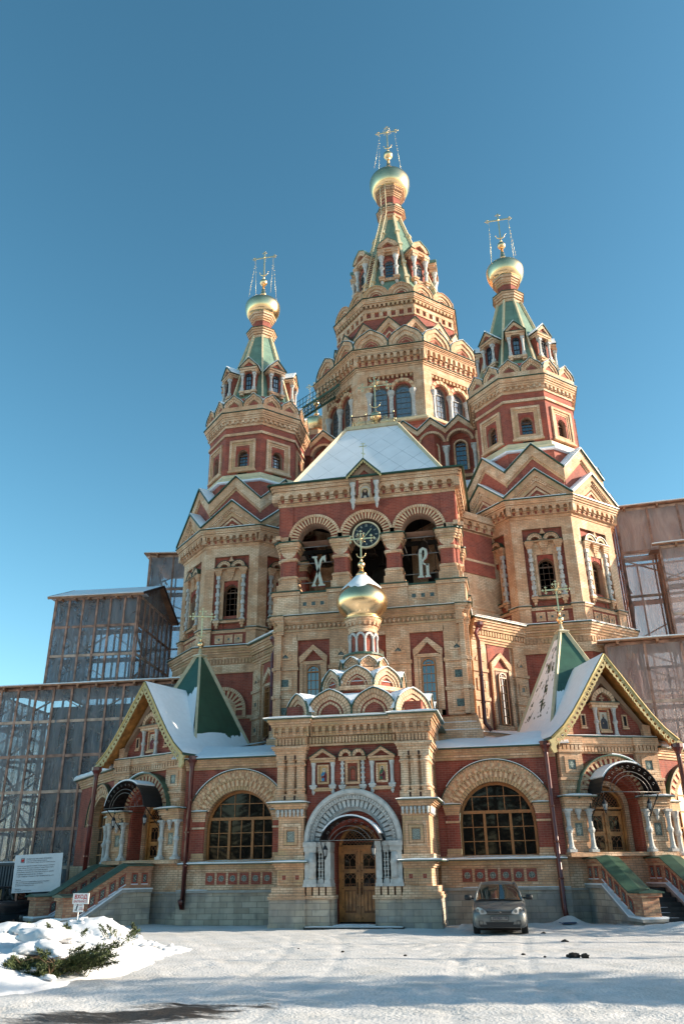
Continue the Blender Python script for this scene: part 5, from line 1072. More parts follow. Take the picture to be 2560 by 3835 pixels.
# church body between the towers, with gabled arches
def body():
    mb = MB(); Y0 = 40.85
    mb.box(-5.8, 5.8, Y0+.35, 54, 5, 24.9, 'red'); mb.box(-6.0, 6.0, Y0+.2, 54, 5, 22.2, 'red'); mb.box(-6.02, 6.02, Y0+.12, 54, 20.3, 20.45, 'tan'); mb.box(-6.02, 6.02, Y0+.12, 54, 21.3, 21.42, 'tan')
    mb.box(-9.5, 9.5, 41.5, 54, 5, 19.5, 'red')
    for k in range(-3, 4):
        c = 1.64*k+.8; 
        if abs(c) > 6: continue
        mb.arcwall(c-.82, c+.82, 22.2, 25.4, c, 24.55, .66, Y0, Y0+.35, 'red', 14, rev='red_arc'); mb.arcband(c, 24.55, .66, .8, Y0-.08, Y0+.1, 'tan_arc', n=18); mb.arcband(c, 24.3, .33, .42, Y0+.15, Y0+.4, 'tan_arc', n=14)
        for i in (-1, 1): mb.box(c+i*.375-.05, c+i*.375+.05, Y0+.15, Y0+.4, 22.7, 24.3, 'tan')
        for i in (-1, 1): mb.prism([(c, 26.2), (c, 25.85), (c+i*.82, 25.1), (c+i*.82, 25.42)], Y0-.12, Y0+.3, 'tan'); mb.prism([(c, 26.27), (c, 26.2), (c+i*.84, 25.42), (c+i*.84, 25.49)], Y0-.18, Y0+1.2, 'green_edge'); mb.prism([(c, 26.31), (c, 26.27), (c+i*.84, 25.49), (c+i*.84, 25.56)], Y0-.15, Y0+1.2, 'snow')
        mb.prism([(c-.8, 25.2), (c+.8, 25.2), (c, 25.95)], Y0-.02, Y0+.3, 'red'); mb.prism([(c-.82, 24.9), (c+.82, 24.9), (c+.82, 25.46), (c, 26.2), (c-.82, 25.46)], Y0+.3, Y0+1.4, 'red')
        x = c+.82; mb.lathe([(.16, 22.3), (.18, 22.4), (.12, 22.5), (.12, 23.6), (.14, 23.65), (.13, 23.75), (.2, 24.0), (.22, 24.1)], x, Y0-.05, 10, 'white_stone'); mb.box(x-.22, x+.22, Y0-.26, Y0+.2, 24.1, 24.18, 'white_stone')
    mb.box(-5.9, 5.9, Y0-.1, Y0+.4, 22.1, 22.3, 'tan')
    for s in (-1, 1):      # side gables of the body, seen past the towers
        M = mb.M; mb.M = mb.M @ (I4 if s == 1 else MIR) @ TR(5.95, 41.5) @ RZ(60)
        mb.M = M
    o = mb.obj('church_body', ch)
    wm = window_mesh('window', .66, 1.95, 3, 5, 'win_brown')
    for k in range(-3, 4):
        c = 1.64*k+.8
        if abs(c) < 6: place(wm, 'window', o, TR(c, Y0+.3, 22.72))
body()
# ------------------------------------------------------------------ corner towers
TX, TY = 7.68, 39.0
def octo_faces(mb, a, fn, ks=range(8), cx=0, cy=0):
    M = mb.M
    for k in ks: mb.M = M @ FM(cx, cy, a, 45*k); fn(mb, a*T8)
    mb.M = M
def corner_tower(s):
    cx, cy = s*TX, TY; mb = MB(TR(cx, cy))
    # base storey with a big arched window
    mb.octa([(3.55, 5.5), (3.55, 10.75)], 0, 0, 'red'); mb.ring(3.5, 3.66, 5.5, 6.6, 0, 0, 'tan'); mb.ring(3.5, 3.6, 8.15, 8.3, 0, 0, 'tan')
    mb.ring(3.5, 3.62, 10.3, 10.72, 0, 0, 'tan')
    def f(mb, h):
        mb.arcband(0, 8.55, .42, .62, -.04, .1, 'tan', n=14); mb.zebra(0, 8.55, .62, .95, -.03, .1, 25, 'tan', 'red_arc', pro=.02); mb.arcband(0, 8.55, .95, 1.1, -.1, .1, 'tan_arc', n=16)
        for i in (-1, 1): mb.box(i*.52-.1, i*.52+.1, -.04, .1, 6.6, 8.55, 'tan'); mb.box(i*1.02-.08, i*1.02+.08, -.1, .1, 8.2, 8.55, 'tan')
        mb.dentils(-h, h, -.1, .05, 10.75, 10.98, 18, 'tan_pink', .6)
    octo_faces(mb, 3.55, f, (-2, -1, 0, 1, 2))
    mb.ring(3.4, 3.6, 10.72, 11.0, 0, 0, 'tan_pink')
    for q in range(5): mb.ring(3.4, 3.62+.06*q, 11.0+.11*q, 11.11+.11*q, 0, 0, 'tan' if q % 2 == 0 else 'tan_pink')
    mb.ring(3.3, 3.92, 11.55, 11.59, 0, 0, 'green_edge'); mb.octa([(3.9, 11.59), (3.88, 11.63), (3.5, 11.66)], 0, 0, 'snow')
    # main storey
    def f(mb, h):
        # pedestal course with three tiles
        mb.box(-h, h, .1, .4, 11.6, 12.45, 'red')
        for i in (-1, 1): mb.box(i*h, i*(h-.5), -.04, .4, 11.6, 12.5, 'tan'); mb.box(i*(h+.03), i*(h-.54), -.1, .4, 12.4, 12.52, 'tan')
        mb.box(-h, h, .05, .4, 11.6, 11.75, 'tan'); mb.box(-h, h, .04, .4, 12.36, 12.5, 'tan')
        for i in (-1, 0, 1): mb.square_tile(i*.5, 12.05, .42, .1, 'tan', 'tile', 2, .08, .025)
        for i in (-1, 1): mb.box(i*(h+.05), i*(h-.58), -.14, .4, 12.52, 12.56, 'green_edge'); mb.snow(min(i*(h+.04), i*(h-.56)), max(i*(h+.04), i*(h-.56)), -.14, .1, 12.56, .03)
        mb.box(-(h-.5), h-.5, .02, .4, 12.5, 12.54, 'green_edge')
        # red panel framed by tan piers
        mb.box(-h, -h+.5, .0, .4, 12.5, 17.0, 'tan'); mb.box(h-.5, h, .0, .4, 12.5, 17.0, 'tan'); mb.box(-h+.5, h-.5, .0, .4, 16.37, 17.0, 'tan')
        mb.arcwall(-h+.5, h-.5, 12.5, 16.37, 0, 14.5, .37, .14, .42, 'red', 10, rev='red_arc')
        mb.zebra(0, 14.5, .37, .58, .1, .3, 15, 'red_arc', 'red', pro=.01); mb.box(-.38, .38, .2, .42, 12.5, 13.26, 'red')
        for i in (-1, 1):
            mb.box(i*.42-.05, i*.42+.05, .04, .3, 13.02, 15.1, 'tan'); mb.box(i*.52-.05, i*.52+.05, .08, .3, 13.02, 15.1, 'tan')
            x = i*.66
            for k in range(5): z = 13.06+.45*k; mb.box(x-.1, x+.1, -.06, .14, z+.28, z+.45, 'white_stone'); mb.lathe([(.09, z), (.1, z+.05), (.055, z+.08), (.09, z+.15), (.09, z+.2), (.055, z+.25), (.08, z+.28)], x, .04, 8, 'white_stone')
            mb.box(x-.13, x+.13, -.08, .16, 12.98, 13.06, 'white_stone'); mb.box(x-.17, x+.17, -.1, .16, 12.86, 12.98, 'tan'); mb.box(x-.11, x+.11, -.06, .16, 12.74, 12.86, 'tan'); mb.box(x-.06, x+.06, -.02, .16, 12.6, 12.74, 'tan')
            for q in range(4): mb.box(x-.12-.03*q, x+.12+.03*q, -.04-.03*q, .16, 15.31+.085*q, 15.4+.085*q, 'tan')
        for q in range(4): mb.box(-.12-.03*q, .12+.03*q, -.0-.03*q, .16, 15.25+.1*q, 15.36+.1*q, 'tan')
        mb.box(-.06, .06, .02, .16, 15.08, 15.25, 'tan'); mb.box(-.62, .62, .06, .16, 15.05, 15.65, 'tan'); mb.box(-.84, .84, -.15, .2, 15.65, 15.7, 'tan'); mb.box(-.88, .88, -.19, .2, 15.7, 15.72, 'green_edge')
        for i in (-1, 1): mb.arcband(i*.37, 15.72, .2, .37, -.1, .2, 'tan_arc', n=12); mb.disc(i*.37, 15.72, .2, .12, 'red'); mb.arcband(i*.37, 15.72, .37, .395, -.14, .2, 'green_edge', n=12)
        mb.prism([(-.13, 16.05), (.13, 16.05), (0, 16.34)], -.1, .2, 'tan'); mb.box(-.68, .68, -.02, .2, 12.86, 12.98, 'tan'); mb.box(-.7, .7, -.08, .2, 12.98, 13.01, 'green_edge')
        mb.box(-h, h, -.05, .4, 16.88, 17.02, 'tan')
    octo_faces(mb, 3.42, f)
    mb.octa([(3.02, 11.6), (3.02, 17.2)], 0, 0, 'dark_brick')
    # arcaded cornice
    mb.octa([(3.42, 16.95), (3.5, 17.0)], 0, 0, 'tan')
    def f(mb, h): mb.arcade(-h+.06, h-.06, -.28, .0, 17.02, 17.42, 8, 'tan', 'red'); mb.box(-h-.12, -h+.1, -.28, .1, 17.02, 17.44, 'tan')
    octo_faces(mb, 3.46, f)
    for a, z in ((3.76, 17.42), (3.82, 17.53), (3.88, 17.63)): mb.ring(3.3, a, z, z+.11, 0, 0, 'tan')
    mb.ring(3.2, 3.94, 17.74, 17.78, 0, 0, 'green_edge'); mb.octa([(3.9, 17.78), (3.86, 17.81), (3.4, 17.83)], 0, 0, 'snow')
    # upper drum
    mb.octa([(3.2, 17.5), (3.2, 19.0), (2.75, 19.8), (2.75, 20.95)], 0, 0, 'red')
    mb.octa([(2.86, 20.88), (2.9, 20.95), (2.9, 21.05), (2.66, 21.25), (2.66, 21.42), (2.58, 21.5)], 0, 0, 'cream'); mb.octa([(2.93, 20.86), (2.95, 20.89), (2.9, 20.97)], 0, 0, 'snow')
    def f(mb, h):
        mb.arcwall(-h, h, 21.4, 24.55, 0, 22.74, .29, 0, .3, 'red', 10, rev='red_arc'); mb.zebra(0, 22.74, .29, .45, -.01, .1, 13, 'red_arc', 'red', pro=.008)
        mb.frame(-.74, .74, 21.7, 23.62, .13, -.1, .05, 'tan'); mb.frame(-.61, .61, 21.83, 23.49, .13, -.05, .05, 'tan_pink'); mb.frame(-.48, .48, 21.9, 23.36, .08, -.02, .05, 'tan'); mb.box(-.8, .8, -.14, .05, 21.62, 21.71, 'tan')
        mb.box(-h-.03, h+.03, -.08, .1, 23.94, 24.1, 'tan')
        mb.dentils(-h, h, -.2, .0, 24.68, 24.84, 7, 'tan', .45)
    octo_faces(mb, 2.545, f); mb.octa([(2.2, 20.9), (2.2, 24.8)], 0, 0, 'dark_brick')
    for a, z, d in ((2.6, 24.5, .18), (2.66, 24.66, .2), (2.76, 24.86, .1), (2.8, 24.96, .12), (2.86, 25.08, .1), (2.9, 25.18, .12)): mb.ring(2.2, a, z, z+d, 0, 0, 'tan')
    mb.ring(2.0, 2.96, 25.3, 25.34, 0, 0, 'green_edge'); mb.octa([(2.94, 25.34), (2.9, 25.37), (2.3, 25.4)], 0, 0, 'snow')
    mb.octa([(2.3, 25.3), (2.3, 26.1), (2.25, 26.6)], 0, 0, 'red')
    t = mb.obj('corner_tower', ch)
    W1 = window_mesh('window', .74, 1.62, 3, 4, 'win_brown', t=.06); W2 = window_mesh('window', .58, 1.15, 3, 4, 'win_brown', t=.05); W0 = window_mesh('window', .8, 2.3, 4, 6, 'win_brown')
    P = TR(cx, cy)
    for k in range(-2, 3):
        place(W1, 'window', t, P @ FM(0, 0, 3.42, 45*k) @ TR(0, .36, 13.25)); place(W2, 'window', t, P @ FM(0, 0, 2.545, 45*k) @ TR(0, .22, 21.88)); place(W0, 'window', t, P @ FM(0, 0, 3.55, 45*k) @ TR(0, -.05, 6.65))
    # lower gables, one per face
    mb = MB(); w_ = 1.6
    for i in (-1, 1):
        mb.prism([(0, 1.45), (0, 1.12), (i*1.3, 0), (i*w_, 0), (i*w_, .06)], 0, .5, 'tan_pink')
        mb.prism([(0, 1.12), (0, .92), (i*1.1, 0), (i*1.3, 0)], .08, .5, 'tan'); mb.prism([(0, .92), (0, .68), (i*.8, 0), (i*1.1, 0)], .14, .5, 'tan_pink'); mb.prism([(0, .6), (0, .46), (i*.56, 0), (i*.7, 0)], .16, .5, 'tan')
        for k in range(13): u = (k+.5)/14; x = i*1.22*(1-u); z = 1.06*u; mb.box(x-.04, x+.04, .03, .15, z-.03, z+.07, 'tan')
        mb.prism([(0, 1.53), (0, 1.45), (i*w_, .06), (i*w_, .14)], -.08, .9, 'green_edge'); mb.prism([(0, 1.59), (0, 1.53), (i*w_, .14), (i*w_, .2)], -.03, .95, 'snow')
    mb.prism([(-.8, 0), (.8, 0), (0, .68)], .22, .5, 'red'); mb.prism([(-w_, 0), (w_, 0), (0, 1.45)], .5, 1.0, 'red'); mb.box(-1.3, 1.3, -.06, .2, -.02, .02, 'snow')
    mb.arcband(0, .1, .08, .15, .18, .3, 'tan', n=8); mb.box(-.07, .07, .2, .3, .0, .15, 'dark')
    g = mb.mesh('gable')
    for k in range(-3, 4): place(g, 'gable', t, P @ FM(0, 0, 3.86, 45*k) @ TR(0, 0, 17.8))
    # zigzag of higher gables
    mb = MB(); w_ = 1.42
    for i in (-1, 1):
        mb.prism([(0, 1.5), (0, .92), (i*w_, -.52), (i*w_, .06)], 0, .4, 'tan'); mb.prism([(0, .92), (0, .76), (i*w_, -.68), (i*w_, -.52)], .08, .4, 'tan_pink')
        mb.prism([(0, 1.57), (0, 1.5), (i*w_*1.02, .06), (i*w_*1.02, .13)], -.1, 1.0, 'green_edge'); mb.prism([(0, 1.63), (0, 1.57), (i*w_, .13), (i*w_, .19)], -.04, 1.05, 'snow')
    mb.prism([(-w_, -1.8), (w_, -1.8), (w_, -.4), (0, 1.0), (-w_, -.4)], .12, .4, 'red'); mb.prism([(-w_, .0), (w_, .0), (0, 1.5)], .4, 1.1, 'red')
    g = mb.mesh('gable')
    for k in range(-3, 4): place(g, 'gable', t, P @ FM(0, 0, 3.42, 45*k) @ TR(0, 0, 19.38))
    # pairs of little arch gables
    K = kok_mesh(1.17, 1.12, .6, [(1, 0, 'tan_arc'), (.8, .06, 'tan_arc'), (.55, .12, 'pink_arc'), (.45, .1, 'red')], .2, edge='green_edge')
    for k in range(-3, 4):
        for i in (-1, 1): place(K, 'gable_arch', t, P @ FM(0, 0, 2.82, 45*k) @ TR(i*.585, 0, 25.36))
    # tent roof
    mb = MB(P); mb.octa([(2.18, 26.3), (.62, 32.2)], 0, 0, 'green_tent')
    for k in range(8):
        a = R(22.5+45*k); c8 = 1/math.cos(R(22.5)); p = (2.18*c8*math.sin(a), -2.18*c8*math.cos(a), 26.3); q = (.62*c8*math.sin(a), -.62*c8*math.cos(a), 32.2)
        mb.bar(p, q, (.24, .1), 'cream', up=(math.cos(a), math.sin(a), 0))
    for a, z, d in ((.68, 32.1, .2), (.76, 32.3, .15), (.82, 32.45, .15), (.88, 32.6, .12)): mb.ring(.4, a, z, z+d, 0, 0, 'tan' if z < 32.5 else 'tan_pink')
    mb.ring(.3, .92, 32.72, 32.75, 0, 0, 'green_edge'); mb.octa([(.9, 32.75), (.6, 32.95)], 0, 0, 'green_edge'); mb.octa([(.54, 32.7), (.54, 33.6)], 0, 0, 'red')
    for a, z, d in ((.58, 33.45, .14), (.65, 33.58, .14), (.72, 33.72, .14), (.79, 33.86, .16)): mb.ring(.3, a, z, z+d, 0, 0, 'tan_pink' if z < 33.6 else 'tan')
    mb.ring(.2, .82, 34.02, 34.06, 0, 0, 'gold_rough')
    tr = mb.obj('tent_roof', t)
    dome_obj(t, cx, cy, dome_profile(.72, 1.12, 34.06, 34.85, 35.9, .17), 36.75, .25, 36.95)
    place(cross_mesh(2.45, .82, .05, ornate=.55, rays=False), 'cross', t, TR(cx, cy, 37.25)); guys(t, cx, cy, 39.0, .6, 1.0, 35.35)
    # dormers
    mb = MB(); 
    mb.box(-.42, .42, .15, 1.2, .1, 1.75, 'red'); mb.box(-.5, .5, -.05, 1.2, 1.42, 1.52, 'tan'); mb.box(-.53, .53, -.1, 1.2, 1.52, 1.64, 'tan'); mb.box(-.55, .55, -.12, 1.2, 1.64, 1.68, 'green_edge')
    for i in (-1, 1):
        x = i*.36; mb.box(x-.11, x+.11, -.1, .12, .0, .1, 'white_stone'); mb.box(x-.085, x+.085, -.07, .1, .1, .28, 'white_stone'); mb.lathe([(.085, .28), (.07, .34), (.07, .95), (.09, 1.0), (.08, 1.05), (.08, 1.12)], x, .02, 8, 'white_stone', False); mb.box(x-.1, x+.1, -.09, .12, 1.12, 1.28, 'white_stone'); mb.box(x-.13, x+.13, -.12, .14, 1.28, 1.42, 'tan')
        mb.prism([(0, 2.28), (0, 2.06), (i*.4, 1.68), (i*.56, 1.68)], -.08, .3, 'tan'); mb.prism([(0, 2.34), (0, 2.28), (i*.56, 1.68), (i*.62, 1.66)], -.14, 1.6, 'green_edge'); mb.prism([(0, 2.42), (0, 2.34), (i*.62, 1.66), (i*.62, 1.73)], -.05 if i > 0 else -.1, 1.6, 'snow')
        mb.box(x-.14, x+.14, -.14, .3, -.12, .0, 'tan'); mb.box(x-.1, x+.1, -.08, .3, -.24, -.12, 'tan')
    mb.prism([(-.4, 1.68), (.4, 1.68), (0, 2.06)], .02, .3, 'red'); mb.box(-.5, .5, .0, 1.2, -.1, .1, 'tan')
    D = mb.mesh('dormer'); WD = window_mesh('window', .34, 1.15, 2, 3, 'iron', 'glass_pale', t=.03)
    for k in range(-3, 4):
        d = place(D, 'dormer', t, P @ FM(0, 0, 2.18, 45*k) @ TR(0, 0, 27.1)); 
        if abs(k) < 3: mbp = place(WD, 'window', t, P @ FM(0, 0, 2.18, 45*k) @ TR(0, .09, 27.25))
    return t
for s in (1, -1): corner_tower(s)

# ------------------------------------------------------------------ central tower
CY = 47.066
mb = MB(TR(0, CY))
mb.octa([(6.2, 20), (6.2, 25.5), (5.2, 26.6), (5.2, 27.0)], 0, 0, 'red'); mb.octa([(5.45, 26.85), (5.5, 26.95), (5.25, 27.15), (5.18, 27.25)], 0, 0, 'cream')
def f(mb, h):
    for i in (-1, 1): mb.box(i*h, i*(h-.66), .0, .5, 27.2, 30.5, 'tan')
    mb.box(-h, h, 0, .5, 30.5, 31.2, 'tan'); mb.dentils(-h+.66, h-.66, .05, .3, 30.28, 30.5, 10, 'tan_pink', .5)
    for i in (-1, 1):
        c = i*.745; mb.arcwall(c-.745, c+.745, 27.2, 30.5, c, 29.3, .5, .22, .5, 'red', 12, rev='red_arc')
        mb.arcband(c, 29.32, .5, .62, .12, .3, 'red_arc', n=12); mb.zebra(c, 29.32, .6, .82, -.02, .2, 13, 'tan', 'tan_pink', pro=.03)
    for x in (-1.4, 0, 1.4):
        mb.lathe([(.2, 27.2), (.2, 27.32), (.15, 27.4), (.16, 27.6), (.14, 27.7), (.14, 28.7), (.17, 28.76), (.15, 28.85), (.24, 29.1), (.25, 29.25)], x, .08, 10, 'white_stone', False)
    mb.box(-h-.02, h+.02, -.05, .5, 31.0, 31.12, 'tan'); mb.box(-h-.04, h+.04, -.12, .5, 31.12, 31.2, 'tan'); mb.box(-h-.05, h+.05, -.16, .3, 31.2, 31.23, 'green_edge')
octo_faces(mb, 5.15, f); mb.octa([(4.68, 27.0), (4.68, 31.5)], 0, 0, 'dark_brick')
def f(mb, h): mb.arcade(-h+.04, h-.04, -.36, .02, 31.23, 31.98, 10, 'tan', 'red'); mb.box(-h-.14, -h+.1, -.34, .1, 31.23, 31.98, 'tan')
octo_faces(mb, 5.16, f)
for a, z in ((5.52, 31.95), (5.56, 32.05), (5.62, 32.15), (5.68, 32.22)): mb.ring(4.8, a, z, z+.1, 0, 0, 'tan')
mb.ring(4.8, 5.75, 32.32, 32.36, 0, 0, 'green_edge'); mb.octa([(5.7, 32.36), (5.6, 32.4), (4.7, 32.45)], 0, 0, 'snow')
mb.octa([(4.85, 32.3), (4.85, 33.0), (4.3, 34.0), (4.1, 34.5), (4.1, 35.88)], 0, 0, 'red')
def f(mb, h):
    mb.box(-h-.03, h+.03, -.08, .1, 35.82, 35.96, 'tan'); mb.box(-h-.03, h+.03, -.08, .1, 36.4, 36.66, 'tan'); mb.box(-h, h, .06, .12, 35.96, 36.4, 'red')
    n = 6
    for i in range(n+1): x = -h+2*h*i/n; mb.box(max(-h, x-.13), min(h, x+.13), -.06, .1, 35.96, 36.4, 'tan')
    mb.dentils(-h, h, -.16, .0, 36.78, 37.05, 11, 'tan_pink', .5)
octo_faces(mb, 4.08, f)
mb.octa([(3.9, 35.8), (3.9, 37.5)], 0, 0, 'red')
for a, z, d in ((4.1, 36.66, .12), (4.0, 36.78, .27), (4.16, 37.05, .12), (4.22, 37.17, .12), (4.28, 37.29, .12), (4.32, 37.41, .1)): mb.ring(3.6, a, z, z+d, 0, 0, 'tan' if z > 37.1 else 'tan_pink')
mb.ring(3.4, 4.4, 37.51, 37.55, 0, 0, 'green_edge'); mb.octa([(3.7, 37.5), (3.7, 38.1), (3.3, 38.6)], 0, 0, 'green_tent')
ct = mb.obj('central_tower', ch); P = TR(0, CY)
WM1 = window_mesh('window', .94, 2.5, 3, 5, 'iron_pale', 'glass_pale', t=.04)
for k in range(-2, 3):
    for i in (-1, 1): place(WM1, 'window', ct, P @ FM(0, 0, 5.15, 45*k) @ TR(i*.745, .32, 27.25))
B2 = [(1, 0, 'tan_arc'), (.78, .08, 'tan_arc'), (.55, .16, 'pink_arc'), (.42, .12, 'red_arc'), (.34, .16, 'tan'), (.3, .2, 'red')]
K = kok_mesh(2.28, 1.52, .9, B2, .2); 
for k in range(-3, 4):
    for i in (-1, 1): place(K, 'gable_arch', ct, P @ FM(0, 0, 5.5, 45*k) @ TR(i*1.14, 0, 32.38))
mb = MB(); w_ = 1.02
for i in (-1, 1):
    mb.prism([(0, 1.75), (0, 1.3), (i*w_, .1), (i*w_, .55)], 0, .5, 'tan'); mb.prism([(0, 1.3), (0, 1.12), (i*w_, -.08), (i*w_, .1)], .1, .5, 'tan_pink'); mb.prism([(0, .75), (0, .6), (i*.5, 0), (i*.62, 0)], .12, .5, 'tan')
    mb.prism([(0, 1.82), (0, 1.75), (i*w_, .55), (i*w_, .62)], -.06, 1.0, 'green_edge')
mb.prism([(-w_, -.3), (w_, -.3), (w_, .1), (0, 1.3), (-w_, .1)], .18, .5, 'red'); mb.prism([(-w_, .2), (w_, .2), (0, 1.7)], .5, 1.0, 'red')
g = mb.mesh('gable')
for k in range(-6, 7): place(g, 'gable', ct, P @ FM(0, 0, 4.62, 22.5*k) @ TR(0, 0, 33.72))
K = kok_mesh(1.76, 1.08, .7, [(1, 0, 'pink_arc'), (.74, .08, 'tan_arc'), (.52, .14, 'red_arc'), (.44, .1, 'tan'), (.36, .16, 'red')], .05, snow=False, edge='tan_pink')
for k in range(-3, 4):
    for i in (-1, 1): place(K, 'gable_arch', ct, P @ FM(0, 0, 4.2, 45*k) @ TR(i*.87, 0, 37.54))
mb = MB(P); za, zb_, aa, ab = 38.3, 48.2, 3.35, .66
mb.octa([(aa, za), (ab, zb_)], 0, 0, 'green_tent')
c8 = 1/math.cos(R(22.5))
for k in range(8):
    a = R(22.5+45*k); d = (math.sin(a), -math.cos(a)); Q = lambda u: np.array((d[0]*c8*(aa+(ab-aa)*u), d[1]*c8*(aa+(ab-aa)*u), za+(zb_-za)*u))
    mb.bar(Q(0), Q(1), (.34, .2), 'cream', up=(math.cos(a), math.sin(a), 0))
    for u in (.18, .36, .6, .78): p = Q(u); mb.bar(p-(Q(1)-Q(0))*.012, p+(Q(1)-Q(0))*.012, (.48, .34), 'cream', up=(math.cos(a), math.sin(a), 0))
for a, z, d in ((.74, 47.9, .35), (.85, 48.25, .2), (.82, 48.45, .2), (.95, 48.65, .12), (1.02, 48.77, .12), (1.1, 48.89, .12)): mb.ring(.4, a, z, z+d, 0, 0, 'red' if z == 48.45 else 'tan' if d < .15 else 'tan_pink')
mb.ring(.3, 1.14, 49.01, 49.05, 0, 0, 'green_edge'); mb.octa([(.74, 49.0), (.74, 50.7)], 0, 0, 'red')
for k in range(8): M = mb.M; mb.M = P @ FM(0, 0, 1.0, 45*k); mb.arcband(0, 49.05, .2, .4, 0, .3, 'tan', n=8); mb.disc(0, 49.05, .2, .08, 'tan_pink'); mb.arcband(0, 49.05, .4, .43, -.03, .3, 'green_edge', n=8); mb.M = M
for a, z, d in ((.8, 50.35, .14), (.88, 50.49, .14), (.96, 50.63, .14), (1.02, 50.77, .3), (1.14, 51.07, .1)): mb.ring(.3, a, z, z+d, 0, 0, 'tan')
for k in range(8): M = mb.M; mb.M = P @ FM(0, 0, 1.02, 45*k); mb.dentils(-.42, .42, -.1, .05, 50.8, 51.0, 6, 'tan', .5); mb.M = M
mb.ring(.3, 1.2, 51.17, 51.22, 0, 0, 'gold_rough')
tr = mb.obj('tent_roof', ct)
dome_obj(ct, 0, CY, dome_profile(1.05, 1.62, 51.22, 52.45, 54.05, .24), 55.25, .38, 55.68)
place(cross_mesh(3.05, .88, .06, ornate=.8), 'cross', ct, TR(0, CY, 56.15)); guys(ct, 0, CY, 58.2, .62, 1.45, 53.3)
mb = MB()
mb.box(-.6, .6, .2, 2.0, .2, 3.0, 'red'); mb.box(-.72, .72, -.05, 2.0, 2.5, 2.66, 'tan'); mb.box(-.78, .78, -.12, 2.0, 2.66, 2.84, 'tan'); mb.box(-.5, .5, .1, 2, 2.3, 2.5, 'tan_pink')
for i in (-1, 1):
    x = i*.52; mb.box(x-.22, x+.22, -.26, .4, .0, .14, 'tan'); mb.box(x-.17, x+.17, -.2, .4, -.16, .0, 'tan'); mb.lathe([(.02, -.5), (.12, -.34), (.13, -.2), (.1, -.16)], x, -.02, 8, 'white_stone')
    mb.lathe([(.17, .14), (.15, .24), (.12, .34), (.11, .9), (.19, 1.0), (.19, 1.08), (.11, 1.2), (.11, 1.6), (.16, 1.7), (.17, 1.86), (.24, 2.05)], x, -.04, 8, 'white_stone', False); mb.box(x-.22, x+.22, -.24, .3, 2.05, 2.28, 'tan'); mb.box(x-.25, x+.25, -.28, .3, 2.28, 2.5, 'tan')
mb.arcband(0, 2.72, .46, .8, -.2, .5, 'tan_arc', 12, 168, 14, .18); mb.disc(0, 2.72, .46, .0, 'red', 12, 168, 14, .1); mb.arcband(0, 2.72, .8, .85, -.26, 2.0, 'green_tent', 8, 172, 14, .18); mb.arcband(0, 1.5, .3, .5, .1, .4, 'red_arc', n=12)
mb.box(-.62, .62, -.0, 1.6, -.1, .16, 'tan')
D = mb.mesh('dormer'); WD = window_mesh('window', .56, 1.5, 3, 4, 'iron_pale', 'glass', t=.03)
for k in range(-3, 4):
    place(D, 'dormer', ct, P @ FM(0, 0, 3.0, 45*k) @ TR(0, 0, 40.1))
    if abs(k) < 3: place(WD, 'window', ct, P @ FM(0, 0, 3.0, 45*k) @ TR(0, .12, 40.3))
# maintenance ladder up the left of the tent
mb = MB(P); a = R(-22.5); d = np.array((math.sin(a), -math.cos(a), 0)); tdir = np.array((math.cos(a), math.sin(a), 0))
L0 = d*(c8*aa+.5)+np.array((0, 0, za+.4)); L1 = d*(c8*ab+.42)+np.array((0, 0, zb_+.2)); L2 = d*1.2+np.array((0, 0, 51.8)); 
for i in (-1, 1): mb.tube([L0+tdir*.22*i, L1+tdir*.22*i, L2+tdir*.22*i, d*1.5+tdir*.2*i+np.array((0, 0, 52.5))], .035, 'cream', 5)
for k in range(34): p = L0+(L1-L0)*(k+.5)/34; mb.tube([p-tdir*.22, p+tdir*.22], .022, 'cream', 4)
for k in range(10): p = L1+(L2-L1)*(k+.5)/10; mb.tube([p-tdir*.22, p+tdir*.22], .022, 'cream', 4)
mb.obj('ladder', tr)
# far corner turret with its small dome, and the roof walkway
mb = MB(TR(-8.0, 55)); mb.octa([(1.4, 24), (1.4, 33.8)], 0, 0, 'red'); mb.ring(.8, .95, 33.8, 34.6, 0, 0, 'tan'); ft = mb.obj('far_turret', ch)
dome_obj(ft, -8.0, 55, dome_profile(.8, 1.3, 34.5, 35.4, 36.5, .18), 37.4, .26, 37.6)
place(cross_mesh(2.1, .75, .05), 'cross', ft, TR(-8.0, 55, 37.8)); guys(ft, -8.0, 55, 39.3, .5, 1.1, 36.0)
mb = MB(); p = np.array((-7.0, 42.6, 28.6)); q = np.array((-3.5, 42.9, 30.9)); e = np.array((.1, .9, 0))
mb.bar(p, q, (.06, .14), 'green'); mb.bar(p+e, q+e, (.06, .14), 'green')
for k in range(40): b = p+(q-p)*k/40; mb.bar(b, b+e, (.05, .02), 'green_edge')
for o_ in (0*e, e):
    for h in (.35, .75): mb.tube([p+o_+(0, 0, h), q+o_+(0, 0, h)], .025, 'green', 4)
    for k in range(17): b = p+(q-p)*k/16+o_; mb.tube([b, b+(0, 0, .75)], .018, 'green', 4)
mb.obj('walkway', ch)
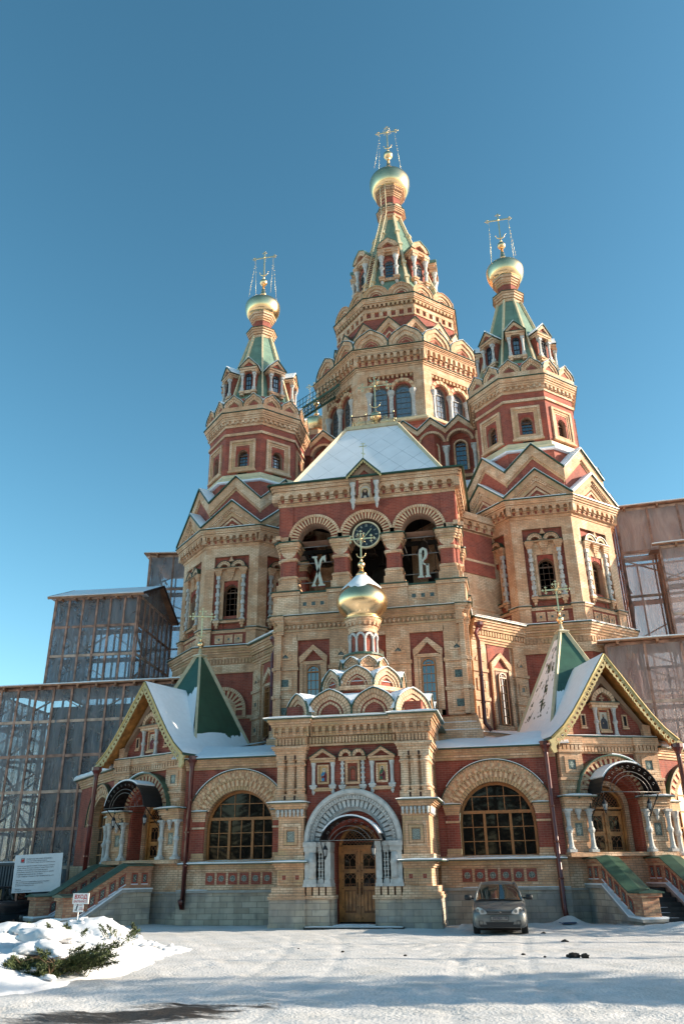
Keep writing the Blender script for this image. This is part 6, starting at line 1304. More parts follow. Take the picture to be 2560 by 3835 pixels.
# ------------------------------------------------------------------ ground
def h2(x, y, s):   # cheap smooth noise
    return (np.sin(x*1.7*s+y*.9*s+1.3)+np.sin(x*.8*s-y*2.1*s+.4)+np.sin(x*2.9*s+y*3.1*s+2.2)*.6+np.sin(-x*4.3*s+y*2.7*s)*.4)/3.0
def ground():
    xs = np.concatenate([[-600, -300, -150, -80, -50, -35], np.arange(-24, -9.01, .3), np.arange(-8.9, 10.01, .1), np.arange(10.3, 20.01, .3), [28, 40, 60, 100, 180, 320, 600]])
    ys = np.concatenate([[-600, -250, -100, -50, -25, -10], np.arange(0, 9.01, .3), np.arange(9.2, 28.01, .1), np.arange(28.3, 31.01, .3), [36, 45, 60, 90, 150, 300, 600]])
    X, Y = np.meshgrid(xs, ys); Z = np.zeros_like(X)
    lot = (X > -24) & (X < 20) & (Y > 0) & (Y < 31)
    rough = .02*h2(X, Y, 1.0)+.011*h2(X+7, Y, 2.7)+.007*h2(X, Y+3, 6.1)
    Z += np.where(lot, rough, 0)
    # ploughed snow along the foot of the walls, on the right and along the parking edge
    near = np.exp(-((np.clip(Y-26.6, -9, 3)-.9)/1.3)**2)*np.where(X > 3.2, .11, .03)*(1+.5*h2(X, Y, 1.6)); Z += np.where(lot, near, 0)
    Z += np.where(lot, .22*np.exp(-((X-6.55)**2+(Y-28.1)**2)/.16), 0)
    Z += np.where(lot, .16*np.exp(-(((X-9.6)/1.6)**2+((Y-26.2)/.5)**2))*(1+.4*h2(X, Y, 3)), 0)
    # wheel tracks and footprints
    for x0, k, c in ((3.9, -.02, .004), (5.2, -.02, .004), (-1.2, .3, -.012), (0.1, .3, -.012)):
        xc = x0+k*(24-Y)+c*(24-Y)**2; e = np.abs(X-xc); m_ = np.where((Y < 23.9) & (Y > 9), 1, 0)
        Z += np.where(lot, m_*(-.016*np.exp(-(e/.11)**2)+.006*np.exp(-((e-.2)/.07)**2))*(.75+.25*np.sin(Y*9+x0)), 0)
    for path in ((-1.5, 11, .25, 26.3), (6.5, 11.5, .6, 26), (3.4, 12, 7.3, 25), (-3, 19.5, 4, 21.5)):
        L_ = math.hypot(path[2]-path[0], path[3]-path[1]); n_ = int(L_/.36)
        for i in range(n_):
            u = i/n_; fx_ = path[0]+(path[2]-path[0])*u+(.1 if i % 2 else -.1)+random.uniform(-.05, .05); fy_ = path[1]+(path[3]-path[1])*u
            Z -= np.where(lot, .035*np.exp(-((X-fx_)/.075)**2-((Y-fy_)/.13)**2), 0)
    Z += np.where(lot, .014*np.maximum(0, h2(X*1.0, Y, 7.7)-.25)+.02*np.maximum(0, h2(X+5, Y*1.3, 3.9)-.45), 0)
    # tyre ruts and lumps at the near left
    Z += np.where(lot & (Y < 14), .02*h2(X*1.0, Y*1.6, 2.2)+.012*np.abs(h2(X, Y, 5)), 0)
    wet = ((X-.35)/2.3)**2+((Y-.42*X-10.95+.42*.35)/1.15)**2; Z -= np.where(lot, .05*np.exp(-wet), 0)
    Z = np.where(lot & (Y > 30), 0, Z)
    mb = MB(); nx = len(xs); v = np.c_[X.ravel(), Y.ravel(), Z.ravel()]
    f = [(j*nx+i, j*nx+i+1, (j+1)*nx+i+1, (j+1)*nx+i) for j in range(len(ys)-1) for i in range(nx-1)]
    mb.add(v, f, 'packed_snow', True); tag(mb.obj('ground'), None, None, None, 'structure')
ground()
# snow bank with the garden heap at the left
def bank():
    xs = np.arange(-13.5, -.4, .07); ys = np.arange(11.4, 23.5, .07); X, Y = np.meshgrid(xs, ys)
    def G(cx, cy, sx, sy, h, p=2): return h*np.exp(-(np.abs((X-cx)/sx)**p+np.abs((Y-cy)/sy)**p))
    Z = G(-7.5, 17.8, 4.2, 2.6, .30, 4)+G(-4.35, 18.9, .9, .95, .42)+G(-5.3, 19.6, .9, .8, .25)+G(-6.6, 19.0, 1.0, .8, .30)+G(-8.2, 17.6, 1.4, 1.2, .3)+G(-3.5, 17.9, .6, .8, .12)
    Z += G(-4.8, 15.2, 1.9, 3.0, .17, 4)+G(-3.5, 13.4, 1.3, 1.6, .12, 3)+G(-5.2, 14.6, 1.6, 1.6, .22)+G(-3.9, 13.2, 1.0, .8, .16)+G(-2.95, 14.55, .62, .42, .32, 3)+G(-2.35, 15.0, .42, .36, .26, 3)+G(-3.7, 15.2, .55, .5, .30, 3)+G(-3.1, 16.0, .9, .7, .34, 3)+G(-4.5, 14.6, .5, .5, .2, 3)
    e_ = np.clip(Z*4, 0, 1); fx = np.clip((X+5.2)/1.6, 0, 1)*np.clip((Y-16)/1.5, 0, 1)
    Z += .05*h2(X, Y, 1.3)*e_+.03*h2(X+3, Y, 3.4)*e_+(.075*np.maximum(0, h2(X, Y+9, 5.3)-.1)+.045*np.maximum(0, h2(X+2, Y, 10.7)-.15))*fx*np.clip(Z*6, 0, 1)
    Z += .016*h2(X, Y, 9.)*e_
    keep = Z > .035; nx = len(xs); Zf = np.where(keep, Z, -.06)
    mb = MB(); f = []
    for j in range(len(ys)-1):
        for i in range(nx-1):
            if keep[j:j+2, i:i+2].any(): f.append((j*nx+i, j*nx+i+1, (j+1)*nx+i+1, (j+1)*nx+i))
    mb.add(np.c_[X.ravel(), Y.ravel(), Zf.ravel()], f, 'snow_bank', True)
    for k in range(75):     # broken crust lying on the ploughed side
        x, y = random.uniform(-5.2, -2.3), random.uniform(14, 20); i, j = int((x+13.5)/.07), int((y-11.4)/.07)
        if Z[j, i] < .02 and random.random() < .6: continue
        r = random.uniform(.012, .035)*(1.6 if y > 17 else 1); q = rng.normal(0, 1, (8, 3))*.45+np.array([(a, b, c) for a in (-1, 1) for b in (-1, 1) for c in (-1, 1)])*.8; q = q*r*np.array((1.3, 1, .8))
        mb.add(q+np.array((x, y, max(0, Z[j, i])+r*.3)), [(0, 1, 3, 2), (4, 6, 7, 5), (0, 4, 5, 1), (2, 3, 7, 6), (0, 2, 6, 4), (1, 5, 7, 3)], 'snow_bank', True)
    me = mb.mesh('snow_bank'); o = place(me, 'snow_bank'); tag(o, None, None, None, 'structure')
    return None
BZ = bank()
# juniper bush pressed down under pillows of snow
sh = thing('juniper_bush', 'low green juniper bush half buried under pillows of snow', 'bush', TR(-2.95, 14.4, .1))
OX = TR(.22, -.85, -.02); mb = MB(OX)
def spray(mb, p, d, L_, n):
    d = np.array(d, float); d /= np.linalg.norm(d)
    for i in range(n):
        u = random.random()**.7; c = p+d*L_*u+rng.normal(0, .045*(1.15-u), 3); q = d*.7+rng.normal(0, .55, 3); q /= np.linalg.norm(q); l = random.uniform(.03, .075); sd = np.cross(q, rng.normal(0, 1, 3)); sd /= np.linalg.norm(sd)+1e-6
        mb.add([c-sd*.008, c+sd*.008, c+q*l+sd*.003, c+q*l-sd*.003], [(0, 1, 2, 3)], 'juniper')
for k in range(95):
    b = np.array((random.uniform(-3.4, -2.55), random.uniform(14.35, 15.0), random.uniform(.0, .28))); a = random.uniform(-2.7, .1); spray(mb, b, (math.cos(a), math.sin(a), random.uniform(-.05, .7)), random.uniform(.22, .5), 130)
for k in range(26):
    b = np.array((-2.7+random.uniform(-.15, .3), 14.9+random.uniform(-.2, .3), random.uniform(.12, .34))); a = random.uniform(-.5, .5); spray(mb, b, (math.cos(a), math.sin(a), random.uniform(.1, .45)), random.uniform(.4, .85), 190)
for k in range(16):
    b = np.array((random.choice((-2.35, -4.3, -3.5))+random.uniform(-.2, .2), 16.4+random.uniform(-.3, .3), .5)); spray(mb, b, (random.uniform(-.5, 1), -.4, .45), .4, 120)
mb.obj('foliage', sh)
mb = MB(OX)
for k in range(16): p = np.array((random.uniform(-3.3, -2.5), 14.6+random.uniform(-.3, .3), .0)); mb.tube([p, p+(random.uniform(-.2, .3), -.2, .3), p+(random.uniform(-.3, .6), -.4, .42)], [.018, .012, .004], 'twig', 4)
mb.obj('stems', sh)
def pillow(c, r, seed=0):      # clump of snow resting on the branches
    mb = MB(OX); n, m_ = 34, 20; v = []
    for j in range(m_+1):
        t = math.pi*j/m_
        for i in range(n):
            a = 2*math.pi*i/n; X_, Y_, Z_ = math.sin(t)*math.cos(a), math.sin(t)*math.sin(a), -math.cos(t)
            d = 1+.20*math.sin(2.3*X_+3*Y_+seed)+.14*math.sin(5*X_-4*Y_+3*Z_+seed*2)+.08*math.sin(9*X_+7*Z_+seed)+.05*math.sin(15*Y_-11*X_+seed)
            v.append((c[0]+r[0]*d*X_, c[1]+r[1]*d*Y_, c[2]+r[2]*d*(Z_ if Z_ > 0 else Z_*.6)))
    mb.add(v, [(j*n+i, j*n+(i+1) % n, (j+1)*n+(i+1) % n, (j+1)*n+i) for j in range(m_) for i in range(n)], 'snow_bank', True)
    mb.obj('snow_cap', sh)
for i, (c, r) in enumerate([((-3.2, 14.95, .46), (.42, .28, .15)), ((-2.75, 14.75, .38), (.26, .2, .09)), ((-2.35, 15.05, .36), (.2, .16, .07)), ((-3.55, 14.6, .34), (.24, .2, .10)), ((-2.95, 14.35, .22), (.16, .12, .05)), ((-2.0, 15.1, .30), (.13, .1, .045)), ((-3.3, 15.4, .62), (.5, .35, .16)), ((-4.05, 16.2, .68), (.45, .35, .15)), ((-2.55, 14.2, .12), (.16, .1, .05)), ((-4.4, 14.5, .42), (.32, .26, .14))]): pillow(c, r, seed=i*1.7)
# lumps of frozen mud thrown on the snow
def lump(x, y, r, label, n=1, grp='lumps of dark frozen mud on the snow'):
    mb = MB()
    for k in range(n):
        c = (x+(random.uniform(-.28, .28)*n*.25 if n > 1 else 0), y+random.uniform(-.08, .08)*n*.3, r*.3); s = r*random.uniform(.5, 1.0) if n > 1 else r
        v = []; m_ = 8
        for j in range(m_+1):
            t = math.pi*j/m_
            for i in range(9): a = 2*math.pi*i/9; d = s*random.uniform(.7, 1.2); v.append((c[0]+1.3*d*math.sin(t)*math.cos(a), c[1]+d*math.sin(t)*math.sin(a), c[2]-d*.75*math.cos(t)))
        mb.add(v, [(j*9+i, j*9+(i+1) % 9, (j+1)*9+(i+1) % 9, (j+1)*9+i) for j in range(m_) for i in range(9)], 'mud')
    tag(mb.obj('mud_lump'), label, 'mud lump', grp)
lump(6.32, 18.5, .11, 'largest dark mud lump, tall and rounded, right end of the row', 3)
lump(5.92, 18.55, .045, 'flat string of dark mud crumbs left of the largest lump', 7)
lump(6.12, 22.2, .065, 'small grey mud lump on the snow below the right downspout'); lump(5.68, 25.1, .055, 'small dark mud lump on the snow right of the silver car')
lump(5.15, 18.9, .04, 'small mud crumb at the left end of the dark row'); lump(1.25, 19.4, .03, 'brown mud crumb on the snow before the doorway, left one'); lump(2.75, 18.6, .03, 'brown mud crumb on the snow before the doorway, right one'); lump(.1, 20.0, .03, 'brown clod on the packed snow left of the doorway')
mb = MB(TR(6.5, 27.5, .12) @ RZ(12)); mb.prism([(-.2, 0), (.22, .02), (.2, .05), (-.16, .045)], -.06, .1, 'blue_plastic'); mb.bar((-.2, 0, .02), (-.32, -.02, .05), .02, 'blue_plastic'); tag(mb.obj('plastic_scrap'), 'dark blue plastic scrap in the snow by the right downspout', 'scrap')

# ------------------------------------------------------------------ signs
en = thing('entrance_sign', 'white ENTRANCE sign with red letters on a thin stake in the snow', 'sign', TR(-5.48, 20, .35))
SG = TR(-5.48, 20) @ RZ(-6)
mb = MB(SG); mb.box(-.24, .22, -.008, .008, .97, 1.21, 'sign_white'); put_text(mb, 'ВХОД', .125, TR(-.01, -.01, 1.125), 'ink_red', .002, bold=.003); put_text(mb, 'ENTRANCE', .075, TR(-.01, -.01, 1.025), 'ink_red', .002); mb.obj('panel', en)
mb = MB(SG); mb.box(-.19, .1, -.014, -.009, .79, .965, 'sign_white')
put_text(mb, 'С СОБАКАМИ', .026, TR(-.045, -.016, .945), 'ink_red', .001); put_text(mb, 'ВХОД', .03, TR(.035, -.016, .88), 'ink_red', .001); put_text(mb, 'ЗАПРЕЩЕН', .024, TR(.04, -.016, .845), 'ink_red', .001)
mb.M = SG @ TR(-.09, -.016, .87); mb.prism([(-.005, -.06), (.005, -.06), (.012, .0), (.03, .05), (.012, .075), (-.012, .05), (-.02, .0)], -.002, 0, 'ink'); mb.disc(.022, .085-.0, .013, -.002, 'ink', 0, 360, 8); mb.prism([(-.055, -.045), (-.02, -.045), (-.01, -.03), (-.03, -.02), (-.055, -.025)], -.002, 0, 'ink'); mb.obj('lower_panel', en)
mb = MB(SG); mb.tube([(-.05, .01, .3), (-.05, .01, .98)], .012, 'sign_white', 6); mb.lathe([(.05, .25), (.045, .4), (.012, .5)], -.05, .01, 8, 'ledge_stone'); mb.obj('post', en)
bo = thing('information_board', 'large pale blue-white restoration notice board behind the left stair', 'notice board', TR(-12.2, 29, 0))
BM = TR(-12.2, 29.0, 1.72) @ RZ(8) @ RY(-2)
mb = MB(BM); mb.box(-.92, .88, -.015, .015, -.62, .66, 'board_white')
mb.disc(-.62, .46, .055, -.018, 'ink_red', 0, 360, 10); mb.frame(-.69, -.55, .38, .54, .02, -.018, -.01, 'ink')
rows = [(.50, .055, -.48, 'ПРАВИТЕЛЬСТВО САНКТ-ПЕТЕРБУРГА'), (.44, .042, -.48, 'Комитет по государственному контролю,'), (.38, .042, -.48, 'использованию и охране памятников истории и культуры'), (.27, .05, -.8, 'Работы по реставрации фасадов (фасады северного и южного'), (.20, .05, -.8, 'входов, фасады восточного фасада) К. Собора Петра и Павла'), (.13, .05, -.8, 'входящего в состав объекта культурного наследия'), (.06, .05, -.8, 'регионального значения «К. Собор Петра и Павла со зданием'), (-.01, .05, -.8, 'К. Церковно-приходской школы», по адресу:'), (-.08, .05, -.8, 'г. Санкт-Петербург, г. Петергоф, Санкт-Петербургский пр., д.32'), (-.2, .045, -.8, 'Заказчик:'), (-.26, .045, -.8, 'Санкт-Петербургское государственное казенное учреждение'), (-.32, .045, -.8, 'дирекция по ремонтно-реставрационным работам'), (-.38, .045, -.8, 'на памятниках истории и культуры'), (-.50, .045, -.8, 'Подрядчик:'), (-.56, .045, -.8, 'АО «Ремонтные Реставрации»')]
for z, sz, x, tx in rows: put_text(mb, tx, sz, TR(x, -.02, z), 'ink', .001, 'LEFT', sx=.92)
mb.obj('panel', bo)
mb = MB(BM); 
for x in (-.75, .7): mb.bar((x, .04, -1.75), (x, .04, .5), .06, 'timber')
mb.obj('post', bo)
cb = thing('site_cabin', 'dark blue corrugated site cabin behind the notice board', 'cabin', TR(-15.5, 31.5, 0))
mb = MB(TR(-15.8, 30.2)); mb.box(-2.6, 2.2, .04, 2.6, 0, 2.05, 'cabin_blue')
for k in range(40): mb.box(-2.6+.12*k, -2.54+.12*k, 0, .05, .05, 2.0, 'cabin_blue')
mb.box(-2.7, 2.3, -.08, 2.7, 2.05, 2.12, 'cabin_blue'); mb.snow(-2.6, 2.2, -.05, 2.4, 2.12, .05); mb.obj('cabin_wall', cb)
mb = MB(TR(-14.85, 30.18)); mb.box(-.3, .1, -.02, .0, 1.1, 1.4, 'board_white')
for z in (1.32, 1.25, 1.18): mb.box(-.22, .02, -.025, -.01, z-.012, z+.012, 'robe_blue')
mb.obj('notice', cb)

# ------------------------------------------------------------------ scaffolds wrapped in film
def scaffold(name_label, M, w_, d, z0, z1, nx, nz, roof, core=True, diag=True, sides=(0, 1, 2, 3), plank=(), sheet='film', mat='timber', plast=True, rgap=.35, slope=0.0):
    t = thing('scaffold', name_label, 'scaffold', M @ TR(w_/2, 0, z0), 'scaffolds wrapped in clear film')
    fr = MB(M); fi = MB(M)
    S = [(0, w_, 0, 0), (w_, w_, 0, d), (0, w_, d, d), (0, 0, d, 0)]   # front, right, back, left  (x0,x1,y0,y1)
    for k in sides:
        if k == 0: p, q, n = (0, 0), (w_, 0), nx
        elif k == 1: p, q, n = (w_, 0), (w_, d), max(3, round(nx*d/w_))
        elif k == 2: p, q, n = (w_, d), (0, d), nx
        elif k == 3: p, q, n = (0, d), (0, 0), max(3, round(nx*d/w_))
        p = np.array(p, float); q = np.array(q, float); dv = (q-p)/np.linalg.norm(q-p); nv = np.array((dv[1], -dv[0]))
        tall = lambda u: z1-(0 if k == 0 else .0)
        if k in plank:
            L_ = np.linalg.norm(q-p); m_ = int(L_/.17)
            for i in range(m_): a = p+dv*L_*i/m_; b = p+dv*L_*(i+.96)/m_; fr.add([(a[0], a[1], z0), (b[0], b[1], z0), (b[0], b[1], z1), (a[0], a[1], z1)], [(0, 1, 2, 3)], 'plank')
            continue
        for i in range(n+1): c = p+(q-p)*i/n+nv*.05; c = c+dv*random.uniform(-.04, .04); fr.bar((c[0], c[1], z0), (c[0]+dv[0]*random.uniform(-.03, .03), c[1], z1), (.1, .06), mat, up=(nv[0], nv[1], 0))
        for j in range(nz+1): z = z0+(z1-z0)*j/nz; a, b = p+nv*.03, q+nv*.03; fr.bar((a[0], a[1], z), (b[0], b[1], z), (.05, .13), 'timber_pale' if j % 2 else mat)
        if plast:
            m_ = n*3; mz = 14; L_ = np.linalg.norm(q-p); v = []
            for j in range(mz+1):
                for i in range(m_+1):
                    c = p+(q-p)*i/m_; e = .02+.05*math.sin(i*1.9+j*.7)*math.sin(math.pi*(i % 3)/3+.2) ; v.append((c[0]+nv[0]*e, c[1]+nv[1]*e, z0+(z1-z0)*j/mz))
            fi.add(v, [(j*(m_+1)+i, j*(m_+1)+i+1, (j+1)*(m_+1)+i+1, (j+1)*(m_+1)+i) for j in range(mz) for i in range(m_)], sheet, True)
        if diag:
            for j in range(nz if k != 2 else 0):
                for i in range(0, n-1, 2):
                    a = p+(q-p)*i/n-nv*.1; b = p+(q-p)*min(n, i+2.6)/n-nv*.1; za, zb2 = z0+(z1-z0)*(j+.08)/nz, z0+(z1-z0)*(j+.85)/nz
                    if (i//2+j) % 2: za, zb2 = zb2, za
                    if random.random() < .85: fr.bar((a[0], a[1], za), (b[0], b[1], zb2), (.04, .13), 'timber_pale', up=(nv[0], nv[1], 0))
    for j in range(1, nz+1):
        z = z0+(z1-z0)*j/nz-.1
        for y in (.35, .62, .9): fr.box(.05, w_-.05, y, y+.2, z-.05, z, 'timber')
    for k in range(nx+1): x = w_*k/nx; fr.bar((x, .95, z0), (x, .95, z1), .08, 'timber')
    fr.obj('timber_frame', t); 
    if plast: fi.obj('film_sheet', t)
    r = MB(M)
    if roof == 'flat':
        r.add([(-rgap, -rgap, z1+.12+slope*0), (w_+rgap, -rgap, z1+.12), (w_+rgap, d+.2, z1+.75), (-rgap, d+.2, z1+.75)], [(0, 1, 2, 3)], 'snow'); r.box(-rgap, w_+rgap, -rgap, -rgap+.06, z1+.06, z1+.12, 'plank')
        for k in range(nx*1): x = -rgap+(w_+2*rgap)*(k+.5)/nx; r.box(x-.05, x+.05, -rgap, .3, z1-.06, z1+.06, 'plank')
        r.add([(-rgap, -rgap, z1+.06), (w_+rgap, -rgap, z1+.06), (w_+rgap, d, z1+.68), (-rgap, d, z1+.68)], [(3, 2, 1, 0)], 'plank'); r.snow(-rgap, w_+rgap, -rgap-.03, .5, z1+.12, .07)
    else:           # gable roof, ridge along x
        h = roof
        for y0, y1, za, zb2 in ((-rgap, d/2, z1, z1+h), (d/2, d+rgap, z1+h, z1)):
            r.add([(-rgap, y0, za+.1), (w_+rgap, y0, za+.1), (w_+rgap, y1, zb2+.1), (-rgap, y1, zb2+.1)], [(0, 1, 2, 3)], 'snow'); r.add([(-rgap, y0, za), (w_+rgap, y0, za), (w_+rgap, y1, zb2), (-rgap, y1, zb2)], [(3, 2, 1, 0)], 'plank')
            r.bar((-rgap, y0, za+.04), (-rgap, y1, zb2+.04), (.04, .14), 'plank'); r.bar((w_+rgap, y0, za+.04), (w_+rgap, y1, zb2+.04), (.04, .14), 'dark_brick')
        r.box(-rgap, w_+rgap, -rgap, -rgap+.04, z1-.04, z1+.06, 'plank'); r.snow(-rgap, w_+rgap, -rgap-.02, .4, z1+.08, .06)
        for k in range(nx): x = w_*(k+.5)/nx; r.box(x-.05, x+.05, -rgap, .2, z1-.12, z1-.02, 'plank')
        for x, o_ in ((w_, .02), (0, -.02)): MB(M).add([(x+o_, 0, z1), (x+o_, d, z1), (x+o_, d/2, z1+h)], [(0, 1, 2) if x else (2, 1, 0)], sheet).obj('film_sheet', t)
    r.obj('scaffold_roof', t)
    if core:
        c = MB(M); c.box(w_*.22, w_-.4, 2.0, d, z0, z1-.5, 'dark_brick'); c.obj('covered_wall', t)
    return t
scaffold('long low film-wrapped timber scaffold at the left, under a flat snowy roof', TR(-19.4, 34.2) @ RZ(3), 10.6, 6, .4, 9.85, 12, 6, 'flat', slope=0)
scaffold('film-wrapped timber tower with snowy gable roof above the long left scaffold', TR(-17.6, 36.2) @ RZ(5), 4.55, 5.2, 10.4, 15.0, 6, 3, 1.35, core=False)
scaffold('tall narrow film-wrapped scaffold behind the left corner tower', TR(-15.9, 43.2) @ RZ(12), 6, 6, 9, 20.0, 4, 5, 'flat', core=False)
scaffold('tall film-wrapped scaffold tinted sunlit pink behind the right corner tower', TR(11.95, 40.8) @ RZ(-4), 14, 9, 7, 19.1, 9, 5, 'flat', sides=(0, 2, 3), core=False, sheet='film_sunlit')
scaffold('low film-wrapped scaffold with crossed braces behind the right porch', TR(9.75, 35.4) @ RZ(-2), 14, 5, .4, 10.5, 9, 4, 'flat', sides=(0, 2, 3), core=False, sheet='film_sunlit')
scaffold('narrow planked scaffold bay built in front of the tall sunlit-tinted one', TR(13.3, 38.2) @ RZ(-6), 8, 3, 10.8, 15.85, 4, 3, 'flat', core=False, sides=(0, 3), plank=(3,), sheet='film_sunlit')
# ------------------------------------------------------------------ things hung on the church
def lantern(M, label):
    t = thing('lantern', label, 'lantern', M, 'wrought-iron lanterns under the door canopies')
    mb = MB(M); mb.tube([(0, 0, .30), (0, 0, .62)], .008, 'iron', 5); mb.lathe([(.01, .3), (.03, .27), (.045, .25), (.085, .17), (.09, .155)], 0, 0, 8, 'iron', False); mb.tube([(.03*math.cos(a), 0, .33+.03*math.sin(a)) for a in np.linspace(0, 6.28, 9)[:-1]], .006, 'iron', 4, closed=True)
    for k in range(6): a = R(60*k); mb.bar((.085*math.cos(a), .085*math.sin(a), .16), (.05*math.cos(a), .05*math.sin(a), -.04), .012, 'iron')
    mb.lathe([(.055, -.03), (.05, -.06), (.02, -.08), (.028, -.1), (.005, -.14)], 0, 0, 8, 'iron', False); mb.obj('frame', t)
    mb = MB(M); mb.lathe([(.078, .15), (.046, -.03)], 0, 0, 6, 'lamp_glass', False); mb.lathe([(.02, -.03), (.025, .05), (.015, .1)], 0, 0, 6, 'sign_white'); mb.obj('glass', t)
    return t
lantern(TR(-.8, 26.62, 2.12), 'black lantern at the left end of the portal canopy'); lantern(TR(.76, 26.62, 2.14), 'black lantern at the right end of the portal canopy')
lantern(TR(8.12, 28.7, 3.4), 'black lantern at the left end of the right porch canopy'); lantern(TR(9.6, 29.3, 3.42), 'black lantern at the right end of the right porch canopy')
lantern(TR(-9.55, 29.3, 3.33), 'black lantern at the left end of the left porch canopy'); lantern(TR(-8.12, 28.9, 3.38), 'black lantern at the right end of the left porch canopy')
def bell_(x, y, z, r, h, label):
    mb = MB(); mb.lathe([(r, 0), (r*1.02, .04*h), (r*.86, .16*h), (r*.7, .4*h), (r*.62, .7*h), (r*.56, .88*h), (r*.38, .98*h), (r*.1, 1.0*h)], x, y, 24, 'bronze', True, z); mb.lathe([(r*.98, .03*h), (r*.6, .5*h)], x, y, 24, 'dark', True, z)
    for i in (-1, 1): mb.tube([(x+i*r*.2, y, z+h*.98), (x+i*r*.16, y, z+h*1.16), (x, y, z+h*1.2)], r*.06, 'bronze', 5)
    mb.tube([(x, y, z+.2*h), (x, y, z-.06*h)], [r*.05, r*.12], 'iron', 6); mb.tube([(x, y, z+h*1.15), (x, y, 15.9)], .015, 'iron', 4)
    tag(mb.obj('bell', None), label, 'bell', 'bells in the belfry')
bell_(-2.74, 33, 14.6, .24, .42, 'smaller of the two dark bells in the left belfry arch'); bell_(-2.2, 33, 14.42, .32, .55, 'larger of the two dark bells in the left belfry arch')
bell_(.35, 33.6, 13.0, .85, 1.25, 'largest dark bell, low behind the middle belfry arch'); bell_(-.05, 32.6, 14.5, .34, .4, 'small dark bell hanging just under the clock'); bell_(2.36, 32.2, 14.3, .34, .56, 'grey bell behind the letter in the right belfry arch'); bell_(2.75, 33.6, 12.9, .6, .9, 'dark bell low behind the right belfry arch')
# clock
ck = thing('clock', 'round black clock with gold rim and Roman numerals in the middle arch', 'clock', TR(.02, 31.22, 14.98))
M = TR(.02, 31.22, 14.98); mb = MB(M); mb.disc(0, 0, .56, 0, 'black_paint', 0, 360, 40); mb.arcband(0, 0, 0.05, .6, .01, .1, 'dark', 0, 360, 40)
for k in range(60): a = R(6*k); mb.disc(.515*math.cos(a), .515*math.sin(a), .011 if k % 5 == 0 else .004, -.004, 'letter', 0, 360, 6)
mb.obj('face', ck)
mb = MB(M); mb.arcband(0, 0, .56, .62, -.05, .1, 'cream', 0, 360, 48); mb.obj('rim', ck)
mb = MB(M)
for k, s in enumerate(['XII', 'I', 'II', 'III', 'IIII', 'V', 'VI', 'VII', 'VIII', 'IX', 'X', 'XI']):
    a = -30*k; mb.M = M @ RY(-a); put_text(mb, s, .15, TR(0, -.008, .43), 'letter', .002, bold=.001, sx=.55)
mb.obj('numerals', ck)
mb = MB(M)
for ang, L_, w_ in ((40, .36, .03), (222, .27, .028)):
    mb.M = M @ RY(ang) ; mb.prism([(-w_*.5, -.06), (w_*.5, -.06), (w_*.8, L_*.5), (w_*.3, L_*.78), (w_*.9, L_*.84), (0, L_), (-w_*.9, L_*.84), (-w_*.3, L_*.78), (-w_*.8, L_*.5)], -.035, -.02, 'gold_pale')
mb.M = M; mb.disc(0, 0, .035, -.04, 'gold_pale', 0, 360, 10); mb.obj('hands', ck)
# big painted letters
def bigletter(polys, M, label):
    mb = MB(M)
    for p in polys: mb.prism([(x*1.0, z) for x, z in p], -.03, .03, 'letter')
    for p in polys:
        c = np.mean(p, 0); mb.prism([tuple(c+(np.array(q)-c)*(1+.035/np.linalg.norm(np.array(q)-c))) for q in p], .031, .05, 'letter_red')
    for p in polys:
        c = np.mean(p, 0)
        for u in (.3, .7): q = np.array(p[0])*(1-u)+np.array(p[len(p)//2])*u; mb.ball((q[0], -.032, q[1]), .012, 'ink', 5)
    tag(mb.obj('letter_sign', None), label, 'letter sign', 'letters hung in the belfry arches')
bigletter([[(-.29, 1.38), (-.06, 1.38), (-.06, 1.32), (-.1, 1.3), (.2, .08), (.28, .06), (.28, 0), (-.02, 0), (-.02, .06), (.04, .08), (-.2, 1.3), (-.29, 1.32)], [(-.3, 0), (-.12, 0), (-.12, .06), (-.17, .1), (.02, .62), (.13, 1.14), (.2, 1.22), (.26, 1.08), (.31, 1.1), (.3, 1.4), (.14, 1.34), (.05, 1.2), (-.02, .85), (-.26, .1), (-.3, .06)]], TR(-2.12, 31.28, 12.82), 'tall ornate cream letter X hung in the left belfry arch')
def barc(pts, w_):    # stroke polyline as quads
    out = []
    P = [np.array(p, float) for p in pts]; Ls, Rs = [], []
    for i, p in enumerate(P):
        a, b = P[max(0, i-1)], P[min(len(P)-1, i+1)]; d = (b-a)/np.linalg.norm(b-a); n = np.array((-d[1], d[0])); ww = w_[i] if hasattr(w_, '__len__') else w_; Ls.append(tuple(p+n*ww/2)); Rs.append(tuple(p-n*ww/2))
    return [Ls+Rs[::-1]]
B = [[(-.26, 0), (-.01, 0), (-.01, .07), (-.05, .09), (-.05, 1.1), (-.19, 1.1), (-.19, .09), (-.26, .07)]]
B += barc([(-.12, 1.08), (-.09, 1.24), (0, 1.31), (.11, 1.24), (.13, 1.05), (.08, .88), (-.01, .78), (-.04, .68), (.02, .6), (.1, .57), (.2, .56)], [.14, .13, .11, .12, .13, .11, .07, .06, .06, .07, .09])
B += [[(.05, 0), (.27, 0), (.27, .07), (.22, .09), (.22, .6), (.1, .6), (.1, .09), (.05, .07)]]
bigletter(B, TR(2.42, 31.28, 12.82), 'tall ornate cream letter B hung in the right belfry arch')

